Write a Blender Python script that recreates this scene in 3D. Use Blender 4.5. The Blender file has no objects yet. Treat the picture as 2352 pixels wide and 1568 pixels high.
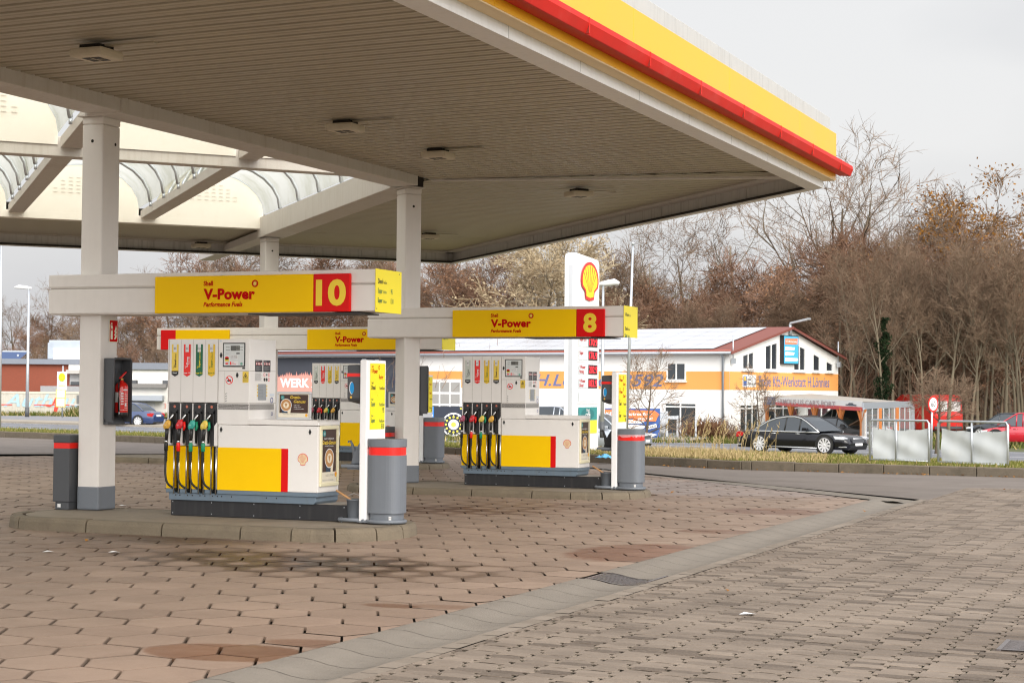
import bpy, bmesh, math, random
from mathutils import Vector, Matrix
random.seed(7)
S = bpy.context.scene
COL = S.collection
V3 = Vector
def rad(a): return math.radians(a)
# ------------------------------------------------------------------ camera basis (world: X along the pump islands, Y away, Z up)
CR = V3((0.9256, 0.3786, 0.0083)).normalized()
CF = V3((-0.3786, 0.9252, 0.0262)); CF = (CF - CR*CF.dot(CR)).normalized()
CU = CR.cross(CF)
EYE = V3((0, 0, 1.75)); FOC = 4189.0
def at(px, py, d):
    return EYE + CF*d + CR*((px-1176)/FOC*d) - CU*((py-784)/FOC*d)
def atz(px, py, z):
    r = CF + CR*((px-1176)/FOC) - CU*((py-784)/FOC)
    return EYE + r*((z-EYE.z)/r.z)
# ------------------------------------------------------------------ materials
MATS = {}
def M(name, col, rough=.5, metal=0, spec=.5, var=.06, vs=5, bump=0, bs=60, streak=0, dirt=0, dirtcol=(.12,.10,.07), coat=0, alpha=1, trans=0, emit=None, es=0):
    if name in MATS: return MATS[name]
    m = bpy.data.materials.new(name); m.use_nodes = True
    n = m.node_tree.nodes; L = m.node_tree.links
    b = n['Principled BSDF']
    b.inputs['Roughness'].default_value = rough
    b.inputs['Metallic'].default_value = metal
    b.inputs['Specular IOR Level'].default_value = spec
    b.inputs['Coat Weight'].default_value = coat
    b.inputs['Alpha'].default_value = alpha
    b.inputs['Transmission Weight'].default_value = trans
    if emit:
        b.inputs['Emission Color'].default_value = (*emit, 1); b.inputs['Emission Strength'].default_value = es
    tc = n.new('ShaderNodeTexCoord')
    c = None
    if var or dirt or streak:
        nz = n.new('ShaderNodeTexNoise'); nz.inputs['Scale'].default_value = vs; nz.inputs['Detail'].default_value = 5
        nz.inputs['Roughness'].default_value = .65
        L.new(tc.outputs['Object'], nz.inputs['Vector'])
        mx = n.new('ShaderNodeMix'); mx.data_type = 'RGBA'
        mx.inputs[6].default_value = (*[max(0, x*(1-var)) for x in col], 1)
        mx.inputs[7].default_value = (*[min(1, x*(1+var)) for x in col], 1)
        L.new(nz.outputs['Fac'], mx.inputs[0]); c = mx.outputs[2]
        if streak:
            mp = n.new('ShaderNodeMapping'); mp.inputs['Scale'].default_value = (9, 9, .7)
            L.new(tc.outputs['Object'], mp.inputs['Vector'])
            n2 = n.new('ShaderNodeTexNoise'); n2.inputs['Scale'].default_value = 1.5; n2.inputs['Detail'].default_value = 6
            L.new(mp.outputs[0], n2.inputs['Vector'])
            r = n.new('ShaderNodeMapRange'); r.inputs[1].default_value = .5; r.inputs[2].default_value = .8
            r.inputs[3].default_value = 0; r.inputs[4].default_value = streak
            L.new(n2.outputs['Fac'], r.inputs[0])
            m2 = n.new('ShaderNodeMix'); m2.data_type = 'RGBA'; m2.inputs[7].default_value = (*dirtcol, 1)
            L.new(r.outputs[0], m2.inputs[0]); L.new(c, m2.inputs[6]); c = m2.outputs[2]
        if dirt:
            n3 = n.new('ShaderNodeTexNoise'); n3.inputs['Scale'].default_value = vs*.45; n3.inputs['Detail'].default_value = 8
            n3.inputs['Roughness'].default_value = .7
            L.new(tc.outputs['Object'], n3.inputs['Vector'])
            r = n.new('ShaderNodeMapRange'); r.inputs[1].default_value = .52; r.inputs[2].default_value = .75
            r.inputs[3].default_value = 0; r.inputs[4].default_value = dirt
            L.new(n3.outputs['Fac'], r.inputs[0])
            m3 = n.new('ShaderNodeMix'); m3.data_type = 'RGBA'; m3.inputs[7].default_value = (*dirtcol, 1)
            L.new(r.outputs[0], m3.inputs[0]); L.new(c, m3.inputs[6]); c = m3.outputs[2]
        L.new(c, b.inputs['Base Color'])
        rr = n.new('ShaderNodeMapRange'); rr.inputs[3].default_value = max(.02, rough-.08); rr.inputs[4].default_value = min(1, rough+.1)
        L.new(nz.outputs['Fac'], rr.inputs[0]); L.new(rr.outputs[0], b.inputs['Roughness'])
    else:
        b.inputs['Base Color'].default_value = (*col, 1)
    if bump:
        nb = n.new('ShaderNodeTexNoise'); nb.inputs['Scale'].default_value = bs; nb.inputs['Detail'].default_value = 4
        L.new(tc.outputs['Object'], nb.inputs['Vector'])
        bp = n.new('ShaderNodeBump'); bp.inputs['Strength'].default_value = bump; bp.inputs['Distance'].default_value = .02
        L.new(nb.outputs['Fac'], bp.inputs['Height']); L.new(bp.outputs[0], b.inputs['Normal'])
    MATS[name] = m
    return m
# ------------------------------------------------------------------ text outlines from Blender's built-in font, cached
TX = {}
def text_geo(s, bold, shear):
    k = (s, bold, shear)
    if k in TX: return TX[k]
    cu = bpy.data.curves.new('lettering', 'FONT'); cu.body = s; cu.size = 1; cu.resolution_u = 4
    cu.offset = bold; cu.shear = shear; cu.fill_mode = 'FRONT'; cu.space_character = 1 + bold*1.2
    o = bpy.data.objects.new('lettering', cu); COL.objects.link(o)
    dg = bpy.context.evaluated_depsgraph_get()
    me = bpy.data.meshes.new_from_object(o.evaluated_get(dg))
    vs = [(v.co.x, v.co.y) for v in me.vertices]; fs = [tuple(p.vertices) for p in me.polygons]
    bpy.data.objects.remove(o); bpy.data.curves.remove(cu); bpy.data.meshes.remove(me)
    if vs:
        x0 = min(v[0] for v in vs); x1 = max(v[0] for v in vs)
    else: x0 = x1 = 0
    TX[k] = (vs, fs, x0, x1)
    return TX[k]
# ------------------------------------------------------------------ mesh builder
class MB:
    def __init__(s): s.v = []; s.f = []; s.m = []; s.mats = []; s.sm = []
    def mi(s, mat):
        if mat not in s.mats: s.mats.append(mat)
        return s.mats.index(mat)
    def add(s, vs, fs, mat, smooth=False):
        o = len(s.v); s.v.extend([tuple(v) for v in vs]); k = s.mi(mat)
        for f in fs: s.f.append(tuple(i+o for i in f)); s.m.append(k); s.sm.append(smooth)
        return s
    def box(s, x0, x1, y0, y1, z0, z1, mat):
        vs = [(x0,y0,z0),(x1,y0,z0),(x1,y1,z0),(x0,y1,z0),(x0,y0,z1),(x1,y0,z1),(x1,y1,z1),(x0,y1,z1)]
        return s.add(vs, [(0,3,2,1),(4,5,6,7),(0,1,5,4),(1,2,6,5),(2,3,7,6),(3,0,4,7)], mat)
    def obox(s, o, A, B, C, a, b, c, mat):      # oriented box from corner o along unit axes A,B,C
        o = V3(o); A = V3(A)*a; B = V3(B)*b; C = V3(C)*c
        vs = [o, o+A, o+A+B, o+B, o+C, o+A+C, o+A+B+C, o+B+C]
        fs = [(0,3,2,1),(4,5,6,7),(0,1,5,4),(1,2,6,5),(2,3,7,6),(3,0,4,7)]
        if A.cross(B).dot(C) < 0: fs = [tuple(reversed(f)) for f in fs]
        return s.add(vs, fs, mat)
    def poly(s, pts, mat): return s.add(pts, [tuple(range(len(pts)))], mat)
    def rect(s, o, R, U, w, h, mat, off=0):     # flat rectangle, lower-left o, pushed off along the normal
        o = V3(o); R = V3(R); U = V3(U); N = R.cross(U); o = o + N*off
        return s.poly([o, o+R*w, o+R*w+U*h, o+U*h], mat)
    def shape(s, o, R, U, pts, mat, off=0):
        o = V3(o); R = V3(R); U = V3(U); o = o + R.cross(U)*off
        return s.poly([o+R*x+U*y for x, y in pts], mat)
    def disc(s, o, R, U, r, mat, off=0, n=20, r2=None):
        pts = [(math.cos(2*math.pi*i/n)*r, math.sin(2*math.pi*i/n)*(r2 or r)) for i in range(n)]
        return s.shape(o, R, U, pts, mat, off)
    def ring(s, o, R, U, r0, r1, mat, off=0, n=24, k=1):
        o = V3(o); R = V3(R); U = V3(U); o = o + R.cross(U)*off; vs = []; fs = []
        for i in range(n):
            c, q = math.cos(2*math.pi*i/n), math.sin(2*math.pi*i/n)*k
            vs += [o+R*c*r0+U*q*r0, o+R*c*r1+U*q*r1]
        for i in range(n):
            j = (i+1) % n; fs.append((2*i, 2*i+1, 2*j+1, 2*j))
        return s.add(vs, fs, mat)
    def prism(s, pts, axis, a0, a1, mat, smooth=False):   # 2-D outline extruded along an axis ('x': pts=(y,z), 'y': pts=(x,z), 'z': pts=(x,y))
        n = len(pts)
        def mk(p, a): return {'x': (a, p[0], p[1]), 'y': (p[0], a, p[1]), 'z': (p[0], p[1], a)}[axis]
        vs = [mk(p, a0) for p in pts] + [mk(p, a1) for p in pts]
        area = sum(pts[i][0]*pts[(i+1) % n][1]-pts[(i+1) % n][0]*pts[i][1] for i in range(n))
        flip = (area < 0) ^ (axis == 'y')
        fs = [tuple(range(n-1, -1, -1)), tuple(range(n, 2*n))] + [(i, (i+1) % n, (i+1) % n+n, i+n) for i in range(n)]
        if flip: fs = [tuple(reversed(f)) for f in fs]
        return s.add(vs, fs, mat, smooth)
    def oprism(s, o, R, U, pts, N, t, mat):     # outline in the R,U plane, thickness t along N
        o = V3(o); R = V3(R); U = V3(U); N = V3(N); n = len(pts)
        a = [o+R*x+U*y for x, y in pts]; b = [p+N*t for p in a]
        fs = [tuple(range(n-1, -1, -1)), tuple(range(n, 2*n))] + [(i, (i+1) % n, (i+1) % n+n, i+n) for i in range(n)]
        area = sum(pts[i][0]*pts[(i+1) % n][1]-pts[(i+1) % n][0]*pts[i][1] for i in range(n))
        if (area < 0) ^ (R.cross(U).dot(N) < 0): fs = [tuple(reversed(f)) for f in fs]
        return s.add(a+b, fs, mat)
    def tube(s, pts, r, mat, n=8, cap=True, smooth=True):
        pts = [V3(p) for p in pts]; rs = r if isinstance(r, (list, tuple)) else [r]*len(pts)
        vs = []; fs = []; up = None
        for i, p in enumerate(pts):
            t = (pts[min(i+1, len(pts)-1)]-pts[max(i-1, 0)])
            if t.length < 1e-9: t = V3((0,0,1))
            t.normalize()
            if up is None:
                up = V3((0,0,1)) if abs(t.z) < .9 else V3((1,0,0))
            a = t.cross(up)
            if a.length < 1e-6: a = t.cross(V3((1,0,0)))
            a.normalize(); b = t.cross(a).normalized(); up = -b if False else up
            for k in range(n):
                w = 2*math.pi*k/n; vs.append(p+a*math.cos(w)*rs[i]+b*math.sin(w)*rs[i])
        for i in range(len(pts)-1):
            for k in range(n):
                q = (k+1) % n; fs.append((i*n+k, i*n+q, (i+1)*n+q, (i+1)*n+k))
        if cap: fs.append(tuple(range(n-1, -1, -1))); fs.append(tuple(range((len(pts)-1)*n, len(pts)*n)))
        return s.add(vs, fs, mat, smooth)
    def lathe(s, prof, c, mat, n=24, A=(0,0,1), smooth=True, cap=True):   # prof: (radius, height)
        c = V3(c); A = V3(A).normalized(); R = A.orthogonal().normalized(); U = A.cross(R); vs = []; fs = []
        for r, h in prof:
            for k in range(n):
                w = 2*math.pi*k/n; vs.append(c+A*h+R*math.cos(w)*r+U*math.sin(w)*r)
        for i in range(len(prof)-1):
            for k in range(n):
                q = (k+1) % n; fs.append((i*n+k, i*n+q, (i+1)*n+q, (i+1)*n+k))
        if cap: fs.append(tuple(range(n-1, -1, -1))); fs.append(tuple(range((len(prof)-1)*n, len(prof)*n)))
        return s.add(vs, fs, mat, smooth)
    def text(s, t, o, R, U, h, mat, off=.003, bold=0.0, shear=0.0, xs=1.0, align='L', width=None):
        vs, fs, x0, x1 = text_geo(t, bold, shear)
        if not vs: return s
        k = h*1.37                          # cap height of the font to size
        if width: xs = width/((x1-x0)*k)
        o = V3(o); R = V3(R); U = V3(U); o = o + R.cross(U)*off
        sh = {'L': -x0, 'C': -(x0+x1)/2, 'R': -x1}[align]
        return s.add([o+R*((x+sh)*k*xs)+U*(y*k) for x, y in vs], fs, mat)
    def build(s, name, parent=None, loc=None, bevel=0, seg=2, xf=None):
        me = bpy.data.meshes.new(name)
        vs = s.v if xf is None else [tuple(xf @ V3(v)) for v in s.v]
        me.from_pydata(vs, [], s.f)
        for m in s.mats: me.materials.append(m)
        me.polygons.foreach_set('material_index', s.m); me.polygons.foreach_set('use_smooth', s.sm)
        if bevel:
            bm = bmesh.new(); bm.from_mesh(me)
            ed = [e for e in bm.edges if len(e.link_faces) == 2 and e.calc_face_angle(0) > .6 and e.calc_length() > bevel*2.5]
            bmesh.ops.bevel(bm, geom=ed, offset=bevel, segments=seg, affect='EDGES', profile=.6, clamp_overlap=True)
            bm.to_mesh(me); bm.free()
        me.update()
        o = bpy.data.objects.new(name, me); COL.objects.link(o)
        if parent: o.parent = parent
        if loc: o.location = loc
        return o
def tag(o, label=None, cat=None, group=None, kind=None):
    if label: o['label'] = label
    if cat: o['category'] = cat
    if group: o['group'] = group
    if kind: o['kind'] = kind
    return o
def thing(name, label, cat, loc=(0,0,0), rz=0, group=None):
    o = bpy.data.objects.new(name, None); COL.objects.link(o); o.location = loc; o.rotation_euler = (0,0,rz)
    o.empty_display_size = .2
    return tag(o, label, cat, group)
def struct(o): o['kind'] = 'structure'; return o
KIDS = {}
def copy_tree(o, parent=None):
    c = o.copy(); COL.objects.link(c)
    if parent: c.parent = parent
    for ch in list(o.children): copy_tree(ch, c)
    return c
X, Y, Z = V3((1,0,0)), V3((0,1,0)), V3((0,0,1))
# ------------------------------------------------------------------ palette
WHITE = M('white_enamel', (.83,.805,.77), .35, var=.03, streak=.025, dirt=.10, dirtcol=(.45,.40,.33))
WHITE2 = M('white_coated_post', (.86,.86,.86), .3, var=.02)
COLW = M('column_white_paint', (.78,.74,.695), .5, var=.05, streak=.03, bump=.05)
YEL = M('yellow_panel', (1.0,.60,.001), .42, spec=.12, var=.05, vs=2.5)
YELB = M('bright_yellow_sheet', (.97,.80,.0), .3, var=.02)
RED = M('red_panel', (.72,.004,.004), .4, spec=.2, var=.05)
REDB = M('bright_red_band', (.86,.015,.008), .3, var=.03)
REDT = M('red_lettering', (.55,.004,.004), .5, spec=.05, var=0)
GREY = M('grey_plastic', (.155,.172,.195), .45, var=.08, bump=.08, bs=300)
GREYD = M('dark_grey_plastic', (.072,.076,.083), .5, var=.08, bump=.06, bs=300)
BLUEGREY = M('blue_grey_skirt', (.135,.185,.235), .42, var=.12, streak=.18)
BLK = M('black_rubber', (.012,.012,.012), .42, var=.1)
BLKP = M('black_panel', (.016,.016,.018), .42, var=.2, streak=.25, dirtcol=(.10,.095,.09))
CHROME = M('brushed_steel', (.72,.72,.72), .22, metal=1, var=.04)
STEEL = M('galvanised_steel', (.52,.55,.58), .42, metal=.7, var=.12)
ALU = M('aluminium_frame', (.62,.62,.62), .35, metal=.6, var=.05)
TXK = M('black_lettering', (.02,.02,.015), .5, var=0)
TXG = M('green_lettering', (.02,.17,.07), .5, var=0)
TXW = M('white_lettering', (.85,.85,.85), .5, var=0)
TXY = M('yellow_lettering', (.95,.66,.05), .5, var=0)
GREEN = M('green_label', (.0,.13,.055), .35, var=.03)
PAPER = M('paper_sticker', (.78,.78,.77), .5, var=.02)
GLASSD = M('dark_window_glass', (.035,.042,.05), .06, spec=.8, var=.3, vs=1.2)
CREAM = M('cream_poster_frame', (.86,.80,.55), .35, var=.03)
POSTB = M('coffee_brown_print', (.055,.022,.014), .35, var=.5, vs=2)
POSTC = M('cream_print', (.80,.74,.60), .4, var=.04)
LATTE = M('latte_print', (.52,.26,.09), .4, var=.2, vs=14)
MILK = M('milk_foam_print', (.84,.74,.56), .4, var=.05)
NAVY = M('navy_print', (.018,.045,.085), .4, var=.2)
TEAL = M('teal_print', (.03,.27,.27), .35, var=.03)
CONC = M('kerb_concrete', (.17,.138,.095), .85, var=.38, vs=3.0, bump=.4, bs=45, dirt=.7, dirtcol=(.07,.055,.04))
CONCT = M('island_top_concrete', (.245,.205,.155), .85, var=.3, vs=2.2, bump=.3, bs=45, dirt=.7, dirtcol=(.11,.09,.07))
GAP = M('dark_joint', (.03,.025,.02), .9, var=.2)
def shell(mb, o, R, U, h, y, r, off=.003):
    """scallop emblem of height h centred on o, yellow y on red r"""
    def outl(k):
        pts = [(-.24*k, -.50*k), (0, -.545*k), (.24*k, -.50*k), (.27*k, -.30*k)]
        for i in range(21):
            a = rad(-22 + i*224/20); rr = .5*k*(1+.035*math.cos((i/20*7)*2*math.pi)*0)
            pts.append((rr*math.cos(a)*1.02, rr*math.sin(a)+.03*k))
        pts.append((-.27*k, -.30*k))
        return pts
    mb.shape(o, R, U, [(x*h, yy*h) for x, yy in outl(1.0)], r, off)
    mb.shape(o, R, U, [(x*h, yy*h) for x, yy in outl(.84)], y, off+.002)
    for i in range(7):
        a = rad(28+i*124/6)
        c, s_ = math.cos(a), math.sin(a)
        p0 = (.07*c, -.30); p1 = (.40*c*1.02, .03+.40*s_); w0 = .006; w1 = .020
        nx, ny = -s_, c
        mb.shape(o, R, U, [((p0[0]-nx*w0)*h, (p0[1]-ny*w0)*h), ((p1[0]-nx*w1)*h, (p1[1]-ny*w1)*h), ((p1[0]+nx*w1)*h, (p1[1]+ny*w1)*h), ((p0[0]+nx*w0)*h, (p0[1]+ny*w0)*h)], r, off+.004)
# ------------------------------------------------------------------ ground, paving, gutter, verge, road
D1 = V3((-.665, .747, 0)); D2 = V3((.67, .742, 0)); D1.normalize(); D2.normalize()
def ground_mat(name, ca, cb, rough, blobs=(), rimk=.0, vs=1.3, bump=.25, moss=None, spec=.35):
    m = bpy.data.materials.new(name); m.use_nodes = True
    n = m.node_tree.nodes; L = m.node_tree.links; b = n['Principled BSDF']
    tc = n.new('ShaderNodeTexCoord'); at_ = n.new('ShaderNodeAttribute'); at_.attribute_name = 'tile'
    sep = n.new('ShaderNodeSeparateColor'); L.new(at_.outputs['Color'], sep.inputs[0])
    def math_(op, a, b_=None, c=None):
        q = n.new('ShaderNodeMath'); q.operation = op
        for i, x in enumerate((a, b_, c)):
            if x is None: continue
            if isinstance(x, (int, float)): q.inputs[i].default_value = x
            else: L.new(x, q.inputs[i])
        return q.outputs[0]
    def mix(f, a, b_, blend='MIX'):
        q = n.new('ShaderNodeMix'); q.data_type = 'RGBA'; q.blend_type = blend
        for i, x in ((0, f), (6, a), (7, b_)):
            if isinstance(x, (int, float)): q.inputs[i].default_value = x
            elif isinstance(x, tuple): q.inputs[i].default_value = (*x, 1)
            else: L.new(x, q.inputs[i])
        return q.outputs[2]
    def noise(sc, det=5, ro=.6):
        q = n.new('ShaderNodeTexNoise'); q.inputs['Scale'].default_value = sc; q.inputs['Detail'].default_value = det
        q.inputs['Roughness'].default_value = ro; L.new(tc.outputs['Object'], q.inputs['Vector']); return q.outputs['Fac']
    def rng(x, a, b_, c, d):
        q = n.new('ShaderNodeMapRange'); q.interpolation_type = 'SMOOTHSTEP'
        for i, v in ((1, a), (2, b_), (3, c), (4, d)): q.inputs[i].default_value = v
        L.new(x, q.inputs[0]); return q.outputs[0]
    col = mix(sep.outputs[0], ca, cb)
    col = mix(rng(noise(vs), .35, .7, 0, .35), col, tuple(x*.62 for x in ca))
    col = mix(rng(noise(38, 3), .45, .8, 0, .35), col, tuple(min(1, x*1.25) for x in cb))
    col = mix(rng(noise(170, 2), .5, .8, 0, .3), col, tuple(x*.55 for x in ca))
    if rimk: col = mix(math_('MULTIPLY', rng(sep.outputs[1], .95, 1.0, 0, rimk), rng(noise(.9, 4), .30, .62, .25, 1)), col, (.075,.055,.038))
    rg = rng(noise(vs*2), .2, .8, rough-.08, rough+.1)
    sx = n.new('ShaderNodeSeparateXYZ'); L.new(tc.outputs['Object'], sx.inputs[0])
    nz = noise(1.7, 4)
    for (cx, cy, rx, ry, st, dc, edge, rg2) in blobs:
        dx = math_('DIVIDE', math_('SUBTRACT', sx.outputs[0], cx), rx); dy = math_('DIVIDE', math_('SUBTRACT', sx.outputs[1], cy), ry)
        r = math_('SQRT', math_('ADD', math_('MULTIPLY', dx, dx), math_('MULTIPLY', dy, dy)))
        r = math_('ADD', r, math_('MULTIPLY', math_('SUBTRACT', nz, .5), edge[1]))
        k = rng(r, 1-edge[0], 1.0, st, 0)
        if edge[2]:       # damp first at the tile rims
            k = math_('MULTIPLY', k, rng(math_('ADD', sep.outputs[1], math_('MULTIPLY', k, .55)), .80, 1.12, 0.12, 1))
        col = mix(k, col, mix(1.0, col, dc, 'MULTIPLY'))
        rg = math_('MULTIPLY_ADD', k, rg2, rg)
    L.new(col, b.inputs['Base Color']); L.new(rg, b.inputs['Roughness'])
    b.inputs['Specular IOR Level'].default_value = spec
    bp = n.new('ShaderNodeBump'); bp.inputs['Strength'].default_value = bump; bp.inputs['Distance'].default_value = .006
    L.new(noise(95, 4), bp.inputs['Height']); L.new(bp.outputs[0], b.inputs['Normal'])
    return m
def tiled_mesh(name, verts, faces, cols, mat):
    me = bpy.data.meshes.new(name); me.from_pydata(verts, [], faces)
    a = me.color_attributes.new('tile', 'FLOAT_COLOR', 'POINT')
    a.data.foreach_set('color', [x for c in cols for x in (c[0], c[1], c[2], 1)])
    me.materials.append(mat)
    o = bpy.data.objects.new(name, me); COL.objects.link(o); return o
def inside(p, poly):
    r = False; n = len(poly)
    for i in range(n):
        a, b = poly[i], poly[(i+1) % n]
        if (a[1] > p[1]) != (b[1] > p[1]) and p[0] < (b[0]-a[0])*(p[1]-a[1])/(b[1]-a[1])+a[0]: r = not r
    return r
GROUND = M('far_meadow_ground', (.085,.095,.035), .95, var=.4, vs=.25, bump=.3, bs=3)
JOINT = M('paving_joint_sand', (.060,.048,.034), .95, var=.4, vs=9)
g = MB(); g.rect((-900,-700,-.80), X, Y, 1800, 1800, GROUND); struct(g.build('ground'))
# kerb line between forecourt and verge
KERB = [V3(p) for p in ((26,37.0,0), (8,38.7,0), (-4.57,39.66,0), (-10.8,40.05,0), (-15.5,42.2,0), (-20.5,44.97,0), (-32.6,48.8,0), (-48,53.3,0), (-75,61,0))]
NEAR = [V3(p) for p in ((30,57,-.72), (10,61.3,-.72), (-7.6,66.5,-.72), (-12,69,-.72), (-19,72.5,-.72), (-28,74.5,-.72), (-40,77.5,-.72), (-60,84,-.72), (-100,98,-.72))]
FARL = [V3(p) for p in ((34,69,-.72), (14,73.5,-.72), (-9,79.6,-.72), (-16,81.5,-.72), (-25,84,-.72), (-33,86.3,-.72), (-48,90,-.72), (-74,97.6,-.72), (-120,113,-.72))]
g = MB(); g.poly([(26,-60,-.075)] + [(p.x,p.y,-.075) for p in KERB] + [(-75,-60,-.075)], JOINT); struct(g.build('forecourt_base'))
# hexagonal paving under the canopy
PAVE = [(-5.86,2.5), (-5.86,29.95), (-11.6,35.95), (-20.4,45.6), (-30.5,34.9), (-46,17.6), (-46,2.5)]
ang = rad(27); A2 = V3((math.cos(ang), math.sin(ang), 0)); B2 = V3((-math.sin(ang), math.cos(ang), 0))
FX, RY = .535, .502; s_ = RY/1.5*1.0
hexp = [(0,.68), (.5,.32), (.5,-.32), (0,-.68), (-.5,-.32), (-.5,.32)]
ISL = [(-12.6,19.45), (-12.6,28.6), (-19.85,36.55)]
vs, fs, cs = [], [], []
for j in range(-80, 120):
    for i in range(-110, 110):
        c = A2*(FX*(i+.5*(j & 1))) + B2*(RY*j) + V3((-15,18,0))
        if not (inside((c.x, c.y), PAVE) or any(inside((c.x+A2.x*u*FX*.5+B2.x*v*RY*.6, c.y+A2.y*u*FX*.5+B2.y*v*RY*.6), PAVE) for u in (-1,0,1) for v in (-1,1))): continue
        if any(u[0]-1.35 < c.x < u[0]+3.2 and u[1]-.6 < c.y < u[1]+.95 for u in ISL[:2]): continue
        rnd = random.random(); z0 = random.uniform(-.002, .002)
        out = [(c+A2*(hx*FX*.965)+B2*(hy*RY*.965)) for hx, hy in hexp]
        if not all(inside((p.x, p.y), PAVE) for p in out):
            pl = [(p.x, p.y) for p in out]
            for (ax, ay), (bx, by) in zip(PAVE, PAVE[1:]+PAVE[:1]):
                sd = lambda p: (bx-ax)*(p[1]-ay)-(by-ay)*(p[0]-ax); nw = []
                for a, b in zip(pl, pl[1:]+pl[:1]):
                    sa, sb = sd(a), sd(b)
                    if sa >= 0: nw.append(a)
                    if (sa >= 0) != (sb >= 0): t_ = sa/(sa-sb); nw.append((a[0]+(b[0]-a[0])*t_, a[1]+(b[1]-a[1])*t_))
                pl = nw
                if not pl: break
            if len(pl) > 2:
                o = len(vs); vs += [(x, y, z0) for x, y in pl]; cs += [(rnd, .5, 0)]*len(pl); fs.append(tuple(range(o, o+len(pl))))
            continue
        tx, ty = random.gauss(0,.004), random.gauss(0,.004)
        o = len(vs); vs.append((c.x, c.y, z0)); cs.append((rnd, 0, 0))
        for ins, zz, rim in ((.90, 0, .90), (1, -.0025, 1), (1, -.03, 1)):
            for hx, hy in hexp:
                x = hx*FX - (.012 if hx > 0 else -.012 if hx < 0 else 0); y = hy*RY
                if hx == 0: y -= math.copysign(.010, hy)
                else: y -= math.copysign(.0065, hy)
                x *= ins; y *= ins
                p = c + A2*x + B2*y; vs.append((p.x, p.y, z0+zz+tx*x+ty*y)); cs.append((rnd, rim, 0))
        for k in range(6):
            q = (k+1) % 6
            fs.append((o, o+1+q, o+1+k))
            fs.append((o+1+k, o+1+q, o+7+q, o+7+k)); fs.append((o+7+k, o+7+q, o+13+q, o+13+k))
bl = []
def blob(px, py, rx, ry, st, dc, edge, rg):
    p = atz(px, py, 0); bl.append((p.x, p.y, rx, ry, st, dc, edge, rg))
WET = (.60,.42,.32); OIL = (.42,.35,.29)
blob(620,1285,2.5,1.5,1.0,(.34,.28,.22),(.7,.9,1),-.15); blob(380,1238,1.9,.9,.9,(.30,.25,.20),(.8,.9,0),-.12); blob(760,1300,2.8,1.6,.9,(.34,.28,.22),(.8,.9,1),-.12); blob(300,1262,2.2,1.0,.6,(.55,.48,.42),(.8,.9,0),-.1)  # oil stains, deepened to paint the canopy's shade into the paving
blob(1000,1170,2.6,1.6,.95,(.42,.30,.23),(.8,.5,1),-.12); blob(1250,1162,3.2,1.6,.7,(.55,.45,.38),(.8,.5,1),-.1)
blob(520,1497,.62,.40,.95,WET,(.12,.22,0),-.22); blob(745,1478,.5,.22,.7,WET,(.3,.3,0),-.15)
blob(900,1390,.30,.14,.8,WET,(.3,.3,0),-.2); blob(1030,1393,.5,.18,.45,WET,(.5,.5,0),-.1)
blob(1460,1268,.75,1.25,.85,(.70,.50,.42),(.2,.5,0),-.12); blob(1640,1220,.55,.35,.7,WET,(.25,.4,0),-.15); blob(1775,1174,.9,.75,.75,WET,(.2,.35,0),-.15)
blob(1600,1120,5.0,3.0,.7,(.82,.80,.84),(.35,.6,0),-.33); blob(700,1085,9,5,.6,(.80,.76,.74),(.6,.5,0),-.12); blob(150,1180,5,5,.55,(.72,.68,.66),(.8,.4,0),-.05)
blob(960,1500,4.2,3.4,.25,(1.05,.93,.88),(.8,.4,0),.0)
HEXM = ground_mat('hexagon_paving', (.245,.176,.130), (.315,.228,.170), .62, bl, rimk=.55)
struct(tiled_mesh('paving', vs, fs, cs, HEXM))
# wavy interlocking setts
vs, fs, cs = [], [], []
GX = -5.02
from mathutils import noise as mnoise
STONE = [(-5.0,34.5), (-5.0,2.5), (9,2.5), (9,36.5)]
LX, WY = .246, .124
def wave(t): return .010*math.sin(2*math.pi*t)
for j in range(0, 300):
    y = 2.5 + j*WY
    sh = ((j % 3)-1)*.024
    for i in range(-70, 62):
        x = i*LX + sh
        if not inside((max(x+LX/2, -4.8), y+WY/2), STONE) or x+LX < -4.96: continue
        if 1:
            rnd = min(1, max(0, random.gauss(.75,.13))) if random.random() > .15+.34*max(0, mnoise.noise((x*.8,y*.55,3.1))) else random.uniform(0,.35)
            z0 = random.uniform(-.003,.003); o = len(vs); e = .003; xs0 = x; x = max(x, -4.998); LXX = LX; LX = xs0+LXX-x
            low = [(q/6, wave(q/6)) for q in range(7)]
            top = [(x+e+(LX-2*e)*t, y+WY-e+w) for t, w in low]; bot = [(x+e+(LX-2*e)*t, y+e+w) for t, w in low]
            nk = .030
            pts = bot[:] + [(x+LX-e, y+WY*.36), (x+LX-e-nk, y+WY*.42), (x+LX-e-nk, y+WY*.72), (x+LX-e, y+WY*.76)] + top[::-1]
            m = len(pts)
            cxm = x+LX/2; cym = y+WY/2
            vs += [(a+(cxm-a)*.03, b+(cym-b)*.05, z0) for a, b in pts] + [(a, b, z0-.004) for a, b in pts]
            cs += [(rnd, 0, 0)]*m + [(rnd, 1, 0)]*m
            fs.append(tuple(range(o, o+m)))
            for k in range(m):
                q = (k+1) % m; fs.append((o+m+k, o+m+q, o+q, o+k))
            LX = LXX
bl = []
blob(2300,1470,1.5,1.2,.5,(.6,.56,.52),(.8,.5,0),-.05); blob(2100,1300,5,2,.35,(.75,.72,.70),(.8,.8,0),0)
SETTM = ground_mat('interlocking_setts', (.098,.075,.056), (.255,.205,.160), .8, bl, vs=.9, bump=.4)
struct(tiled_mesh('sett_paving', vs, fs, cs, SETTM))
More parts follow.
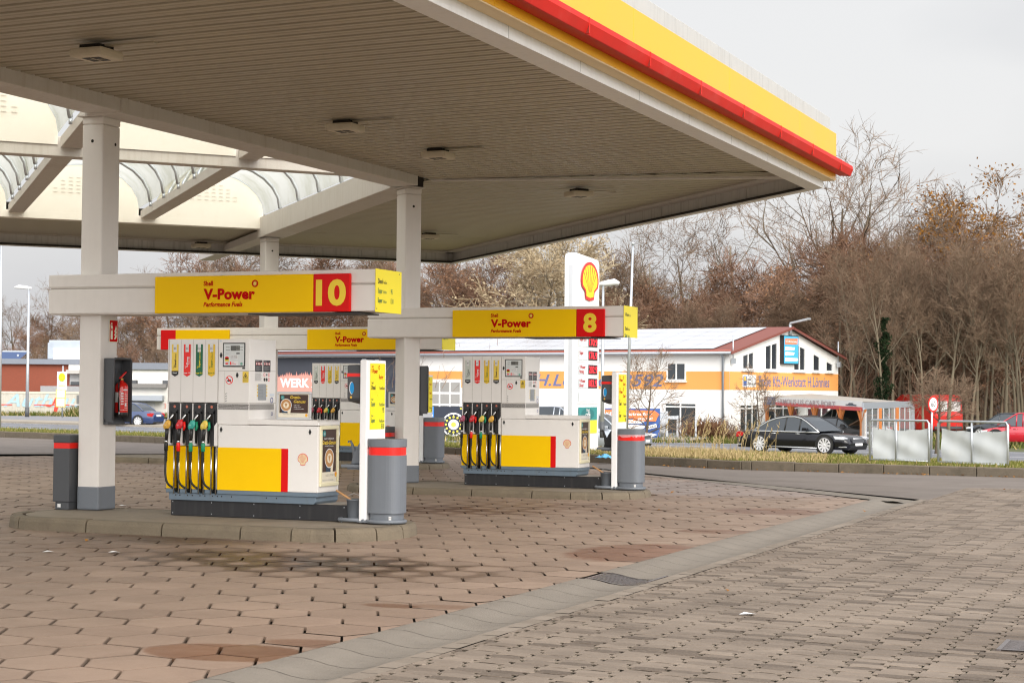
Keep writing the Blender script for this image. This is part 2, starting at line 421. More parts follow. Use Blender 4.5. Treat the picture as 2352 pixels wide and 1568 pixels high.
# moss and sand between the setts
MOSS = M('mossy_joint', (.072,.066,.036), .95, var=.55, vs=7, dirt=.5, dirtcol=(.05,.075,.02))
g = MB(); g.poly([(x, y, -.014) for x, y in [(-5.03,2.5), (26,2.5), (26,36.0), (9,36.15), (-5.03,34.2)]], MOSS); struct(g.build('sett_bed'))
# lane between the far gutter and the kerb, seen at a grazing angle
LANEM = ground_mat('grey_lane_paving', (.150,.125,.106), (.185,.156,.134), .75, [(-24,46,16,9,.5,(.8,.78,.8),(.7,.6,0),-.2)], vs=.6, bump=.3)
g = MB(); a = [(-18.5,43.8), (-20.5,44.9), (-32.6,48.7), (-48,53.2), (-75,60.9), (-75,2), (-46.2,2), (-46.2,17.5), (-30.7,35.3), (-20.5,46.4)]
o = tiled_mesh('lane_paving', [(x, y, -.016) for x, y in [(26,33), (26,36.95), (8,38.65), (-4.57,39.6), (-10.8,40.0), (-15.5,42.15), (-18.5,43.8), (-20.5,44.9), (-32.6,48.7), (-48,53.2), (-75,60.9), (-75,2), (-46.2,2), (-46.2,17.5), (-30.7,35.3), (-20.55,45.75), (-11.28,36.38), (-5.1,30.5), (-4.9,30.25), (-4.9,33)]], [tuple(range(20))], [(.5,0,0)]*20, LANEM); struct(o)
# concrete gutter, dished, with its joints, and the row of edging stones beside it
GUT = M('gutter_concrete', (.205,.178,.145), .72, var=.2, vs=2.2, bump=.35, bs=70, dirt=.45, dirtcol=(.14,.12,.095))
GPROF = [(-5.86,.0), (-5.74,.0), (-5.66,-.012), (-5.56,-.034), (-5.46,-.046), (-5.36,-.046), (-5.28,-.036), (-5.22,-.022), (-5.17,-.016)]
g = MB()
def gutter_run(y0, y1, L):
    y = y0
    while y < y1-.05:
        e = min(y+L-.009, y1)
        o = len(g.v); vv = []
        for (x, z) in GPROF: vv += [(x, y, z), (x, e, z)]
        g.add(vv, [(2*i, 2*i+2, 2*i+3, 2*i+1) for i in range(len(GPROF)-1)], GUT, True)
        y += L
gutter_run(2.5, 16.05, .5); gutter_run(16.62, 30.5, .5)
gx = [(-5.86+(x+5.86)*1.0, z) for x, z in GPROF]
T = V3((-.69,.724,0)); Nn = V3((.724,.69,0))
y = -.45
while y < 27:            # the far run follows the canopy edge
    vv = []
    for (x, z) in GPROF:
        w = x+5.86
        for yy in (y, y+.491): p = V3((-5.86,29.95,0)) + T*yy + Nn*w; vv.append((p.x, p.y, z-.004))
    k = len(GPROF); g.add(vv, [(2*i, 2*i+2, 2*i+3, 2*i+1) for i in range(k-1)], GUT, True); y += .5
g.poly([(-6.6,29.3,-.056), (-4.9,29.3,-.056), (-4.9,31.4,-.056), (-6.6,31.4,-.056)], GUT); struct(g.build('gutter'))
g = MB(); y = 2.5
EDG = ground_mat('edging_setts', (.20,.165,.128), (.27,.225,.18), .8, (), vs=.9, bump=.4)
vs, fs, cs = [], [], []
while y < 30.2:
    o = len(vs); z = random.uniform(-.003,.002); r = random.random()
    vs += [(-5.15,y+.003,z), (-5.005,y+.003,z), (-5.005,y+.232,z), (-5.15,y+.232,z)]; cs += [(r,0,0)]*4; fs.append((o,o+1,o+2,o+3)); y += .238
struct(tiled_mesh('edging', vs, fs, cs, EDG))
# drain grates
IRON = M('wet_cast_iron', (.17,.145,.14), .28, metal=.55, var=.3, vs=12)
WATER = M('still_water', (.10,.10,.11), .03, spec=.9, var=.05)
def grate(name, label, x0, y0, w, h, z, sag):
    t = thing(name, label, 'drain grate', (x0, y0, 0))
    def zz(x):
        if not sag: return z
        q = -5.80+x
        for (a, b), (c, d) in zip(GPROF, GPROF[1:]):
            if a <= q <= c: return b+(d-b)*(q-a)/(c-a)-.004
        return -.02
    m = MB(); m.rect((0,0,z-sag-.03), X, Y, w, h, GAP); m.build('drain_pit', t)
    m = MB(); n = 9
    for i in range(n):
        y = .03 + i*(h-.06)/(n-1)
        for k in range(10):
            xa, xb = w*k/10, w*(k+1)/10; za, zb = zz(xa), zz(xb)
            m.add([(xa,y-.017,za), (xb,y-.017,zb), (xb,y+.017,zb), (xa,y+.017,za), (xa,y-.012,za-.03), (xb,y-.012,zb-.03), (xb,y+.012,zb-.03), (xa,y+.012,za-.03)], [(0,1,2,3), (4,5,1,0), (7,3,2,6)], IRON)
    m.build('grate_bar', t)
    m = MB()
    for (a, b, c, d) in ((0,w,-.02,.006), (0,w,h-.006,h+.02)):
        for k in range(10):
            xa, xb = w*k/10, w*(k+1)/10; m.add([(xa,c,zz(xa)+.002), (xb,c,zz(xb)+.002), (xb,d,zz(xb)+.002), (xa,d,zz(xa)+.002)], [(0,1,2,3)], IRON)
    m.box(-.02, .012, -.02, h+.02, z-.03, z+.003, IRON); m.box(w-.012, w+.02, -.02, h+.02, z-.03, z+.003, IRON)
    m.build('grate_frame', t)
    return t
grate('drain_grate', 'curved iron grate sunk into the pale concrete gutter, wet and shining', -5.80, 16.07, .60, .53, -.006, .04)
p = atz(2297, 1491, 0)
grate('drain_grate', 'square rusty iron drain grate set among the wavy grey setts at the picture edge', p.x, p.y-.02, .5, .5, .006, 0)
# kerb stones along the verge
KRB = M('weathered_kerb', (.135,.11,.08), .9, var=.35, vs=4, bump=.5, bs=30, dirt=.6, dirtcol=(.035,.033,.02))
k = thing('kerb', None, None); 
m = MB()
for a, b in zip(KERB, KERB[1:]):
    d = (b-a); Ln = d.length; d.normalize(); nrm = V3((-d.y, d.x, 0))
    if nrm.y < 0: nrm = -nrm
    q = 0
    while q < Ln-.05:
        l = min(1.0, Ln-q) - .012
        m.obox(a+d*q+V3((0,0,-.15)), d, nrm, Z, l, .16, .335+random.uniform(-.008,.008), KRB); q += 1.0
bpy.data.objects.remove(k); o = m.build('kerb', bevel=.018, seg=1); struct(o)
# verge, road, far pavement
VERGE = M('verge_soil_and_turf', (.16,.14,.055), .95, var=.5, vs=1.2, bump=.5, bs=8, dirt=.5, dirtcol=(.07,.10,.025))
def strip(name, A, B, mat, dz=0, sub=1):
    m = MB(); n = len(A)
    m.add([(p.x,p.y,p.z+dz) for p in A]+[(p.x,p.y,p.z+dz) for p in B], [(i, i+n, i+1+n, i+1) for i in range(n-1)], mat)
    for i, f in enumerate(m.f):
        a, b, c = [V3(m.v[k]) for k in f[:3]]
        if (b-a).cross(c-a).z < 0: m.f[i] = tuple(reversed(f))
    return struct(m.build(name))
K2 = [V3((p.x, p.y+.12, .10)) for p in KERB]
strip('verge', K2, NEAR, VERGE)
ASPH = M('pale_worn_asphalt', (.15,.155,.17), .6, var=.12, vs=.7, bump=.2, bs=30)
strip('road', NEAR, FARL, ASPH, .0)
PAINT = M('road_paint', (.75,.75,.75), .6, var=.1)
m = MB()
for fr in (.12, .5, .9):
    pa = [a.lerp(b, fr) for a, b in zip(NEAR, FARL)]
    for a, b in zip(pa, pa[1:]):
        d = b-a; Ln = d.length; d.normalize(); nn = V3((-d.y,d.x,0)); q = 0
        while q < Ln:
            l = min(6.0 if fr == .5 else Ln, Ln-q); p = a+d*q
            m.poly([p+V3((0,0,.006)), p+nn*.16+V3((0,0,.006)), p+d*l+nn*.16+V3((0,0,.006)), p+d*l+V3((0,0,.006))][::-1], PAINT); q += 12 if fr == .5 else Ln
struct(m.build('road_markings'))
PALEK = M('pale_kerb_stone', (.33,.29,.235), .85, var=.15, vs=1)
PAV2 = M('grey_pavement', (.22,.22,.235), .8, var=.12, vs=.8)
FA = FARL[4:]
F1 = [V3((p.x-.02*0, p.y+1.3, -.52)) for p in FA]
m = MB(); n = len(FA)
m.add([(p.x,p.y,-.72) for p in FA]+[(p.x,p.y,-.60) for p in FA]+[(p.x,p.y+2.6,-.56) for p in FA], [(i,i+1,i+1+n,i+n) for i in range(n-1)]+[(i+n,i+1+n,i+1+2*n,i+2*n) for i in range(n-1)], PALEK)
struct(m.build('far_kerb'))
strip('far_pavement', [V3((p.x,p.y+2.6,-.556)) for p in FA], [V3((p.x-3,p.y+14,-.55)) for p in FA], PAV2)
# ------------------------------------------------------------------ canopy
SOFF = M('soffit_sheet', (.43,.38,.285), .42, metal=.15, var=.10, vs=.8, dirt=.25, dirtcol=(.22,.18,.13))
SOFD = M('soffit_gap', (.06,.05,.04), .9, var=.1)
BEAM = M('painted_beam', (.62,.58,.53), .55, var=.08, vs=1.5, streak=.25, dirtcol=(.33,.25,.16), dirt=.25, bump=.1)
FASW = M('white_fascia', (.80,.79,.76), .45, var=.04, streak=.12, dirtcol=(.3,.27,.2))
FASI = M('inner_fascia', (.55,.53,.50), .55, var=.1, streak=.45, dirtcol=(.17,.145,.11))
PARA = M('weathered_parapet', (.50,.50,.485), .6, var=.08, streak=.3, dirtcol=(.2,.2,.17))
YELF = M('yellow_fascia', (.86,.46,.04), .4, spec=.25, var=.05, vs=1)
YELS = M('yellow_return', (.85,.45,.005), .3, var=.05, vs=2)
REDF = M('faded_red_bumper', (.60,.020,.012), .5, spec=.2, var=.2, vs=1.6, dirt=.35, dirtcol=(.62,.16,.13))
ENDW = M('cream_end_wall', (.87,.82,.73), .5, var=.03, dirt=.15, dirtcol=(.62,.52,.38))
POLYC = bpy.data.materials.new('milky_polycarbonate'); POLYC.use_nodes = True
_n = POLYC.node_tree.nodes; _l = POLYC.node_tree.links
for q in list(_n): _n.remove(q)
_o = _n.new('ShaderNodeOutputMaterial'); _t = _n.new('ShaderNodeBsdfTranslucent'); _d = _n.new('ShaderNodeBsdfTransparent'); _g = _n.new('ShaderNodeBsdfGlossy')
_t.inputs[0].default_value = (.80,.80,.72,1); _d.inputs[0].default_value = (.80,.81,.74,1); _g.inputs['Roughness'].default_value = .25; _g.inputs[0].default_value = (.6,.6,.6,1)
_tc = _n.new('ShaderNodeTexCoord'); _nz = _n.new('ShaderNodeTexNoise'); _nz.inputs['Scale'].default_value = 1.1; _nz.inputs['Detail'].default_value = 6
_rg = _n.new('ShaderNodeMapRange'); _rg.inputs[1].default_value = .42; _rg.inputs[2].default_value = .68
_mc = _n.new('ShaderNodeMix'); _mc.data_type = 'RGBA'; _mc.inputs[6].default_value = (.90,.89,.83,1); _mc.inputs[7].default_value = (.52,.51,.38,1)
_l.new(_tc.outputs['Object'], _nz.inputs[0]); _l.new(_nz.outputs['Fac'], _rg.inputs[0]); _l.new(_rg.outputs[0], _mc.inputs[0]); _l.new(_mc.outputs[2], _t.inputs[0])
_m1 = _n.new('ShaderNodeMixShader'); _m1.inputs[0].default_value = .64; _m2 = _n.new('ShaderNodeMixShader'); _m2.inputs[0].default_value = .08
_l.new(_t.outputs[0], _m1.inputs[1]); _l.new(_d.outputs[0], _m1.inputs[2]); _l.new(_m1.outputs[0], _m2.inputs[1]); _l.new(_g.outputs[0], _m2.inputs[2]); _l.new(_m2.outputs[0], _o.inputs[0])

CB = V3((-13.80, 28.85, 0)); CC = CB + D1*11.6; CA = V3((-13.98, 19.95, 0))
K1 = V3((-6.82, 30.55, 0)); K2c = V3((-20.60, 46.05, 0)); K3 = K2c - D2*34
Y0 = 3.0
can = thing('filling_station_canopy', 'huge white petrol station canopy with ribbed soffit, yellow and red fascia and arched skylights', 'canopy')
def clip_intervals(poly, o, d, perp, s):
    """crossings of the scan line {x: (x-o).perp = s} with a polygon, as positions along d"""
    ts = []
    n = len(poly)
    for i in range(n):
        a = poly[i]-o; b = poly[(i+1) % n]-o; sa = a.dot(perp)-s; sb = b.dot(perp)-s
        if (sa > 0) != (sb > 0):
            t = sa/(sa-sb); p = a+(b-a)*t; ts.append(p.dot(d))
    ts.sort(); return list(zip(ts[::2], ts[1::2]))
def soffit(mb, poly, o, d, perp, s0, s1, pitch, zf):
    s = s0
    while s < s1:
        for (ta, tb) in clip_intervals(poly, o, d, perp, s+pitch*.45):
            prof = ((0,0), (.30,.004), (.36,0), (.70,0), (.78,.05), (.95,.05), (1.0,0))
            for (u0, h0), (u1, h1) in zip(prof, prof[1:]):
                a = o+d*ta+perp*(s+u0*pitch); b = o+d*tb+perp*(s+u0*pitch); c = o+d*tb+perp*(s+u1*pitch); e = o+d*ta+perp*(s+u1*pitch)
                dark = h0 > .03 and h1 > .03
                mb.add([(a.x,a.y,zf(a)+h0), (b.x,b.y,zf(b)+h0), (c.x,c.y,zf(c)+h1), (e.x,e.y,zf(e)+h1)], [(3,2,1,0)], SOFD if dark else SOFF)
        s += pitch
zf1 = lambda p: 5.43+.017*(p.x+13.45)
hip0 = V3((-13.5,29.15,0)); hip1 = V3((-7.1,30.75,0))
m = MB()
soffit(m, [V3((-13.5,Y0,0)), hip0, hip1, V3((-7.1,Y0,0))], V3((0,0,0)), X, Y, Y0, 31, .27, zf1)
N1 = V3((D1.y, -D1.x, 0))           # outward, across the far right edge
zf2 = lambda p: 5.43+.016*max(0, (p-CB).dot(N1)) if (p-CB).dot(N1) > 0 else 5.43+.016*max(0, (p-CC).dot(D1))
P1 = V3((-D2.y, D2.x, 0))
inner = [hip0, hip1, K1+V3((-.1,-.1,0)), K2c, K3, CC-D2*26, CC]
soffit(m, inner, V3((0,0,0)), D2, P1, -80, 80, .27, lambda p: 5.43+.016*max(0, (p-CB).dot(N1)))
m.build('soffit', can)
m = MB()
e = (hip1-hip0).normalized(); q = V3((-e.y, e.x, 0))
m.obox(hip0-q*.07+V3((0,0,5.405)), e, q, Z, (hip1-hip0).length, .15, .03, BEAM)
m.build('hip_cover_strip', can)
# unseen roof sheet above the soffits, added to block light
m = MB()
for pl in ([V3((-13.9,Y0,0)), V3((-13.9,28.9,0)), V3((-7.0,30.5,0)), V3((-7.0,Y0,0))], [CB, K1, K2c, CC], [CC, K2c, K3, CC-D2*26]):
    m.poly([(p.x,p.y,5.80) for p in pl], FASI)
m.build('light_block_roof', can)
# beams
def beam(name, a, b, w, z0, z1, mat=BEAM, bev=.012):
    d = (b-a); L = d.length; d.normalize(); n = V3((-d.y, d.x, 0)); mm = MB()
    mm.obox(V3((a.x,a.y,z0))-n*w/2, d, n, Z, L, w, z1-z0, mat); return mm.build(name, can, bevel=bev)
beam('main_beam', V3((-13.73,Y0,0)), V3((-13.73,28.55,0)), .52, 5.26, 5.56)
beam('main_beam', CB+D1*.1, CC+D1*.1, .60, 5.26, 5.72)
beam('main_beam', CB-D2*.25, CB-D2*18, .34, 5.42, 5.74)
beam('main_beam', CC-D2*.1, CC-D2*26, .30, 5.45, 5.62, ENDW)
beam('main_beam', CC+D1*.25, CC+D1*8.7, .42, 5.28, 5.46)
m = MB(); m.box(-14.02,-13.44, 19.62,20.26, 5.235,5.60, BEAM); m.build('beam_joint_plate', can, bevel=.01)
m = MB(); m.obox(CB+V3((.1,-.22,5.25)), D1, N1, Z, .10, .28, .30, GAP); m.build('beam_end_plate', can)
RAILB = []
for k in range(1, 7):
    a = CB-D2*(2.95*k)
    beam('rail_beam', a-D1*min(12, 2.95*k-.3), a-D1*.16, .34, 5.56, 5.74); beam('rail_beam', a+D1*.16, a+D1*11.5, .34, 5.56, 5.74)
# barrel vaults and their end walls
def vault(b0, b1, a0, a1, rise=.95):
    ww = abs(b1-b0); n = 12
    def arc(t, rr=1): return b0+(b1-b0)*(.5-.5*math.cos(t)), 5.78+rise*rr*math.sin(t)
    mm = MB(); vv = []
    st = 8
    for i in range(st+1):
        for j in range(n+1):
            bb, z = arc(math.pi*j/n); as_ = max(a0, .15-bb*1.0); a = as_+(a1-as_)*i/st; p = CB+D1*a-D2*bb; vv.append((p.x,p.y,z))
    ff = [(i*(n+1)+j, i*(n+1)+j+1, (i+1)*(n+1)+j+1, (i+1)*(n+1)+j) for i in range(st) for j in range(n)]
    mm.add(vv, ff, POLYC, True); mm.build('skylight_vault', can)
    mm = MB(); na = max(2, int(round(abs(a1-a0)/1.9)))
    for i in range(1, na):
        a = a0+(a1-a0)*i/na; pts = []
        if a < -b0*1.0+.3: continue
        for j in range(n+1):
            bb, z = arc(math.pi*j/n, .985); p = CB+D1*a-D2*bb; pts.append((p.x,p.y,z-.015))
        mm.tube(pts, .042, STEEL, 5)
        for j in (0, n): mm.tube([pts[j], V3(pts[j])-Z*.1], .03, STEEL, 5)
    mm.build('glazing_bar', can)
    mm = MB(); pts = []
    for j in range(n+1):
        bb, z = arc(math.pi*j/n); pts.append((bb, z))
    pts = [(b0, 5.60), (b1, 5.60)][::-1 if True else 1] 
    poly = [(b0, 5.60)] + [arc(math.pi*j/n) for j in range(n+1)] + [(b1, 5.60)]
    P = [CB+D1*(a1-.05)-D2*bb for bb, z in poly]
    mm.poly([(p.x,p.y,z[1]) for p, z in zip(P, poly)], ENDW)
    for j in range(n):          # thin dark seal round the arch
        b_, z_ = arc(math.pi*j/n); c_, y_ = arc(math.pi*(j+1)/n); b2, z2 = arc(math.pi*j/n, .965); c2, y2 = arc(math.pi*(j+1)/n, .965)
        q = [CB+D1*(a1-.06)-D2*v for v in (b_, c_, c2, b2)]
        mm.poly([(q[i].x,q[i].y,(z_,y_,y2,z2)[i]) for i in range(4)], STEEL)
    mid = (b0+b1)/2
    for r, cnt in enumerate((4,6,6,8,8)):
        for c in range(cnt):
            bb = mid+(c-(cnt-1)/2)*.17+(r % 2)*.0; z = 6.42-.085*r
            a = CB+D1*(a1-.07)-D2*(bb-.045); b = CB+D1*(a1-.07)-D2*(bb+.045); c1 = CB+D1*(a1-.085)-D2*(bb-.045); c2 = CB+D1*(a1-.085)-D2*(bb+.045)
            mm.add([(a.x,a.y,z), (b.x,b.y,z), (c2.x,c2.y,z-.012), (c1.x,c1.y,z-.012)], [(0,1,2,3)], M('louvre_shadow_gap', (.66,.61,.53), .6))
    mm.build('vault_end_wall', can)
for k in range(0, 6):
    vault(2.95*k+.22, 2.95*(k+1)-.16, .2, 11.5)
    vault(2.95*k+.22, 2.95*(k+1)-.16, -12, -.16)
# columns
def column(c, rz, w, d, ztop, zb):
    t = bpy.data.objects.new('column', None)
    mm = MB(); mm.box(-w/2, w/2, -d/2, d/2, zb+.0, ztop-.10, COLW); mm.box(-w/2-.004, w/2+.004, -d/2-.004, d/2+.004, ztop-.10, ztop, COLW)
    o = mm.build('column', can, bevel=.028, seg=3); o.location = (c.x, c.y, 0); o.rotation_euler = (0,0,rz)
    m2 = MB(); m2.box(-w/2-.004, w/2+.004, -d/2-.004, d/2+.004, zb, zb+.31, GREY); m2.build('column_base', o, bevel=.028, seg=3)
    m2 = MB()
    m2.disc((0,-d/2-.001,ztop-.32), X, Z, .022, GAP, .002, 12); m2.disc((w/2+.001,.08,ztop-.34), Y, Z, .022, GAP, .002, 12)
    m2.box(-w/2-.05, w/2+.05, -d/2-.05, d/2+.05, ztop, ztop+.02, BEAM); m2.build('cap_plate', o)
    return o
rB = math.atan2(D2.y, D2.x)
column(V3((-13.985,19.945,0)), 0, .325, .385, 5.24, .15)
column(CB+V3((.02,.0,0)), rB, .30, .42, 5.24, .115)
column(CC+V3((.0,-.05,0)), rB, .34, .42, 5.26, .09)
# fascias: white trough, yellow panel, red bumper along the front (X = const)
YE = 30.55
def run(name, prof, mat, y0=Y0, y1=YE, sm=False):
    mm = MB(); mm.prism(prof, 'y', y0, y1, mat); y = Y0+.3
    while y < YE and 'lower' not in name and 'rear' not in name:
        if 'red' in name: mm.box(-6.44, -6.383, y-.006, y+.006, 5.424, 5.598, M('red_joint', (.25,.02,.01), .6))
        else: mm.box(-6.8205, -6.816, y+.9-.005, y+.9+.005, 5.2, 5.33, GAP)
        y += 2.05
    return mm.build(name, can, bevel=.006, seg=1)
run('white_trough', [(-7.12,5.195), (-6.82,5.195), (-6.82,5.335), (-6.84,5.335), (-6.84,5.215), (-7.12,5.215)], FASW)
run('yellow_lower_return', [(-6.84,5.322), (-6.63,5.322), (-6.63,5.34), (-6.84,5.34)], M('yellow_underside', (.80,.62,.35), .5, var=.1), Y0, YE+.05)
mm = MB(); mm.prism([(-6.66,5.34), (-6.63,5.34), (-6.63,5.66), (-6.66,5.66)], 'y', Y0, YE+.1, YELS); mm.prism([(-6.66,5.66), (-6.625,5.66), (-6.625,6.13), (-6.66,6.13)], 'y', Y0, YE+.1, YELF)
y = Y0+.4
while y < YE:
    mm.box(-6.626, -6.6235, y-.008, y+.008, 5.66, 6.13, M('panel_joint_trim', (.85,.50,.0), .3)); mm.box(-6.631, -6.628, y-.006, y+.006, 5.34, 5.46, M('panel_joint_trim', (.85,.50,.0), .3)); y += 4.1
mm.build('yellow_panel', can)
run('red_bumper', [(-6.63,5.44), (-6.43,5.425), (-6.385,5.535), (-6.395,5.60), (-6.63,5.645)], REDF, Y0, YE+.35)
run('rear_parapet', [(-6.99,5.8), (-6.95,5.8), (-6.95,6.56), (-6.99,6.56)], PARA, Y0, YE+1.1)
# far fascias with their inner faces and gutter lip
def ffascia(a, b, inw):
    d = b-a; L = d.length; d.normalize()
    mm = MB(); mm.obox(V3((a.x,a.y,5.23)), d, inw, Z, L, .05, 1.0, FASI); mm.build('fascia', can)
    mm = MB(); mm.obox(V3((a.x,a.y,5.20))+inw*.0, d, inw, Z, L, .14, .02, FASW); mm.obox(V3((a.x,a.y,5.22))+inw*.05, d, inw, Z, L, .08, .05, GAP); mm.build('gutter_lip', can)
    mm = MB(); mm.obox(V3((a.x,a.y,5.49))+inw*.05, d, inw, Z, L, .26, .035, BEAM)
    q = .8
    while q < L: mm.obox(V3((a.x,a.y,5.235))+d*q+inw*.05, d, inw, Z, .05, .012, .255, FASI); q += 1.9
    mm.build('edge_trim', can)
ffascia(K1+V3((-.05,.05,0)), K2c, -N1)
ffascia(K2c, K3, V3((D2.y,-D2.x,0)))
# ceiling lights
def clight(px, py, z, rz, first=[None], lab=''):
    p = atz(px, py, z)
    t = thing('ceiling_light', lab, 'ceiling light', (p.x, p.y, z-.07), rz, 'square floodlights under the canopy')
    LW = M('yellowed_lamp_housing', (.62,.55,.42), .5, var=.1, dirt=.3, dirtcol=(.3,.24,.15))
    mm = MB(); mm.box(-.21,.21,-.21,.21,-.055,.045,LW); mm.build('lamp_housing', t, bevel=.03, seg=2)
    mm = MB(); mm.box(-.13,.13,-.13,.13,.045,.09,GAP); mm.build('mounting_box', t)
    mm = MB(); mm.box(-.11,.11,-.11,.11,-.058,-.049,M('lamp_lens', (.03,.026,.022), .5, spec=.2, var=.2)); 
    mm.box(-.005,.005,-.11,.11,-.0605,-.057,LW); mm.box(-.11,.11,-.005,.005,-.0605,-.057,LW); mm.build('lamp_lens', t)
    mm = MB(); mm.box(.12,.75,-.04,.04,.07,.09,SOFF); mm.build('cable_cover', t)
for i, (px, py, rz, lab) in enumerate([(222,110,0,'large square ceiling lamp above the fire extinguisher column, largest of all'), (793,282,0,'square ceiling lamp midway over the first lane, second along the row'), (1006,346,0,'square ceiling lamp in front of the second column on the ribbed soffit'), (1330,437,rB,'square ceiling lamp beyond the diagonal seam, shining from reflected sky'), (985,537,rB,'small square ceiling lamp just behind the middle column top'), (462,558,rB,'small flat square ceiling lamp beyond the arched skylights')]):
    clight(px, py, 5.43 if i else 5.40, rz, lab=lab)
# ------------------------------------------------------------------ pump islands
FY = V3((1,0,0)); RX = V3((0,1,0))       # lettering directions: front faces read along X, end faces along Y
def island_kerb(O, label, u0=-1.95, u1=3.34, v0=-1.17, v1=.97):
    t = thing('pump_island', label, 'pump island', O)
    r = .92; pts = []
    for cx, cy, a0 in ((u1-r, v0+r, -90), (u1-r, v1-r, 0), (u0+r, v1-r, 90), (u0+r, v0+r, 180)):
        for i in range(7):
            a = rad(a0+i*15); pts.append((cx+r*math.cos(a), cy+r*math.sin(a)))
    top = MB(); ins = [(u0+(x-u0)*1+(-.14 if x > (u0+u1)/2 else .14), y+(-.14 if y > (v0+v1)/2 else .14)) for x, y in pts]
    top.poly([(x,y,-.004) for x, y in ins], CONCT)
    top.build('island_top', t)
    # kerb stones: walk the outline and cut joints about every metre
    P = pts+[pts[0]]; seg = []; acc = 0; cur = [V3((*P[0],0))]
    for a, b in zip(P, P[1:]):
        a = V3((*a,0)); b = V3((*b,0)); L = (b-a).length; q = 0
        lim = 1.06 if L > .6 else .52
        while acc+(L-q) > lim:
            step = lim-acc; q += step; p = a.lerp(b, q/L); cur.append(p); seg.append(cur); cur = [p]; acc = 0; lim = 1.06 if L > .6 else .52
        acc += L-q; cur.append(b)
    seg.append(cur); mm = MB()
    cen = V3(((u0+u1)/2, (v0+v1)/2, 0)); zb = -.165
    for sgm in seg:
        if len(sgm) < 2: continue
        n = len(sgm); rows = []
        dz = random.uniform(-.006,.006)
        for i, p in enumerate(sgm):
            d = (sgm[min(i+1,n-1)]-sgm[max(i-1,0)]).normalized(); nn = V3((d.y,-d.x,0))
            if i == 0: p = p+d*.011
            if i == n-1: p = p-d*.011
            rows.append([p+nn*.004+Z*zb, p+nn*-.006+Z*(-.055+dz), p-nn*.022+Z*(-.016+dz), p-nn*.05+Z*(.0+dz), p-nn*.16+Z*(.0+dz), p-nn*.16+Z*zb])
        k = 6; vv = [q for r_ in rows for q in r_]; ff = [(i*k+j, (i+1)*k+j, (i+1)*k+j+1, i*k+j+1) for i in range(n-1) for j in range(k-1)]
        ff += [tuple(range(k)), tuple(range((n-1)*k+k-1, (n-1)*k-1, -1))]
        mm.add(vv, ff, CONC, False)
    mm.build('kerb_stone', t)
    mm = MB(); mm.prism([(x*.995+.01, y*.99) for x, y in ins], 'z', zb, -.02, GAP); mm.build('joint_fill', t)
    return t
def fuel_label(mb, u, w_top, wd, hh, col, txt, small, tcol, foot, fcol, extra=''):
    """pointed grade label, lettering reading upwards"""
    o = V3((u, -.004, w_top-hh))
    h0 = .045; pt = .025
    mb.shape(o, FY, Z, [(0,pt+h0),(wd,pt+h0),(wd,hh),(0,hh)], col, .001)
    mb.shape(o, FY, Z, [(0,pt),(wd/2,0),(wd,pt),(wd,pt+h0),(0,pt+h0)], fcol, .001)
    mb.rect(o+FY*(wd*.26)+Z*(hh-.095), FY, Z, wd*.48, .115, PAPER, .003)
    mb.rect(o+FY*(wd*.34)+Z*(hh-.075), FY, Z, wd*.32, .05, M('label_ring', (.55,.55,.54), .5), .0035); mb.rect(o+FY*(wd*.37)+Z*(hh-.071), FY, Z, wd*.26, .042, PAPER, .004)
    mb.text(extra, o+FY*(wd*.5)+Z*(hh-.062), FY, Z, .020, TXK, .005, .01, align='C')
    mb.text(txt, o+FY*(wd*.66)+Z*(pt+h0+.045), Z, -FY, .026, tcol, .004, .03)
    w1 = text_geo(txt, .03, 0); L = (w1[3]-w1[2])*.026*1.37
    mb.text(small, o+FY*(wd*(.66 if len(small) > 4 and small[0] == 'F' else .86))+Z*(pt+h0+.045+L*(1.05 if small[0] == 'F' else .25)), Z, -FY, .016, tcol, .004, .015)
    mb.text('Shell', o+FY*(wd*.30)+Z*(pt+h0+.03), Z, -FY, .012, tcol, .004, .01)
    mb.text(foot, o+FY*(wd*.5)+Z*(pt+.012), FY, Z, .018, TXW if fcol in (BLKP, RED, REDB) else tcol, .004, .02, align='C')
GRADE = {
 'diesel': (YELB2 := M('label_yellow', (.86,.62,.08), .35, var=.02), 'Diesel', 'FuelSave', TXK, 'Diesel', BLKP, 'B7'),
 'vpower': (REDB, 'V-Power', 'Racing 100', TXW, 'Super 100', REDB, 'E5'),
 'e10': (GREEN, 'Super', 'FuelSave E10', YELB, 'Super E10', GREEN, 'E10'),
 's95': (M('label_ochre', (.80,.52,.02), .35, var=.02), 'Super', 'FuelSave 95', M('label_dark_green', (.06,.20,.03), .5, var=0), 'Super 95', M('label_ochre', (.8,.5,.02)), 'E5'),
 'vdiesel': (M('label_pale_green', (.60,.64,.58), .35, var=.02), 'V-Power', 'Diesel', TXK, 'Diesel', BLKP, 'B7'),
}
def cup(mb, o, R, U, r, off):
    """paper coffee cup seen from above, printed"""
    mb.shape(o, R, U, [(-r*.86,-.25*r), (r*.98,.05*r), (r*.52,-1.95*r), (-r*.62,-1.95*r)], NAVY, off)
    mb.shape(o, R, U, [(r*.30,-.55*r), (r*.98,.05*r), (r*.66,-1.95*r), (r*.30,-1.95*r)], MILK, off+.0004)
    mb.disc(o, R, U, r, TXW, off+.0008, 28); mb.disc(o, R, U, r*.91, LATTE, off+.0012, 28); mb.disc(o+R*r*.02, R, U, r*.52, MILK, off+.0016, 20, r*.5)
    mb.shape(o, R, U, [(0,-.4*r), (.13*r,-.05*r), (.26*r,.26*r), (.08*r,.2*r), (0,.36*r), (-.08*r,.2*r), (-.26*r,.26*r), (-.13*r,-.05*r)], LATTE, off+.002)
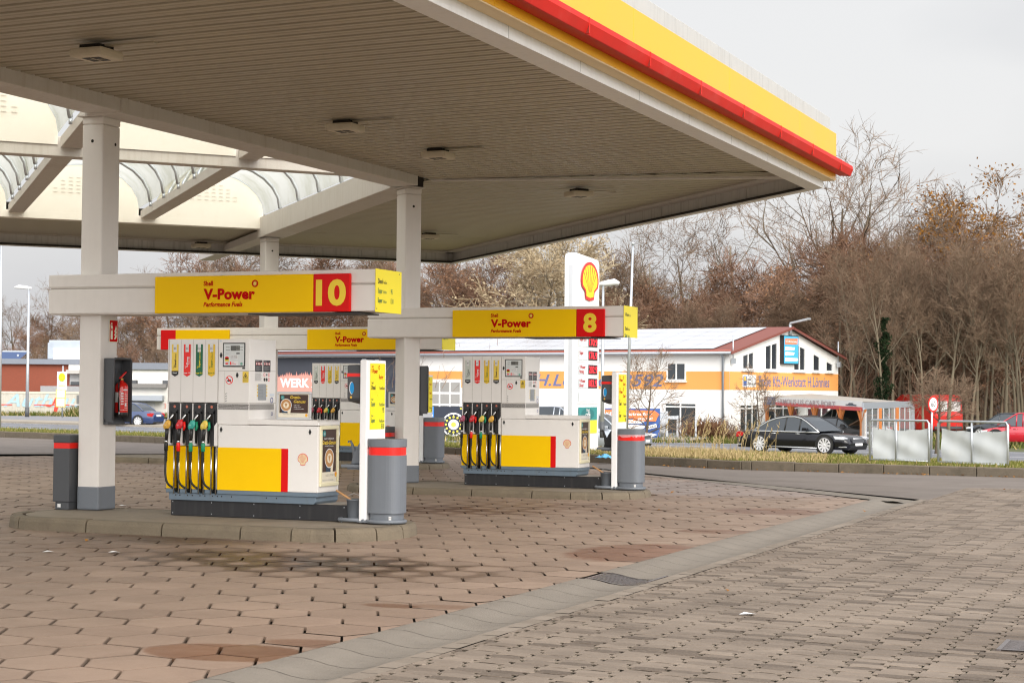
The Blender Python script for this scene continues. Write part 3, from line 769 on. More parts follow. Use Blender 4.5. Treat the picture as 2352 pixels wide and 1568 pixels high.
def pump(O, label, grades, post=True):
    t = thing('fuel_pump', label, 'fuel pump', O)
    D = .60
    # plinth and skirt
    m = MB(); m.box(.03, 2.52, .06, .62, .0, .195, BLKP)
    for x in (.06,.62,1.22,1.86,2.46): 
        m.disc((x,.06,.17), X, Z, .007, STEEL, .002, 8); m.disc((x,.06,.03), X, Z, .007, STEEL, .002, 8)
    m.build('plinth', t, bevel=.004, seg=1)
    m = MB(); m.rect((2.07,.08,.1965), X, Y, .43, .52, M('worn_slab', (.42,.38,.33), .8, var=.2, vs=9)); m.build('plinth_slab', t)
    m = MB(); m.prism([(.03,.195), (.03,.285), (2.10,.285), (2.10,.225), (2.07,.195)], 'y', .015, .58, BLUEGREY)
    for x in (.13,.19,.30,.37,.48,.55,.66,.73,.79,.93,1.42,1.56): m.disc((x,.015,.255), X, Z, .009, GAP, .002, 10)
    m.build('skirt', t, bevel=.003, seg=1)
    # lower cabinet
    m = MB()
    m.box(.735, 2.13, 0, D-.06, .335, 1.135, WHITE); o = m.build('cabinet', t, bevel=.012, seg=2)
    m = MB(); m.prism([(1.165,1.141), (2.138,1.141), (2.138,1.185), (2.11,1.205), (1.165,1.205)], 'y', -.005, D-.05, WHITE); m.build('worktop', t, bevel=.014, seg=3)
    m = MB(); m.box(.735, 2.132, -.003, D-.058, .285, .334, BLUEGREY); m.build('base_band', t, bevel=.003, seg=1)
    m = MB(); m.rect((.736,-.0, .336), FY, Z, .892, .522, YEL, .003); m.build('yellow_front', t)
    m = MB(); m.rect((1.628,-.0, .336), FY, Z, .095, .522, RED, .003); m.build('red_stripe', t)
    m = MB(); shell(m, V3((1.925,0,.735)), FY, Z, .14, M('pale_shell_yellow', (.85,.70,.42), .4), M('pale_shell_red', (.75,.22,.17), .4), .002); m.build('shell_emblem', t)
    def lock(m, u, w): m.disc((u,-.0,w), X, Z, .019, BLK, .004, 10); m.shape((u,-.0,w), X, Z, [(-.007,-.03),(.007,-.03),(.012,-.015),(.012,.02),(.004,.034),(-.004,.034),(-.012,.02),(-.012,-.015)], BLK, .006)
    m = MB(); lock(m, .782, 1.075); lock(m, 2.02, 1.065); lock(m, .768, 1.99); lock(m, 1.0, 1.745); m.build('lock', t)
    # nozzle tower
    m = MB(); m.box(0, .722, .12, D, .33, 2.19, WHITE); m.box(0,.018,0,.12,.86,2.19,WHITE); m.box(.018,.722,0,.12,1.405,2.19,WHITE); m.build('nozzle_tower', t, bevel=.008, seg=2)
    m = MB(); m.box(-.004,.724,.118,D+.004,.285,.334,BLUEGREY)
    for i in range(4):
        u = .178*i; m.box(u-.004 if i == 0 else u+.018, u+.10, -.002, .118, .285, .334, BLUEGREY)
    m.build('base_band', t, bevel=.003, seg=1)
    m = MB()
    for i in range(4): m.box(.018+.176*i-.0035, .018+.176*i+.0005, -.0015, 0, 1.41, 2.185, M('panel_seam', (.45,.42,.38), .6))
    m.rect((0,-.0,1.395), X, Z, .735, .006, GAP, .001); m.rect((.724,0,.336), X, Z, .006, 1.85, M('panel_seam', (.45,.42,.38)), .002)
    m.build('panel_seam', t)
    m = MB()
    for i, gk in enumerate(grades):
        col, tx, sm_, tc_, ft, fc, ex = GRADE[gk]; fuel_label(m, .058+.175*i, 2.125, .098, .40, col, tx, sm_, tc_, ft, fc, ex)
    m.build('fuel_label', t)
    ncol = {'diesel': (M('nozzle_amber', (.75,.42,.06), .4, var=.15, vs=30), BLK, BLK), 'vpower': (M('nozzle_red', (.66,.03,.04), .4, var=.2, vs=30), REDB, REDB), 'e10': (M('nozzle_teal', (.05,.40,.33), .4, var=.25, vs=30), M('green_plastic', (.01,.28,.14), .4), M('green_plastic', (.01,.28,.14))), 's95': (M('nozzle_gold', (.80,.60,.10), .4, var=.15, vs=30), M('green_plastic', (.01,.28,.14)), M('green_plastic', (.01,.28,.14))), 'vdiesel': (M('nozzle_blue_red', (.42,.10,.16), .4, var=.6, vs=30), BLK, BLK)}
    bw = M('nozzle_boot_black', (.02,.02,.021), .35, var=.15)
    for i, gk in enumerate(grades):
        u = .018+.178*i; c0, c1, c2 = ncol[gk]
        # holster bay: black back plate with a recess
        m = MB(); m.prism([(u,1.388), (u+.165,1.388), (u+.165,1.17), (u+.125,1.12), (u+.125,.875), (u+.075,.875), (u+.045,1.12), (u,1.19)], 'y', .012, .119, bw)
        m.box(u+.035, u+.125, -.006, .02, 1.27, 1.315, bw); m.box(u+.035, u+.05, -.006, .02, .90, 1.29, bw); m.box(u+.11, u+.125, -.006, .02, .88, 1.29, bw)
        m.rect((u+.055,.0125,1.19), X, Z, .05, .085, GAP, .002)
        m.disc((u+.083,.012,1.352), X, Z, .018, M('grade_button', (.55,.16,.10), .4), .003, 14)
        ho = m.build('holster', t)
        m = MB(); m.box(u+.10, u+.165, .0, .119, .86, 1.10, WHITE) if False else None
        m.prism([(u+.128,.872), (u+.176,.872), (u+.176,1.40), (u+.168,1.40), (u+.168,1.165), (u+.128,1.115)], 'y', -.001, .118, WHITE)
        m.prism([(u-.018,.872), (u+.04,.872), (u+.04,1.118), (u-.002,1.185), (u-.018,1.185)], 'y', .0, .117, WHITE); m.build('holster_surround', t)
        # hose channel: yellow cheek, dark slot, two chrome rails
        m = MB(); m.box(u-.018, u+.085, .0, .118, .336, .862, YEL); m.build('yellow_cheek', t)
        m = MB(); m.box(u+.085, u+.16, .07, .119, .30, .862, GAP); m.build('hose_slot', t)
        m = MB(); m.tube([(u+.093,-.004,.275), (u+.093,-.004,.868)], .010, CHROME, 8); m.tube([(u+.163,-.004,.275), (u+.163,-.004,.868)], .010, CHROME, 8); m.build('chrome_rail', t)
        # nozzle
        cx, cw = u+.012, 1.125
        m = MB(); m.tube([(cx+.07,.03,1.275), (cx+.058,-.01,1.245), (cx+.030,-.04,1.175)], [.011,.013,.015], CHROME, 8); nz = m.build('nozzle', t)
        m = MB(); pr = []
        for k in range(13):
            a = math.pi*k/12; pr.append((max(.001, .052*math.sin(a)*(1.0 if a < 1.7 else .92)), -.062*math.cos(a)))
        m.lathe(pr, (0,0,0), c0, 16, (0,0,1)); mv = []
        for v in m.v: mv.append((v[0]*.98+v[2]*.30, v[1]*.55, v[2]))
        m.v = [(a+cx+.004, b-.052, c+cw) for a, b, c in mv]
        m.tube([(cx+.058,-.03,1.165), (cx+.066,-.03,1.10), (cx+.052,-.035,1.06)], [.016,.018,.012], c1, 7)
        m.disc((cx+.004,-.0835,cw+.0), X, Z, .03, PAPER if False else c0, .0, 10)
        m.text('Shell', (cx+.002,-.083,cw-.005), X, Z, .010, TXW, .004, .0, align='C'); m.tube([(cx-.02,-.05,1.178), (cx+.05,-.05,1.184)], .008, c1, 6)
        m.build('nozzle_cover', nz)
        m = MB(); m.tube([(cx+.0,-.05,1.08), (cx+.002,-.055,1.03), (cx-.004,-.055,.93)], [.022,.024,.021], bw, 10); m.build('nozzle_grip', nz)
        m = MB(); m.lathe([(.019,0), (.021,.002), (.021,.02), (.019,.022)], (cx-.005,-.055,.908), CHROME, 12); m.build('swivel', nz)
        m = MB(); m.lathe([(.020,0), (.025,.004), (.025,.09), (.022,.105)], (cx-.006,-.055,.80), c2, 12); m.build('hose_sleeve', nz)
        m = MB(); pts = []
        base = V3((cx-.006,-.055,.80)); pA = [base, base+V3((-.004,0,-.13)), V3((cx-.008,-.062,.52)), V3((cx+.02,-.05,.40)), V3((cx+.085,.02,.325)), V3((cx+.115,.06,.30))]
        def cr_(p, t_):
            n = len(p)-1; f = t_*n; k = min(int(f), n-1); f -= k
            a, b, c, d = p[max(k-1,0)], p[k], p[k+1], p[min(k+2,n)]
            return .5*((2*b)+(c-a)*f+(2*a-5*b+4*c-d)*f*f+(3*b-a-3*c+d)*f**3)
        pts = [cr_(pA, k/22) for k in range(23)]; rs = [.0185 if k < 5 else .0135 for k in range(23)]
        m.tube(pts, rs, BLK, 9)
        for k in range(6): m.lathe([(.0185,0), (.0205,.004), (.0205,.008), (.0185,.012)], base+V3((-.001,0,-.02-k*.02)), BLK, 10)
        m.build('hose', nz)
    # display head
    m = MB(); m.box(.728, 1.168, .0, D+.05, 1.138, 2.188, WHITE); m.build('display_head', t, bevel=.007, seg=2)
    m = MB(); 
    for w in (1.797, 1.402): m.rect((.73,0,w), X, Z, .436, .006, M('panel_seam', (.45,.42,.38)), .002); m.rect((1.168,0,w), Y, Z, D+.05, .006, M('panel_seam', (.45,.42,.38)), .002)
    m.rect((.82,0,1.405), X, Z, .003, .39, M('panel_seam', (.45,.42,.38)), .002); m.build('panel_seam', t)
    PERF = M('perforated_grille', (.42,.40,.38), .4, metal=.4, var=.9, vs=130)
    m = MB(); m.rect((.733,0,1.322), X, Z, .43, .072, PERF, .002); m.rect((1.168,.01,1.322), Y, Z, D, .072, PERF, .002)
    for a in range(28):
        for b in range(4): m.disc((.745+a*.0152+(b % 2)*.0076, 0, 1.334+b*.016), X, Z, .0052, GAP, .003, 6)
    for a in range(38):
        for b in range(4): m.disc((1.168,.02+a*.0152+(b % 2)*.0076, 1.334+b*.016), Y, Z, .0042, M('grille_hole', (.25,.24,.22)), .003, 6)
    m.build('vent_grille', t)
    m = MB(); m.rect((.795,0,1.846), X, Z, .315, .297, BLK, .004); m.build('display_bezel', t)
    m = MB(); m.rect((.808,0,1.862), X, Z, .288, .268, M('display_face', (.66,.69,.68), .25, var=.03), .006)
    LCD = M('lcd_grey', (.10,.10,.09), .3, var=.1)
    m.rect((.905,0,2.045), X, Z, .13, .062, LCD, .007); m.rect((.985,0,2.004), X, Z, .048, .018, LCD, .007)
    LCT = M('lcd_digits', (.36,.36,.32), .4)
    for w in (2.082, 2.05): m.text('0.00', (1.03,0,w), X, Z, .020, LCT, .009, .01, align='R')
    for s_, u_, w_ in (('BETRAG',.838,2.083), ('ABGABE',.838,2.05), ('EURO',1.042,2.083), ('LITER',1.042,2.05)): m.text(s_, (u_,0,w_), X, Z, .011, TXK, .007, .01)
    m.text('Preis je Liter', (.838,0,2.008), X, Z, .007, TXK, .007); m.rect((.905,0,1.945), X, Z, .105, .046, PAPER, .0065)
    for k in range(4): m.text('Bitte Betrag an der Kasse zahlen', (.91,0,1.982-k*.010), X, Z, .0055, TXK, .008, width=.09)
    m.rect((.825,0,1.915), X, Z, .055, .04, YELB2, .007); m.disc((.852,0,1.955), X, Z, .03, REDB, .007, 14, .02); m.disc((.852,0,1.888), X, Z, .024, REDB, .007, 14, .011)
    m.rect((.895,0,1.868), X, Z, .12, .048, PAPER, .0066); m.text('Shell', (.922,0,1.894), X, Z, .012, REDB, .008, .005); m.text('SmartPay', (.922,0,1.878), X, Z, .012, REDB, .008, .005)
    m.rect((.898,0,1.872), X, Z, .018, .04, REDB, .0075); m.disc((1.06,0,1.885), X, Z, .018, M('sticker_green', (.2,.42,.33)), .007, 14)
    m.build('display', t)
    # stickers on the front
    m = MB(); c = V3((.888,0,1.685)); m.disc(c, X, Z, .052, REDB, .003, 24); m.disc(c, X, Z, .042, TXW, .004, 24)
    m.shape(c, X, Z, [(-.028,-.018),(.024,-.02),(.028,.0),(.012,.012),(.0,.006),(-.006,.024),(-.018,.02),(-.012,.002),(-.028,.0)], TXK, .005)
    q = V3((.707,0,.707)); q2 = V3((.707,0,-.707)); m.shape(c, V3((.707,0,-.707)), V3((.707,0,.707)), [(-.046,-.006),(.046,-.006),(.046,.006),(-.046,.006)], REDB, .006)
    m.build('no_motorcycle_sticker', t); m = MB()
    m.rect((1.075,0,1.655), X, Z, .085, .135, YELB2, .003); m.shape((1.117,0,1.712), X, Z, [(-.033,0),(.033,0),(0,.06)], TXK, .004); m.shape((1.117,0,1.717), X, Z, [(-.022,0),(.022,0),(0,.04)], YELB2, .005)
    m.shape((1.117,0,1.72), X, Z, [(-.01,0),(.01,.004),(.004,.026),(-.004,.02)], TXK, .006)
    for k in range(4): m.text('Achtung beim Tanken', (1.082,0,1.695-k*.010), X, Z, .006, TXK, .005, width=.068)
    m.build('hazard_sticker', t); m = MB()
    for k in range(4): m.shape((.832,0,1.418+k*.03), X, Z, [(0,0),(.012,.004),(.028,.016),(.016,.014),(.018,.02),(.004,.01)], M('faded_ink', (.25,.25,.25), .6), .003)
    m.build('faded_print', t); m = MB()
    m.ring((.762,0,2.165), X, Z, .008, .011, M('sticker_blue', (.25,.5,.7)), .003, 6)
    m.build('seal_sticker', t); m = MB(); m.rect((1.07,0,1.822), X, Z, .04, .018, BLK, .003); m.build('type_plate', t)
    m = MB(); xx = 1.168
    for v_ in (.135, .335): m.rect((xx,v_,1.79), RX, Z, .175, .145, M('sticker_charcoal', (.045,.045,.05), .5, var=.2, vs=90), .003)
    for v_ in (.135, .335):
        m.text('Gefahrstoff', (xx,v_+.012,1.915), RX, Z, .010, TXW, .005)
        for k in range(4): 
            cc = V3((xx,v_+.03+k*.038,1.89)); m.shape(cc, RX, Z, [(-.017,0),(0,-.022),(.017,0),(0,.022)], REDB, .005); m.shape(cc, RX, Z, [(-.012,0),(0,-.016),(.012,0),(0,.016)], TXW, .006)
        for k in range(6): m.rect((xx,v_+.014,1.855-k*.009), RX, Z, .145-.03*(k % 3), .003, M('faded_ink2', (.35,.35,.35)), .005)
    m.build('hazard_notice', t); m = MB()
    for k in range(11): m.rect((xx,.135,1.77-k*.009), RX, Z, .165-.02*(k % 2), .003, M('faded_ink', (.25,.25,.25)), .003)
    m.build('notice_text', t); m = MB()
    for k in range(6):
        cc = V3((xx,.365+(k % 3)*.055,1.755-(k//3)*.06)); m.disc(cc, RX, Z, .022, REDB if k in (0,2,5) else TXK if k in (3,4) else TXW, .003, 14); m.disc(cc, RX, Z, .015, TXW if k in (0,2,5) else TXK, .004, 12)
    m.build('pictogram_sticker', t); m = MB()
    m.rect((xx,.21,1.44), RX, Z, .20, .20, M('payment_plate', (.36,.38,.40), .35, metal=.3, var=.25, vs=30), .004)
    for k in range(4):
        for v_ in (.195,.425): m.disc((xx,v_,1.615-k*.04), RX, Z, .013, YELB2, .004, 10)
    for k in range(8): m.rect((xx,.23,1.60-k*.018), RX, Z, .10, .003, M('faded_ink', (.25,.25,.25)), .0055)
    m.build('payment_plate', t); m = MB()
    m.ring((xx,.55,1.44), RX, Z, .026, .036, M('sticker_navy', (.02,.06,.3)), .003, 20); m.rect((xx,.50,1.49), RX, Z, .11, .03, M('sticker_ice', (.66,.72,.78)), .003); m.ring((xx,.56,1.27), RX, Z, .016, .023, M('sticker_navy', (.02,.06,.3)), .003, 16)
    m.build('notice_sticker', t)
    # poster frame on the end of the cabinet
    xx = 2.13; m = MB(); fr = [(.035,.41,.505,.465), (.035,1.085,.505,1.14), (.035,.41,.08,1.14), (.46,.41,.505,1.14)]
    for a, b, c, d in ((.035,.41,.505,.455), (.035,1.095,.505,1.14), (.035,.455,.078,1.095), (.462,.455,.505,1.095)): m.box(xx, xx+.022, a, c, b, d, CREAM)
    fo = m.build('poster_frame', t, bevel=.008, seg=2)
    m = MB(); m.rect((xx,.078,.455), RX, Z, .384, .64, POSTC, .004); m.rect((xx,.088,.58), RX, Z, .364, .515, POSTB, .006)
    m.text('Becher für Becher zum', (xx,.27,.975), RX, Z, .022, TXW, .008, .01, align='C', width=.24)
    m.text('Gratis-Genuss', (xx,.27,.915), RX, Z, .048, TXY, .008, .015, .25, align='C', width=.345); m.text('Der Shell Café Sammelpass', (xx,.27,.888), RX, Z, .016, TXW, .008, .005, align='C', width=.22)
    m.disc((xx,.145,1.045), RX, Z, .038, TEAL, .008, 18); m.text('Shell', (xx,.145,1.05), RX, Z, .012, TXW, .010, .0, align='C'); m.text('café', (xx,.145,1.03), RX, Z, .018, TXW, .010, .01, align='C')
    cup(m, V3((xx,.275,.745)), RX, Z, .118, .008); m.rect((xx,.09,.455), RX, Z, .36, .125, POSTC, .012)
    for k in range(2): m.text('Jetzt Sammelpass in der Filiale mitnehmen', (xx,.175,.545-k*.014), RX, Z, .008, TXK, .014, width=.20)
    for k in range(2): m.rect((xx,.095,.485-k*.01), RX, Z, .28, .003, M('faded_ink2', (.35,.35,.35)), .014)
    shell(m, V3((xx,.435,.545)), RX, Z, .055, YELB, REDB, .014); m.build('poster', fo)
    return t
def bin_(O, u, v, label, film=False):
    t = thing('waste_bin', label, 'waste bin', (O[0]+u, O[1]+v, O[2]), 0, 'grey bins with a red band')
    def prof(a, b, k=10):
        pts = [(-a, -b)]+[(-a+.02, -b-.0)]
        return pts
    def oval(w, d, n=12, f=.10):   # rounded front, straight sides
        pts = [(-w, d*.8), (-w, -d*.55)]
        for i in range(n+1):
            a = math.pi+math.pi*i/n; pts.append((w*.985*math.cos(a)*1.0, -d*.55+f*math.sin(a)))
        pts += [(w, -d*.55), (w, d*.8)]
        return pts
    def oval2(w, d):
        pts = []; n = 36
        for i in range(n):
            a = 2*math.pi*i/n; c, s_ = math.cos(a), math.sin(a); e = .62
            pts.append((w*math.copysign(abs(c)**e, c), d*math.copysign(abs(s_)**e, s_)))
        return pts
    m = MB(); m.prism(oval2(.213,.19), 'z', .125, .81, GREY, False); m.prism(oval2(.187,.168), 'z', .03, .125, GREY); m.rect((.105,-.165,.05), X, Z, .035, .045, PAPER, .004)
    m.text('SHELL', (.122,-.169,.075), X, Z, .008, TXK, .003, align='C'); o = m.build('bin_body', t, bevel=.012, seg=2)
    m = MB(); m.prism(oval2(.206,.184), 'z', .81, .905, REDB); m.build('red_band', t)
    m = MB(); m.prism(oval2(.215,.192), 'z', .905, 1.0, GREY); m.build('bin_lid', t, bevel=.014, seg=3)
    if film:
        m = MB(); FILM = M('clear_bag_film', (.8,.8,.82), .15, alpha=.35, var=0); n = 28; vv = []
        for i in range(n):
            a = rad(180+180*i/(n-1)); c, s_ = math.cos(a), math.sin(a); p = (.216*math.copysign(abs(c)**.62, c), .194*math.copysign(abs(s_)**.62, s_))
            vv += [(p[0], p[1], .908), (p[0]*1.02, p[1]*1.02-.004, .875+random.uniform(-.02,.018))]
        m.add(vv, [(2*i,2*i+2,2*i+3,2*i+1) for i in range(n-1)], FILM, True); m.build('bin_liner', t)
    return t
def service_post(O, lines, label, dispenser_side=-1, with_bucket=True, can_style=0, lab=''):
    t = thing('service_post', label, 'service post', O)
    m = MB(); m.box(2.735, 2.835, -.105, .40, .005, 1.935, WHITE2); m.build('post', t, bevel=.022, seg=4)
    m = MB(); m.rect((2.835,-.035,1.11), RX, Z, .40, .785, YELB, .003)
    for k, (a, b, c, colr) in enumerate(lines):
        w = 1.80-.195*k
        m.text('Shell', (2.835,.0,w+.045), RX, Z, .028, colr, .005, .008, xs=.7); m.text(a, (2.835,-.005,w-.022), RX, Z, .056, colr, .005, .02, xs=.58)
        if b == 'FuelSave': m.text(b, (2.835,.355,w-.022), RX, Z, .038, colr, .005, .008, align='R', width=.14)
        elif b: m.text(b, (2.835,.31,w-.088), RX, Z, .05, colr, .005, .012, .2, xs=.62, align='R')
        if c: m.text(c, (2.835,.345,w-.098), RX, Z, .06, colr, .005, .012, xs=.62, align='R')
        if a.startswith('V-'): m.ring((2.835,.20,w+.045), RX, Z, .012, .018, colr, .005, 14, 1.5)
    m.build('price_panel', t)
    m = MB(); m.box(2.74,2.775,-.06,-.02,1.935,1.945,STEEL); m.box(2.74,2.775,.28,.32,1.935,1.945,STEEL); m.build('post_bolt', t)
    # towel dispenser on the pump side
    m = MB(); m.prism([(-.06,1.865), (-.03,1.875), (.33,1.885), (.35,1.86), (.35,1.42), (.30,1.40), (-.02,1.44), (-.06,1.48)], 'x', 2.545, 2.733, GREYD); d = m.build('towel_dispenser', t, bevel=.012, seg=2)
    m = MB(); m.box(2.5435, 2.7335, -.062, .352, 1.735, 1.775, REDB); m.build('red_band', d)
    m = MB(); m.disc((2.605,-.06,1.60), X, Z, .030, TXW, .003, 20, .075); m.disc((2.612,-.06,1.60), X, Z, .028, M('blue_towel', (.02,.28,.62), .8, var=.25, vs=40), .005, 20, .068); m.disc((2.60,-.06,1.49), X, Z, .014, YELB2, .004, 14); m.disc((2.60,-.06,1.49), X, Z, .006, REDB, .006, 8); m.build('towel_slot', d)
    # can shelf and floor ring
    m = MB(); m.box(2.47,2.74,-.06,.32,.655,.69,GREY); m.box(2.54,2.70,-.03,.22,.63,.655,GREY); m.build('can_shelf', t, bevel=.008, seg=2)
    m = MB(); m.tube([(2.735,-.08,.035), (2.47,-.08,.035), (2.43,.0,.035), (2.43,.25,.035), (2.47,.33,.035), (2.735,.33,.035)], .024, GREY, 8)
    pts = [(2.80,-.12,.03)]+[(3.03+.235*math.cos(a), .03+.205*math.sin(a), .03) for a in [rad(200+i*18) for i in range(13)]]+[(2.80,.2,.03)]
    m.tube(pts, .024, GREY, 8)
    for a in ((3.15,-.12), (3.23,.04), (2.49,-.06)): m.tube([(*a,.03), (*a,-.0)], .009, STEEL, 6)
    m.box(2.74,3.2,-.15,.2,.018,.03,GREY); m.build('floor_ring', t)
    return t
def watering_can(O, u, v, label, dark=False):
    t = thing('watering_can', label, 'watering can', (O[0]+u, O[1]+v, O[2]+.692)); g = BLK if dark else GREY
    m = MB(); m.prism([(-.075,0), (.085,0), (.11,.20), (.10,.27), (.05,.28), (.0,.20), (-.05,.10)], 'y', -.09, .09, g); m.build('can_body', t, bevel=.018, seg=2)
    m = MB(); m.tube([(-.055,0,.02), (-.07,0,.14), (-.105,0,.24), (-.125,0,.275), (-.148,0,.272), (-.155,0,.25)], [.032,.026,.016,.013,.012,.011], g, 9); m.build('can_spout', t)
    m = MB(); m.tube([(.06,0,.27), (.11,0,.29), (.145,0,.25), (.14,0,.12), (.09,0,.08)], .013, g, 7); m.build('can_handle', t)
    return t
def bucket(O, u, v, label):
    t = thing('bucket', label, 'bucket', (O[0]+u, O[1]+v, O[2]+.045))
    m = MB(); m.lathe([(.090,0), (.092,.004), (.110,.215), (.118,.217), (.118,.232), (.108,.232), (.104,.20), (.088,.012), (.02,.01)], (0,0,0), GREY, 28, cap=True); m.build('bucket_body', t)
    m = MB(); m.tube([(-.11,0,.215), (-.09,-.03,.27), (.0,-.05,.30), (.09,-.03,.27), (.11,0,.215)], .004, STEEL, 6); m.build('bucket_handle', t)
    q = thing('squeegee', label.replace('grey bucket', 'wooden handled squeegee leaning in the bucket'), 'squeegee', (O[0]+u, O[1]+v, O[2]+.045))
    m = MB(); m.tube([(-.24,-.05,.33), (-.10,-.02,.245), (.03,0,.16)], [.012,.014,.012], M('wood_handle', (.52,.28,.12), .55, var=.2, vs=20), 8); m.build('wooden_handle', q)
    m = MB(); m.box(.0,.06,-.05,.05,.12,.165,BLK); m.build('squeegee_head', q)
    return t, q
def bollard_bin(O, label, u=-1.86, v=.35):
    t = thing('waste_bin', label, 'waste bin', (O[0]+u+.14, O[1]+v, O[2]), 0, 'slim dark bins beside the canopy columns')
    m = MB(); m.box(-.125,.125,-.16,.16,.10,.79,GREYD); m.box(-.10,.11,-.14,.14,0,.10,GREYD); m.rect((-.06,-.14,.03), X, Z, .05, .045, PAPER, .003); m.build('bin_body', t, bevel=.012, seg=2)
    m = MB(); m.box(-.12,.12,-.155,.155,.79,.86,REDB); m.build('red_band', t)
    m = MB(); m.box(-.127,.127,-.162,.162,.86,.965,GREYD); m.build('bin_lid', t, bevel=.014, seg=2)
    return t
def extinguisher_box(pos, rz, label, sign_label=None, ext_label=None):
    """open cabinet, back plate on local X=0, opening along +X; local Y across, Z up"""
    t = thing('extinguisher_cabinet', label, 'cabinet', pos, rz); w = .20; H = .86; d = .15
    m = MB(); m.box(0,.012,-w,w,0,H,GREYD); m.box(.012,d,-w,-w+.014,.03,H-.01,GREYD); m.box(.012,d,w-.014,w,.03,H-.01,GREYD); m.box(.012,d,-w,w,H-.022,H,GREYD)
    m.prism([(.012,0),(.07,0),(.06,.03),(.012,.10)], 'y', -w, w, GREYD); m.build('cabinet_shell', t, bevel=.006, seg=1)
    m = MB(); m.tube([(d,-w,.06), (d,-w,H-.03), (d,-w+.03,H-.004), (d,w-.03,H-.004), (d,w,H-.03), (d,w,.0)], .014, GREYD, 7); m.box(.012,.02,-.10,-.06,.02,.06,GREYD); m.box(.012,.02,.06,.10,.02,.06,GREYD); m.text('TOTAL', (.012,-.13,.66), RX, Z, .075, M('embossed_grey', (.055,.058,.064), .5), .004, .02); m.build('cabinet_rim', t)
    if ext_label:
        e = thing('fire_extinguisher', ext_label, 'fire extinguisher', pos, rz)
        def P(x, y, z): return (x, y, z)
        EXR = M('extinguisher_red', (.72,.012,.008), .22, var=.04, coat=.5)
        m = MB(); cx, cy = .10, .055
        m.lathe([(.02,.12), (.082,.125), (.086,.15), (.086,.48), (.08,.515), (.05,.545), (.028,.56), (.028,.575)], (cx,cy,0), EXR, 26); m.build('cylinder', e)
        m = MB(); m.lathe([(.078,.10), (.088,.105), (.088,.155), (.086,.158)], (cx,cy,0), BLK, 26); m.build('foot_ring', e)
        m = MB(); m.lathe([(.018,.57), (.024,.575), (.024,.60), (.015,.605)], (cx,cy,0), M('brass_valve', (.55,.38,.12), .3, metal=.9), 12); m.build('valve', e)
        m = MB(); m.tube([(cx,cy-.05,.60), (cx,cy-.01,.615), (cx+.01,cy+.06,.67), (cx+.015,cy+.085,.685)], [.012,.016,.013,.008], EXR, 7); m.build('lever', e)
        m = MB(); m.tube([(cx,cy-.02,.585), (cx+.02,cy-.08,.575), (cx+.03,cy-.105,.50), (cx+.03,cy-.105,.30), (cx+.03,cy-.095,.16)], .010, BLK, 7); m.tube([(cx+.03,cy-.095,.165), (cx+.03,cy-.093,.13)], .012, STEEL, 7); m.tube([(cx,cy+.02,.585), (cx,cy+.07,.56), (cx-.02,cy+.085,.53)], .011, BLK, 7); m.build('discharge_hose', e)
        m = MB()          # wrapped paper labels
        def wrap(a0, a1, z0, z1, r, mat):
            n = 8; vv = []
            for i in range(n+1):
                a = rad(a0+(a1-a0)*i/n); vv += [(cx+r*math.cos(a), cy+r*math.sin(a), z0), (cx+r*math.cos(a), cy+r*math.sin(a), z1)]
            m.add(vv, [(2*i,2*i+2,2*i+3,2*i+1) for i in range(n)], mat)
        wrap(-125,-82,.29,.42,.0868,PAPER); wrap(-70,-66,.19,.44,.0868,PAPER); wrap(-66,8,.19,.195,.0868,PAPER); wrap(-40,8,.44,.46,.0868,PAPER)
        for k in range(9):
            wrap(-28,6,.21+k*.022,.222+k*.022,.0868,M('label_pink', (.80,.42,.40), .5))
        for k in range(5): wrap(-60,-36,.26+k*.034,.278+k*.034,.0869,PAPER)
        wrap(-24,-8,.24,.275,.0872,PAPER); m.build('instruction_label', e)
    if sign_label:
        s_ = thing('fire_extinguisher_sign', sign_label, 'safety sign', pos, rz); m = MB(); GLOW = M('luminous_cream', (.80,.82,.62), .5)
        m.box(0,.003,-.095,.095,1.07,1.36,GLOW); m.build('sign_plate', s_)
        m = MB(); o = V3((.003,-.088,1.077)); m.rect(o, RX, Z, .176, .276, REDT, .001)
        def sh(pts): m.shape(o, RX, Z, pts, GLOW, .003)
        sh([(.02,.03),(.065,.03),(.065,.19),(.055,.205),(.055,.215),(.03,.215),(.03,.205),(.02,.19)]); sh([(.03,.222),(.055,.222),(.05,.25),(.036,.25)]); sh([(.03,.235),(.034,.242),(.014,.22),(.012,.19),(.018,.19),(.02,.215)])
        m.rect(o+RX*.028+Z*.14, RX, Z, .028, .03, REDT, .005)
        for k in range(3):
            b = .035+k*.048; sh([(.095,b),(.12,b-.006),(.15,b+.02),(.16,b+.06),(.148,b+.045),(.14,b+.085),(.125,b+.05),(.118,b+.03)])
        m.build('pictogram', s_)
    return t
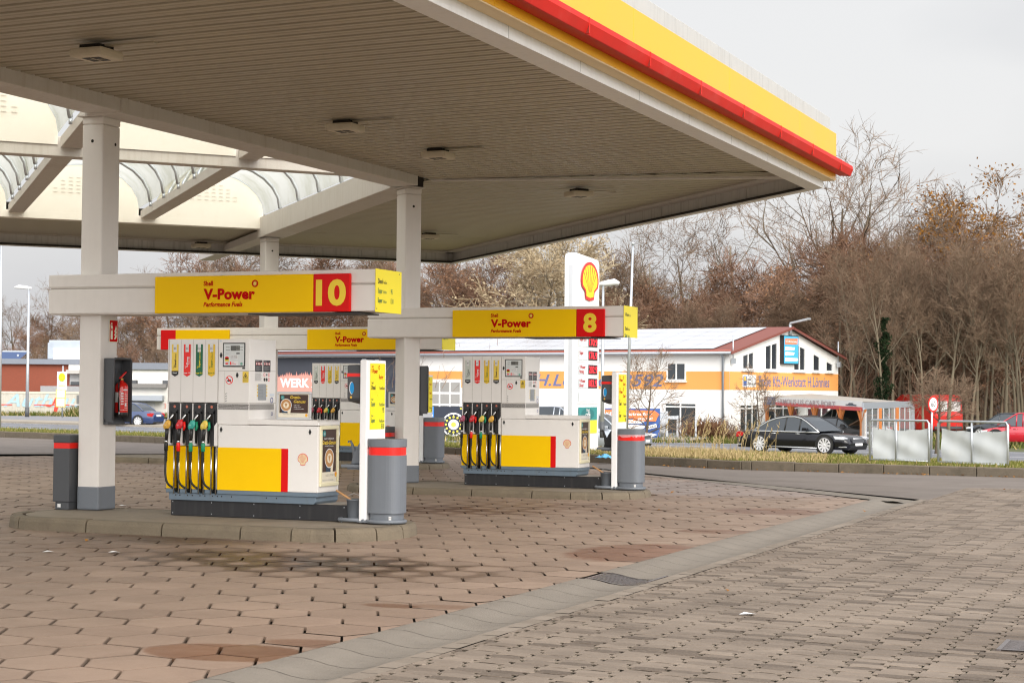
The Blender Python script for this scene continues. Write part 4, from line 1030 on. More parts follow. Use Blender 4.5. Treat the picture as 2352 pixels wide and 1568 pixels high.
def sign_bar(O, label, number, end_lines, u0=-1.93, u1=2.80, panel_u=-.281, vface=.12, left_panel=False):
    t = thing('pump_sign', label, 'pump sign', O); vf = .16; vb = .84; z0 = 2.525; z1 = 3.03
    m = MB(); m.box(u0,u1,vf,vb,z0,2.835,COLW); m.box(u0+.012,u1-.004,vf+.014,vb-.014,2.830,2.870,M('beam_groove', (.40,.37,.33), .6)); m.box(u0,u1,vf,vb,2.865,z1,COLW); m.build('sign_beam', t, bevel=.012, seg=2)
    m = MB(); m.box(u0+.02,u1-.6,vf+.03,vb-.03,z0-.012,z0,COLW); m.box(1.0,u1-.25,vf+.08,vb-.08,z0-.028,z0-.012,GREYD); m.build('under_tray', t)
    a = panel_u; m = MB(); m.box(a, a+2.26, vf-.05, vf, z0-.006, z0+.455, YEL)
    for x in (a+.12, a+.95, a+1.8): m.box(x, x+.02, vf-.04, vf-.02, z0+.455, z0+.462, STEEL)
    m.build('yellow_sign_panel', t, bevel=.012, seg=2)
    m = MB(); q = V3((a+.717, vf-.05, 0))
    m.text('Shell', q+Z*2.858, X, Z, .058, REDT, .004, .035, width=.135); m.text('V-Power', q+Z*2.69, X, Z, .130, REDT, .004, .045, width=.735); m.text('Performance Fuels', q+Z*2.597, X, Z, .056, REDT, .004, .032, .25, width=.56)
    c = q+V3((.735,0,2.875)); m.disc(c, X, Z, .046, REDT, .004, 22)
    pts = []
    for k in range(20): r = .034 if k % 2 == 0 else .017; w = math.pi*2*k/20+.1; pts.append((r*math.cos(w), r*math.sin(w)))
    m.shape(c, X, Z, pts, YELB2, .006); m.build('sign_lettering', t)
    m = MB(); m.box(a+2.262, a+2.76, vf-.052, vf, z0-.006, z0+.455, RED); nb = m.build('number_panel', t, bevel=.012, seg=2)
    m = MB(); m.text(number, (a+2.505, vf-.052, z0+.085), X, Z, .30, M('number_yellow', (.93,.66,.03), .4), .003, .042, align='C', width=.41 if len(number) == 2 else .235); m.build('number', nb)
    if left_panel:
        m = MB(); m.box(u0+.14,u0+.55,vf-.05,vf,z0-.006,z0+.455,RED); m.build('number_panel', t, bevel=.012); m = MB(); m.box(u0+.55,u0+2.0,vf-.05,vf,z0-.006,z0+.455,YEL); m.build('yellow_sign_panel', t, bevel=.012)
    m = MB(); m.box(u1, u1+.006, vf-.01, vb+.02, z0-.01, z1+.004, YELB)
    for k, (s1, s2, s3, colr) in enumerate(end_lines):
        w = 2.86-.115*k; m.text(s1, (u1+.006, vf+.05, w), RX, Z, .062, colr, .003, .012, xs=.60)
        w1 = text_geo(s1, .012, 0); L = (w1[3]-w1[2])*.062*1.37*.6
        m.text(s2, (u1+.006, vf+.07+L, w), RX, Z, .040, colr, .003, 0, xs=.5)
        if s3: m.text(s3, (u1+.006, vf+.40, w), RX, Z, .062, colr, .003, .0, xs=.6)
    m.disc((u1+.006,vf+.02,z0+.03), RX, Z, .009, GREYD, .003, 8); m.disc((u1+.006,vb-.05,z1-.03), RX, Z, .009, GREYD, .003, 8); m.build('end_panel', t)
    return t
def counter_poster(O, label):
    t = thing('poster_stand', label, 'poster', (O[0]+1.66, O[1]+.24, O[2]+1.206)); W, H = .48, .345
    m = MB()
    for a, b, c, d in ((-W/2,W/2,0,.03), (-W/2,W/2,H-.03,H), (-W/2,-W/2+.03,.03,H-.03), (W/2-.03,W/2,.03,H-.03)): m.box(a,b,-.012,.014,c,d,ALU)
    m.build('frame', t, bevel=.006, seg=2)
    m = MB(); o = V3((-W/2+.03,-.004,.03)); w, h = W-.06, H-.06; m.rect(o, X, Z, w, h, POSTC, 0); m.rect(o+V3((.012,0,.052)), X, Z, w-.024, h-.06, POSTB, .002)
    m.text('Gratis-', o+V3((w*.56,0,h*.80)), X, Z, .036, TXY, .004, .012, .25, align='C', width=.15); m.text('Genuss', o+V3((w*.70,0,h*.62)), X, Z, .036, TXY, .004, .012, .25, align='C', width=.165)
    for k, s_ in enumerate(('Kaffee kaufen', 'Stempel sammeln', '3. Kaffee gratis genießen')): m.text('• '+s_, o+V3((w*.50,0,h*.50-k*.022)), X, Z, .010, TXW, .004, .01)
    m.disc(o+V3((.055,0,h-.045)), X, Z, .026, TEAL, .004, 16); m.text('café', o+V3((.055,0,h-.05)), X, Z, .012, TXW, .006, .01, align='C')
    cup(m, o+V3((.105,0,h*.52)), X, Z, .078, .004); m.rect(o+V3((0,0,0)), X, Z, w, .05, POSTC, .008)
    m.text('Jetzt Sammelpass in der Filiale mitnehmen', o+V3((.07,0,.032)), X, Z, .008, TXK, .010, width=.19); shell(m, o+V3((w-.03,0,.026)), X, Z, .034, YELB, REDB, .010); m.build('poster', t)
    m = MB(); m.box(-.2,.2,.014,.05,0,.02,ALU); m.box(-.02,.02,.014,.06,.0,.22,ALU); m.build('stand_foot', t)
    return t
TG = TXG; TR = REDT
O10 = V3((-12.6,19.45,.15)); O8 = V3((-12.6,28.55,.115)); O7 = V3((-19.85,36.55,.115))
for O, lab in ((O10,'long concrete pump island nearest, oil stained, with rounded ends'), (O8,'long concrete pump island under the sign with number 8'), (O7,'concrete pump island farthest back behind the two others')):
    island_kerb(O, lab, u0=-5.4 if O is O7 else -1.95)
pump(O10, 'white and yellow fuel pump nearest, four hoses, coffee poster on its worktop', ('diesel','vpower','e10','s95'))
pump(O8, 'white and yellow fuel pump under the sign with number 8', ('vdiesel','vpower','s95','diesel'))
pump(O7, 'white and yellow fuel pump half hidden behind the tall yellow service post', ('vdiesel','vpower','s95','diesel'))
counter_poster(O10, 'silver framed coffee poster reading Gratis-Genuss standing on the nearest pump')
counter_poster(O7+V3((.35,.1,0)), 'framed coffee poster on the farthest pump, seen beside the middle column')
bin_(O10, 3.03, .06, 'large grey waste bin with red band at the front end of the nearest island')
bin_(O8, 3.03, .06, 'grey waste bin with red band and clear bag edge, right of the number 8 pump', True)
bin_(O7, 3.03, .06, 'grey waste bin with red band far back behind the middle column')
L10 = [('V-Power','Racing','',TR), ('Diesel','FuelSave','',TXK), ('Super','FuelSave','95',TG), ('Super','FuelSave','E10',TG)]
L8 = [('V-Power','Racing','',TR), ('V-Power','Diesel','',TR), ('Diesel','FuelSave','',TXK), ('Super','FuelSave','95',TXK)]
service_post(O10, L10, 'tall white post with yellow fuel list and towel box beside the nearest bin')
service_post(O8, L8, 'white post with yellow fuel list right of the number 8 pump, before the tree')
service_post(O7, L8, 'white post with yellow fuel list far back behind the middle column')
watering_can(O10, 2.63, .12, 'grey watering can on the shelf of the nearest service post')
watering_can(O8, 2.63, .12, 'black watering can on the shelf right of the number 8 pump', True)
watering_can(O7, 2.63, .12, 'black watering can on the farthest service post', True)
bucket(O10, 2.605, .08, 'grey bucket at the foot of the nearest service post')
bucket(O8, 2.605, .08, 'grey bucket right of the number 8 pump plinth')
bucket(O7, 2.605, .08, 'grey bucket at the farthest service post')
bollard_bin(O10, 'slim dark grey bin with red band, left of the extinguisher column')
bollard_bin(O8, 'slim dark grey bin with red band in front of the middle column', -1.72, .25)
E10 = [('Diesel','FuelSave','',TXK), ('Super','FuelSave','95',TG), ('Super','FuelSave','E10',TG)]
E8 = [('V-Power','Diesel','',TXK), ('','','',TXK), ('Diesel','FuelSave','',TXK), ('Super','FuelSave','',TG)]
sign_bar(O10, 'nearest white overhead beam, big yellow panel, in front of the left column', '10', E10)
sign_bar(O8+V3((.10,-.14,.0)), 'white overhead beam with a single red digit eight, right of the middle column', '8', E8)
sign_bar(O7+V3((.0,.0,-.02)), 'white overhead beam behind the others, its number panel hidden', '7', E8[2:], u0=-4.25, u1=3.16, panel_u=-.20, left_panel=True)
extinguisher_box((-13.815,20.03,1.25), 0, 'open dark grey cabinet on the left column holding a red extinguisher', 'red and cream fire extinguisher sign on the left column', 'red fire extinguisher with black foot inside the grey cabinet')
extinguisher_box(tuple(CB+V3((.02,0,1.28))+V3((math.cos(rB)*.155, math.sin(rB)*.155, 0))), rB, 'dark grey extinguisher cabinet seen edge on at the middle column')
# ------------------------------------------------------------------ buildings across the road
REND = M('white_render', (.86,.85,.82), .85, var=.03, vs=.4, bump=.1, bs=8)
ORANGE = M('orange_band_paint', (.84,.37,.10), .8, var=.05, vs=.5)
BLUT = M('blue_wall_lettering', (.14,.17,.34), .7, var=.05)
ROOFR = M('red_roof_sheet', (.20,.06,.045), .6, var=.1, vs=.6)
SOLAR = M('pale_glossy_solar_panel', (.55,.57,.62), .18, spec=.9, var=.06, vs=.5)
FRAMEW = M('white_window_frame', (.82,.82,.80), .5, var=.02)
ZINC = M('zinc_gutter', (.38,.41,.45), .45, metal=.5, var=.08)
CHAR = M('charcoal_wall', (.055,.06,.075), .8, var=.25, vs=.6)
PINK = M('pink_mural', (.75,.33,.27), .8, var=.08, vs=.6)
WA = V3((-.966,.2585,0)).normalized(); WB = V3((WA.y*1, -WA.x, 0))     # along the long wall / into the building
WO = V3((-26.05,94.26,-.80))
def wp(a, b, z): return WO + WA*a + WB*b + Z*(z+.80)
LR = -WA                      # reading direction on the long wall
ws = thing('workshop_building', 'white garage workshop with orange band, solar roof and gable to the right', 'building')
m = MB(); LW_, DW = 36.0, 12.5; ze, zr, br = 3.80, 5.28, 6.5
m.poly([wp(0,0,-.8), wp(0,0,ze), wp(0,br,zr), wp(0,DW,ze-.08), wp(0,DW,-.8)], REND)
m.poly([wp(LW_,0,-.8), wp(0,0,-.8), wp(0,0,ze), wp(LW_,0,ze)], REND); m.poly([wp(LW_,DW,-.8), wp(0,DW,-.8), wp(0,DW,ze), wp(LW_,DW,ze)], REND)
m.poly([wp(LW_,0,-.8), wp(LW_,0,ze), wp(LW_,br,zr), wp(LW_,DW,ze-.08), wp(LW_,DW,-.8)], REND); m.build('wall', ws)
m = MB(); m.rect(wp(23.4,0,1.82), LR, Z, 23.4, .98, ORANGE, .012); m.rect(wp(0,0,1.82), WB, Z, DW-.02, .98, ORANGE, .012); m.build('orange_band', ws)
m = MB()
def slope(a0, a1, b0, b1, mat, off): 
    f = lambda b: ze+(zr-ze)*b/br
    n = V3((0,0,1)); m.add([wp(a0,b0,f(b0)+off), wp(a1,b0,f(b0)+off), wp(a1,b1,f(b1)+off), wp(a0,b1,f(b1)+off)], [(3,2,1,0)], mat)
slope(-.35, LW_+.3, -.35, br, ROOFR, .10); m.add([wp(-.35,br,zr+.10), wp(LW_+.3,br,zr+.10), wp(LW_+.3,DW+.35,ze+.02), wp(-.35,DW+.35,ze+.02)], [(3,2,1,0)], ROOFR)
m.obox(wp(-.36,-.36,ze-.10), WA, (WB*br+Z*(zr-ze)).normalized(), Z, .10, (WB*(br+.36)+Z*(zr-ze)).length, .13, ROOFR); m.obox(wp(-.36,DW+.36,ze-.16), WA, (-WB*(DW-br)+Z*(zr-ze)).normalized(), Z, .10, (WB*(DW-br+.36)+Z*(zr-ze)).length, .13, ROOFR)
rf = m.build('roof', ws)
m = MB(); 
for i in range(13):
    for j in range(5): slope(1.2+i*1.62, 1.2+i*1.62+1.60, .3+j*1.18, .3+j*1.18+1.15, SOLAR, .16)
for i in range(8):
    for j in range(4): slope(23.6+i*1.55, 23.6+i*1.55+1.52, .5+j*1.3, .5+j*1.3+1.27, SOLAR, .16)
m.build('solar_panel', rf)
m = MB(); m.tube([wp(-.3,-.42,ze-.02), wp(LW_,-.42,ze-.02)], .085, ZINC, 8); m.tube([wp(-.3,-.42,ze+.10), wp(LW_,-.42,ze+.10)], .035, M('copper_edge', (.42,.10,.06), .5), 6); m.tube([wp(.35,-.3,ze-.05), wp(.35,-.10,ze-.25), wp(.35,-.10,-.7)], .075, ZINC, 8); m.build('gutter_pipe', ws)
def window(par, a, b, z0, z1, wd, R, N, mull=1, slant=0, frame=.065, name='window', trans=0):
    """wall window: o lower-left on the wall"""
    o = wp(a, b, z0); h = z1-z0; m = MB()
    def pt(x, y, d): return o+R*x+Z*y+N*d
    top = lambda x: h+slant*x/wd
    m.poly([pt(frame,frame,.02), pt(wd-frame,frame,.02), pt(wd-frame,top(wd-frame)-frame,.02), pt(frame,top(frame)-frame,.02)], GLASSD); g_ = MB()
    for x0, x1 in [(0,frame), (wd-frame,wd)]+[(wd*(k+1)/(mull+1)-frame*.5, wd*(k+1)/(mull+1)+frame*.5) for k in range(mull)]:
        g_.add([pt(x0,0,.0), pt(x1,0,.0), pt(x1,top(x1),.0), pt(x0,top(x0),.0), pt(x0,0,.07), pt(x1,0,.07), pt(x1,top(x1),.07), pt(x0,top(x0),.07)], [(4,5,6,7),(0,4,7,3),(1,2,6,5),(3,7,6,2)], FRAMEW)
    for y0, y1 in [(0,frame)]+([(h-trans-frame*.6, h-trans+frame*.6)] if trans else []):
        g_.add([pt(0,y0,0), pt(wd,y0,0), pt(wd,y1,0), pt(0,y1,0), pt(0,y0,.075), pt(wd,y0,.075), pt(wd,y1,.075), pt(0,y1,.075)], [(4,5,6,7),(0,1,5,4),(3,7,6,2)], FRAMEW)
    g_.add([pt(0,top(0)-frame,.075), pt(wd,top(wd)-frame,.075), pt(wd,top(wd),.075), pt(0,top(0),.075)], [(0,1,2,3)], FRAMEW)
    f = g_.build(name, ws); m.build('pane', f)
    if name == 'window': s_ = MB(); s_.obox(pt(-.06,-.09,0), R, N, Z, wd+.12, .16, .07, FRAMEW); s_.build('sill', f)
    return f
NL = -WB; NG = -WA
window(ws, 3.92, 0, 2.30, 3.27, 1.22, LR, NL); window(ws, 4.05, 0, -.78, 1.10, 2.05, LR, NL, 1, name='glass_door', trans=.22)
window(ws, 10.8, 0, -.2, 1.10, 1.6, LR, NL, 1, name='glass_door', trans=.2)
window(ws, 0, 1.25, 2.92, 3.70, 1.25, WB, NG, 1, .24); window(ws, 0, 3.7, 2.92, 4.26, 1.4, WB, NG, 1, .24); window(ws, 0, 6.95, 2.92, 4.50, 1.4, WB, NG, 1, -.28); window(ws, 0, 9.25, 2.92, 3.98, .85, WB, NG, 0, -.2); window(ws, 0, 10.85, 2.92, 3.58, .85, WB, NG, 0, -.2)
window(ws, 0, 1.0, -.78, 1.05, 2.0, WB, NG, 2, name='glass_door', trans=.22); window(ws, 0, 4.0, -.78, 1.05, 3.6, WB, NG, 3, name='glass_door', trans=.22); window(ws, 0, 8.6, -.78, 1.05, 2.6, WB, NG, 2, name='glass_door', trans=.22)
# roller door with panes
m = MB(); o = wp(21.6,0,-.78); m.rect(o, LR, Z, 3.3, 3.1, FRAMEW, .03); rd = m.build('garage_door', ws); m = MB()
for i in range(4):
    for j in range(4): m.rect(o+LR*(.12+i*.80)+Z*(.25+j*.70), LR, Z, .68, .56, M('frosted_pane', (.36,.35,.33), .3, var=.15, vs=1) if j > 1 else GLASSD, .045)
m.build('pane', rd)
m = MB(); m.rect(wp(LW_,0,-.8), LR, Z, LW_-23.4, 4.45, CHAR, .02); m.build('charcoal_section', ws)
m = MB(); pts = [(0,0)]; W_ = 4.6
for i in range(61): pts.append((i*W_/60, .98+(.0 if i % 2 else random.uniform(.05,.32))+.12*math.sin(i/60*3.1)))
pts.append((W_,0)); m.shape(wp(33.6,0,1.40), LR, Z, pts, PINK, .045); m.text('WERK 2', wp(33.2,0,1.78), LR, Z, .56, TXW, .06, .045, width=3.2); m.obox(wp(33.6,0,1.30), LR, NL, Z, 4.6, .25, .10, ZINC); m.build('painted_mural', ws)
m = MB(); m.text('Kfz-Technik', wp(27.3,0,2.0), LR, Z, .66, BLUT, .02, .015, .3, width=5.2); m.build('wall_lettering', ws); m = MB(); m.text('H.Lönnies-3592', wp(12.9,0,1.98), LR, Z, .68, BLUT, .02, .015, .28, width=8.75)
m.build('wall_lettering', ws); m = MB(); m.text('Freie Kfz-Werkstatt H.Lönnies', wp(0,3.15,2.03), WB, Z, .60, BLUT, .02, .012, .0, width=8.2); m.build('wall_lettering', ws); m = MB(); m.rect(wp(0,1.35,1.98), WB, Z, 1.45, .66, FRAMEW, .02); m.rect(wp(0,1.42,2.05), WB, Z, .36, .52, M('logo_blue', (.05,.12,.35)), .03); m.shape(wp(0,1.45,2.3), WB, Z, [(0,0),(.3,.02),(.22,.24),(0,.22)], YELB2, .035); m.text('auto', wp(0,1.86,2.33), WB, Z, .16, TXK, .03, .01); m.text('reparatur', wp(0,1.86,2.1), WB, Z, .14, TXK, .03, .01, width=.86)
m.build('logo_sign', ws)
m = MB(); m.tube([wp(-.1,br,zr-.5), wp(-.1,br,zr+.25)], .09, STEEL, 6); m.obox(wp(-.1,br-.1,zr+.25), (NG+Z*.2).normalized(), WB, Z, 1.2, .3, .1, STEEL)
m.build('flood_light', ws)
for b in (.1,12.2):
    m = MB(); m.tube([wp(-.15,b,ze-.5), wp(-.15,b,ze+.9)], .035, STEEL, 5); m.obox(wp(-.3,b-.1,ze-.6), WA, WB, Z, .2, .2, .3, STEEL); m.build('wall_lamp', ws)
sc_ = thing('led_screen', 'colourful advertising screen high on the white gable wall', 'screen'); m = MB(); m.obox(wp(-.02,5.45,2.55+.72), NG, WB, Z, .22, 1.75, 1.62, BLKP); m.build('screen_housing', sc_)
m = MB(); o = wp(-.245,5.50,3.32); SB = M('screen_blue', (.05,.30,.5), .4, emit=(.06,.30,.42), es=.55); m.rect(o, WB, Z, 1.65, 1.52, SB, .01)
m.shape(o, WB, Z, [(.08,1.05),(1.5,1.08),(1.55,1.42),(.1,1.38)], M('screen_orange', (.8,.15,.08), emit=(.9,.17,.09), es=.6), .02); m.text('KFZ-Mechatroniker', o+WB*.16+Z*1.17, WB, Z, .13, TXW, .03, .01, width=1.3)
SW_ = M('screen_white', (.8,.85,.9), emit=(.75,.85,.95), es=.6)
for y0, w0 in ((.72,1.15), (.44,1.1), (.12,1.5)): m.shape(o, WB, Z, [(.1,y0),(w0,y0+.03),(w0+.08,y0+.18),(.13,y0+.2)], SW_, .02)
m.build('screen_face', sc_)
# carport beside the workshop
SGR = M('grey_flat_roof', (.33,.30,.26), .7, var=.1); WOODO = M('orange_stained_wood', (.60,.20,.05), .6, var=.15, vs=3)
cp = thing('carport', 'open carport with flat grey roof, orange posts and a red white sign along its front', 'carport')
c0 = at(1758,917,96.0); c1 = at(1984,933,80.5); c0.z = 1.16; c1.z = 1.02; c2 = at(2096,930,90); c2.z = 1.05; c3 = c0+(c2-c1)*.9; c3.z = 1.3
m = MB(); up = Z*.06
m.poly([c0+Z*.34, c1+Z*.30, c2+Z*.22, c3+Z*.34], SGR); m.poly([c0+Z*.26, c1+Z*.22, c2+Z*.14, c3+Z*.26][::-1], SGR)
R1 = (c2-c1).normalized(); R1.z = 0
m.obox(c1+Z*-.02, (c2-c1).normalized(), V3((-R1.y,R1.x,0)), Z, (c2-c1).length, .08, .30, ZINC); m.build('roof', cp)
R0 = (c1-c0).normalized(); Nf = R0.cross(Z).normalized()
m = MB(); wl = (c1-c0).length
m.rect(c0+Z*-.10, R0, Z, wl, .43, FRAMEW, .05); m.rect(c0+Z*-.10, R0, Z, wl, .17, M('sign_red', (.60,.06,.07), .5, var=.25, vs=2), .06); m.rect(c0+Z*-.10, R0, Z, 2.1, .43, M('sign_navy', (.05,.06,.14), .5), .07)
for i in range(5):
    for j in range(2): m.shape(c0+R0*(.3+i*.42+(.2 if j else 0))+Z*(.09+j*.14), R0, Z, [(.05*math.cos(rad(90+k*72*2.0)), .05*math.sin(rad(90+k*144))) for k in range(0)] or [(((.055 if k % 2 == 0 else .024)*math.cos(rad(90+k*36))), ((.055 if k % 2 == 0 else .024)*math.sin(rad(90+k*36)))) for k in range(10)], TXW, .08)
m.text("FAMOUS US CAR'S PORT", c0+R0*2.5+Z*.02, R0, Z, .24, M('sign_grey_lettering', (.45,.36,.38), .5), .08, .012, width=wl*.60)
m.shape(c0+R0*(wl*.855)+Z*.11, R0, Z, [(0,0),(1.5,0),(1.5,.05),(1.1,.06),(.95,.12),(.5,.12),(.3,.06),(0,.05)], NAVY, .08); m.build('sign_board', cp)
for fr in (.02,.30,.55,.80,.985):
    b = c0.lerp(c1, fr); m = MB(); m.box(-.075,.075,-.075,.075,-1.9-b.z+1.1,.0,WOODO)
    for s_ in (-1,1): m.oprism(V3((0,-.06,-.02)), X, Z, [(s_*.08,-.55),(s_*.13,-.55),(s_*.60,0),(s_*.50,0)], Y, .08, WOODO)
    o = m.build('post', cp); o.location = (b.x, b.y, b.z); o.rotation_euler = (0,0,math.atan2(R0.y,R0.x))
for fr in (.3,.65,1.0):
    b = c1.lerp(c2, fr); m = MB(); m.box(-.09,.09,-.09,.09,-1.9,.0,WOODO if fr < 1 else STEEL); o = m.build('post', cp); o.location = (b.x,b.y,b.z)
m = MB(); a = c1+V3((.0,.2,-.02)); m.tube([c1+Z*.0, c1+R0*-.35+Z*-.2, c1+R0*-.35+Z*-1.8], .05, ZINC, 6); m.obox(c1+Z*-1.8+R0*-.3, R0, Nf, Z, .55, .04, 1.75, M('pale_side_board', (.55,.50,.44), .7)); m.build('drain_pipe', cp)
m = MB(); GL = M('clear_side_sheet', (.7,.7,.7), .05, alpha=.25, var=0); m.rect(c1+Z*-1.75, (c2-c1).normalized(), Z, (c2-c1).length, 1.7, GL, .0)
for k in range(9): p = c1.lerp(c2, (k+.5)/9); m.obox(p+Z*-1.8, (c2-c1).normalized(), Nf, Z, .06, .04, 1.8, STEEL)
m.build('side_sheet', cp)
# ---- left: brick house, container, garages
BRICK = M('red_brick', (.235,.062,.034), .85, var=.18, vs=6, bump=.3, bs=12)
def fbox(name, px0, px1, pyt, pyb, d0, depth, mat, par=None, d1=None, lab=None, cat=None):
    """box whose front face spans two picture columns at given distance, real thickness behind"""
    a = at(px0, pyb, d0); b = at(px1, pyb, d1 or d0); t = at(px0, pyt, d0).z; zb = min(a.z, b.z)
    R = V3((b.x-a.x, b.y-a.y, 0)); L = R.length; R.normalize(); N = V3((-R.y, R.x, 0)); m = MB(); m.obox((a.x,a.y,zb), R, N, Z, L, depth, t-zb, mat)
    return m.build(name, par), V3((a.x,a.y,zb)), R, N, L, t-zb
bh = thing('brick_building', 'low red brick building with a grey flat roof edge at the left', 'building')
o, a, R, N, L, h = fbox('wall', -70, 222, 834, 935, 150, 5, BRICK, bh)
m = MB(); m.obox(a-N*.35+Z*(h-.03)-R*.3, R, N, Z, L+.5, 5.6, .43, M('slate_fascia', (.20,.22,.26), .6, var=.1)); m.build('roof', bh)
kx = 150/FOC
def lp(px, py): return a+R*((px+70)*kx)+Z*((at(px,py,150)-a).z)
def onf(name, px0, px1, py0, py1, mat, out=.1, par=bh, base=None):
    m = MB(); p = lp(px0, py1); m.obox(p-N*out, R, N, Z, (px1-px0)*kx, out+.02, (py1-py0)*kx, mat); return m.build(name, par)
onf('blank_sign', 158, 216, 835, 850, FRAMEW, .25); onf('awning', 157, 218, 849, 858, M('awning_grey', (.45,.43,.40), .6), 1.0)
s1 = onf('shutter', 160, 191, 859, 884, M('shutter_grey', (.42,.42,.42), .5, var=.1), .12); onf('shutter', 193, 216, 859, 872, M('shutter_grey', (.42,.42,.42)), .12); onf('window', 162, 190, 876, 884, GLASSD, .14); onf('window', 195, 214, 872, 886, GLASSD, .14)
rl = onf('railing', 108, 220, 886, 900, M('grey_parapet', (.33,.33,.34), .8, var=.2), 2.2)
hv = thing('ventilation_unit', 'silver roof ventilation duct with a white box on the brick building', 'ventilation unit'); DUCT = M('duct_metal', (.45,.50,.57), .35, metal=.55, var=.12, vs=2)
def hb(px0,px1,py0,py1,mat,bk,th,name,bev=.05):
    m = MB(); p = lp(px0,py1)+N*bk; m.obox(p, R, N, Z, (px1-px0)*kx, th, (py1-py0)*kx, mat); return m.build(name, hv, bevel=bev)
hb(103,240,780,798,DUCT,1.0,1.2,'duct'); hb(216,253,784,834,DUCT,1.0,1.2,'duct'); hb(100,116,786,824,DUCT,1.0,1.2,'duct'); hb(114,200,798,830,FRAMEW,.8,1.6,'fan_box'); hb(198,217,800,829,M('louvre_grey', (.35,.35,.34), .5, var=.2),.85,1.5,'louvre')
m = MB()
for px in (115,158,199,216): m.obox(lp(px,846)+N*.9, R, N, Z, .12, .12, 18*kx, STEEL)
m.build('stand_leg', hv)
st_ = thing('solar_collector', 'tilted blue solar collector on the roof at the left edge', 'solar panel'); m = MB(); p0 = lp(-40,838)+N*1; m.add([p0, p0+R*60*kx, p0+R*84*kx+N*1.5+Z*32*kx, p0+R*24*kx+N*1.5+Z*32*kx], [(0,1,2,3)], M('solar_blue', (.04,.07,.16), .2, var=.1)); m.obox(p0+R*24*kx+N*1.5+Z*31*kx, R, N, Z, 60*kx, .1, .15, STEEL); m.build('collector_panel', st_); m = MB(); m.obox(p0+R*62*kx+N*1, R, N, Z, .15, .15, 26*kx, STEEL); m.build('stand_leg', st_)
# container with brushed letters
RUSTW = bpy.data.materials.get('x') or M('chalky_container_paint', (.55,.53,.46), .8, var=.14, vs=1.1, streak=.3, dirtcol=(.3,.22,.14))
ct = thing('shipping_container', 'cream container painted with big pale blue letters below the brick wall', 'container')
o, a2, R2, N2, L2, h2 = fbox('container_body', -60, 231, 899, 955, 140, 2.6, RUSTW, ct); kc = 140/FOC
def cpx(px, py): return a2+R2*((px+60)*kc)+Z*((955-py)*kc)
m = MB()
for i in range(95): m.obox(a2+R2*(.05+i*.102)-N2*.03, R2, N2, Z, .05, .04, h2-.1, RUSTW)
m.obox(a2-N2*.06+Z*(h2-.1), R2, N2, Z, L2, .1, .14, M('container_rail', (.62,.57,.46), .7)); m.obox(a2+R2*(L2-.12)-N2*.06, R2, N2, Z, .12, .1, h2, M('container_rail', (.62,.57,.46))); m.build('corrugation', ct)
m = MB(); m.rect(cpx(176,953), R2, Z, 51*kc, 48*kc, M('dirty_grey_panel', (.16,.165,.165), .7, var=.4, vs=1.5, streak=.5), .07); m.obox(cpx(160,928)-N2*.09, R2, N2, Z, 68*kc, .03, .06, FRAMEW); m.build('grey_panel', ct)
m = MB(); m.text('Authaus', cpx(8,932), R2, Z, 30*kc, M('sky_blue_brush', (.36,.54,.64), .7, var=.3, vs=3), .05, .01, .35, width=186*kc); m.shape(cpx(105,930), R2, Z, [(0,.9*0),(14*kc,2*kc),(22*kc,19*kc),(34*kc,17*kc),(26*kc,-14*kc),(18*kc,-14*kc),(22*kc,6*kc),(10*kc,-3*kc),(0,-1*kc)], M('red_brush', (.62,.06,.04), .7, var=.15), .065)
for x0, x1 in ((0,28), (78,172)): m.rect(cpx(x0,929.5), R2, Z, (x1-x0)*kc, 2.2*kc, M('red_brush', (.62,.06,.04)), .06)
m.build('brush_lettering', ct)
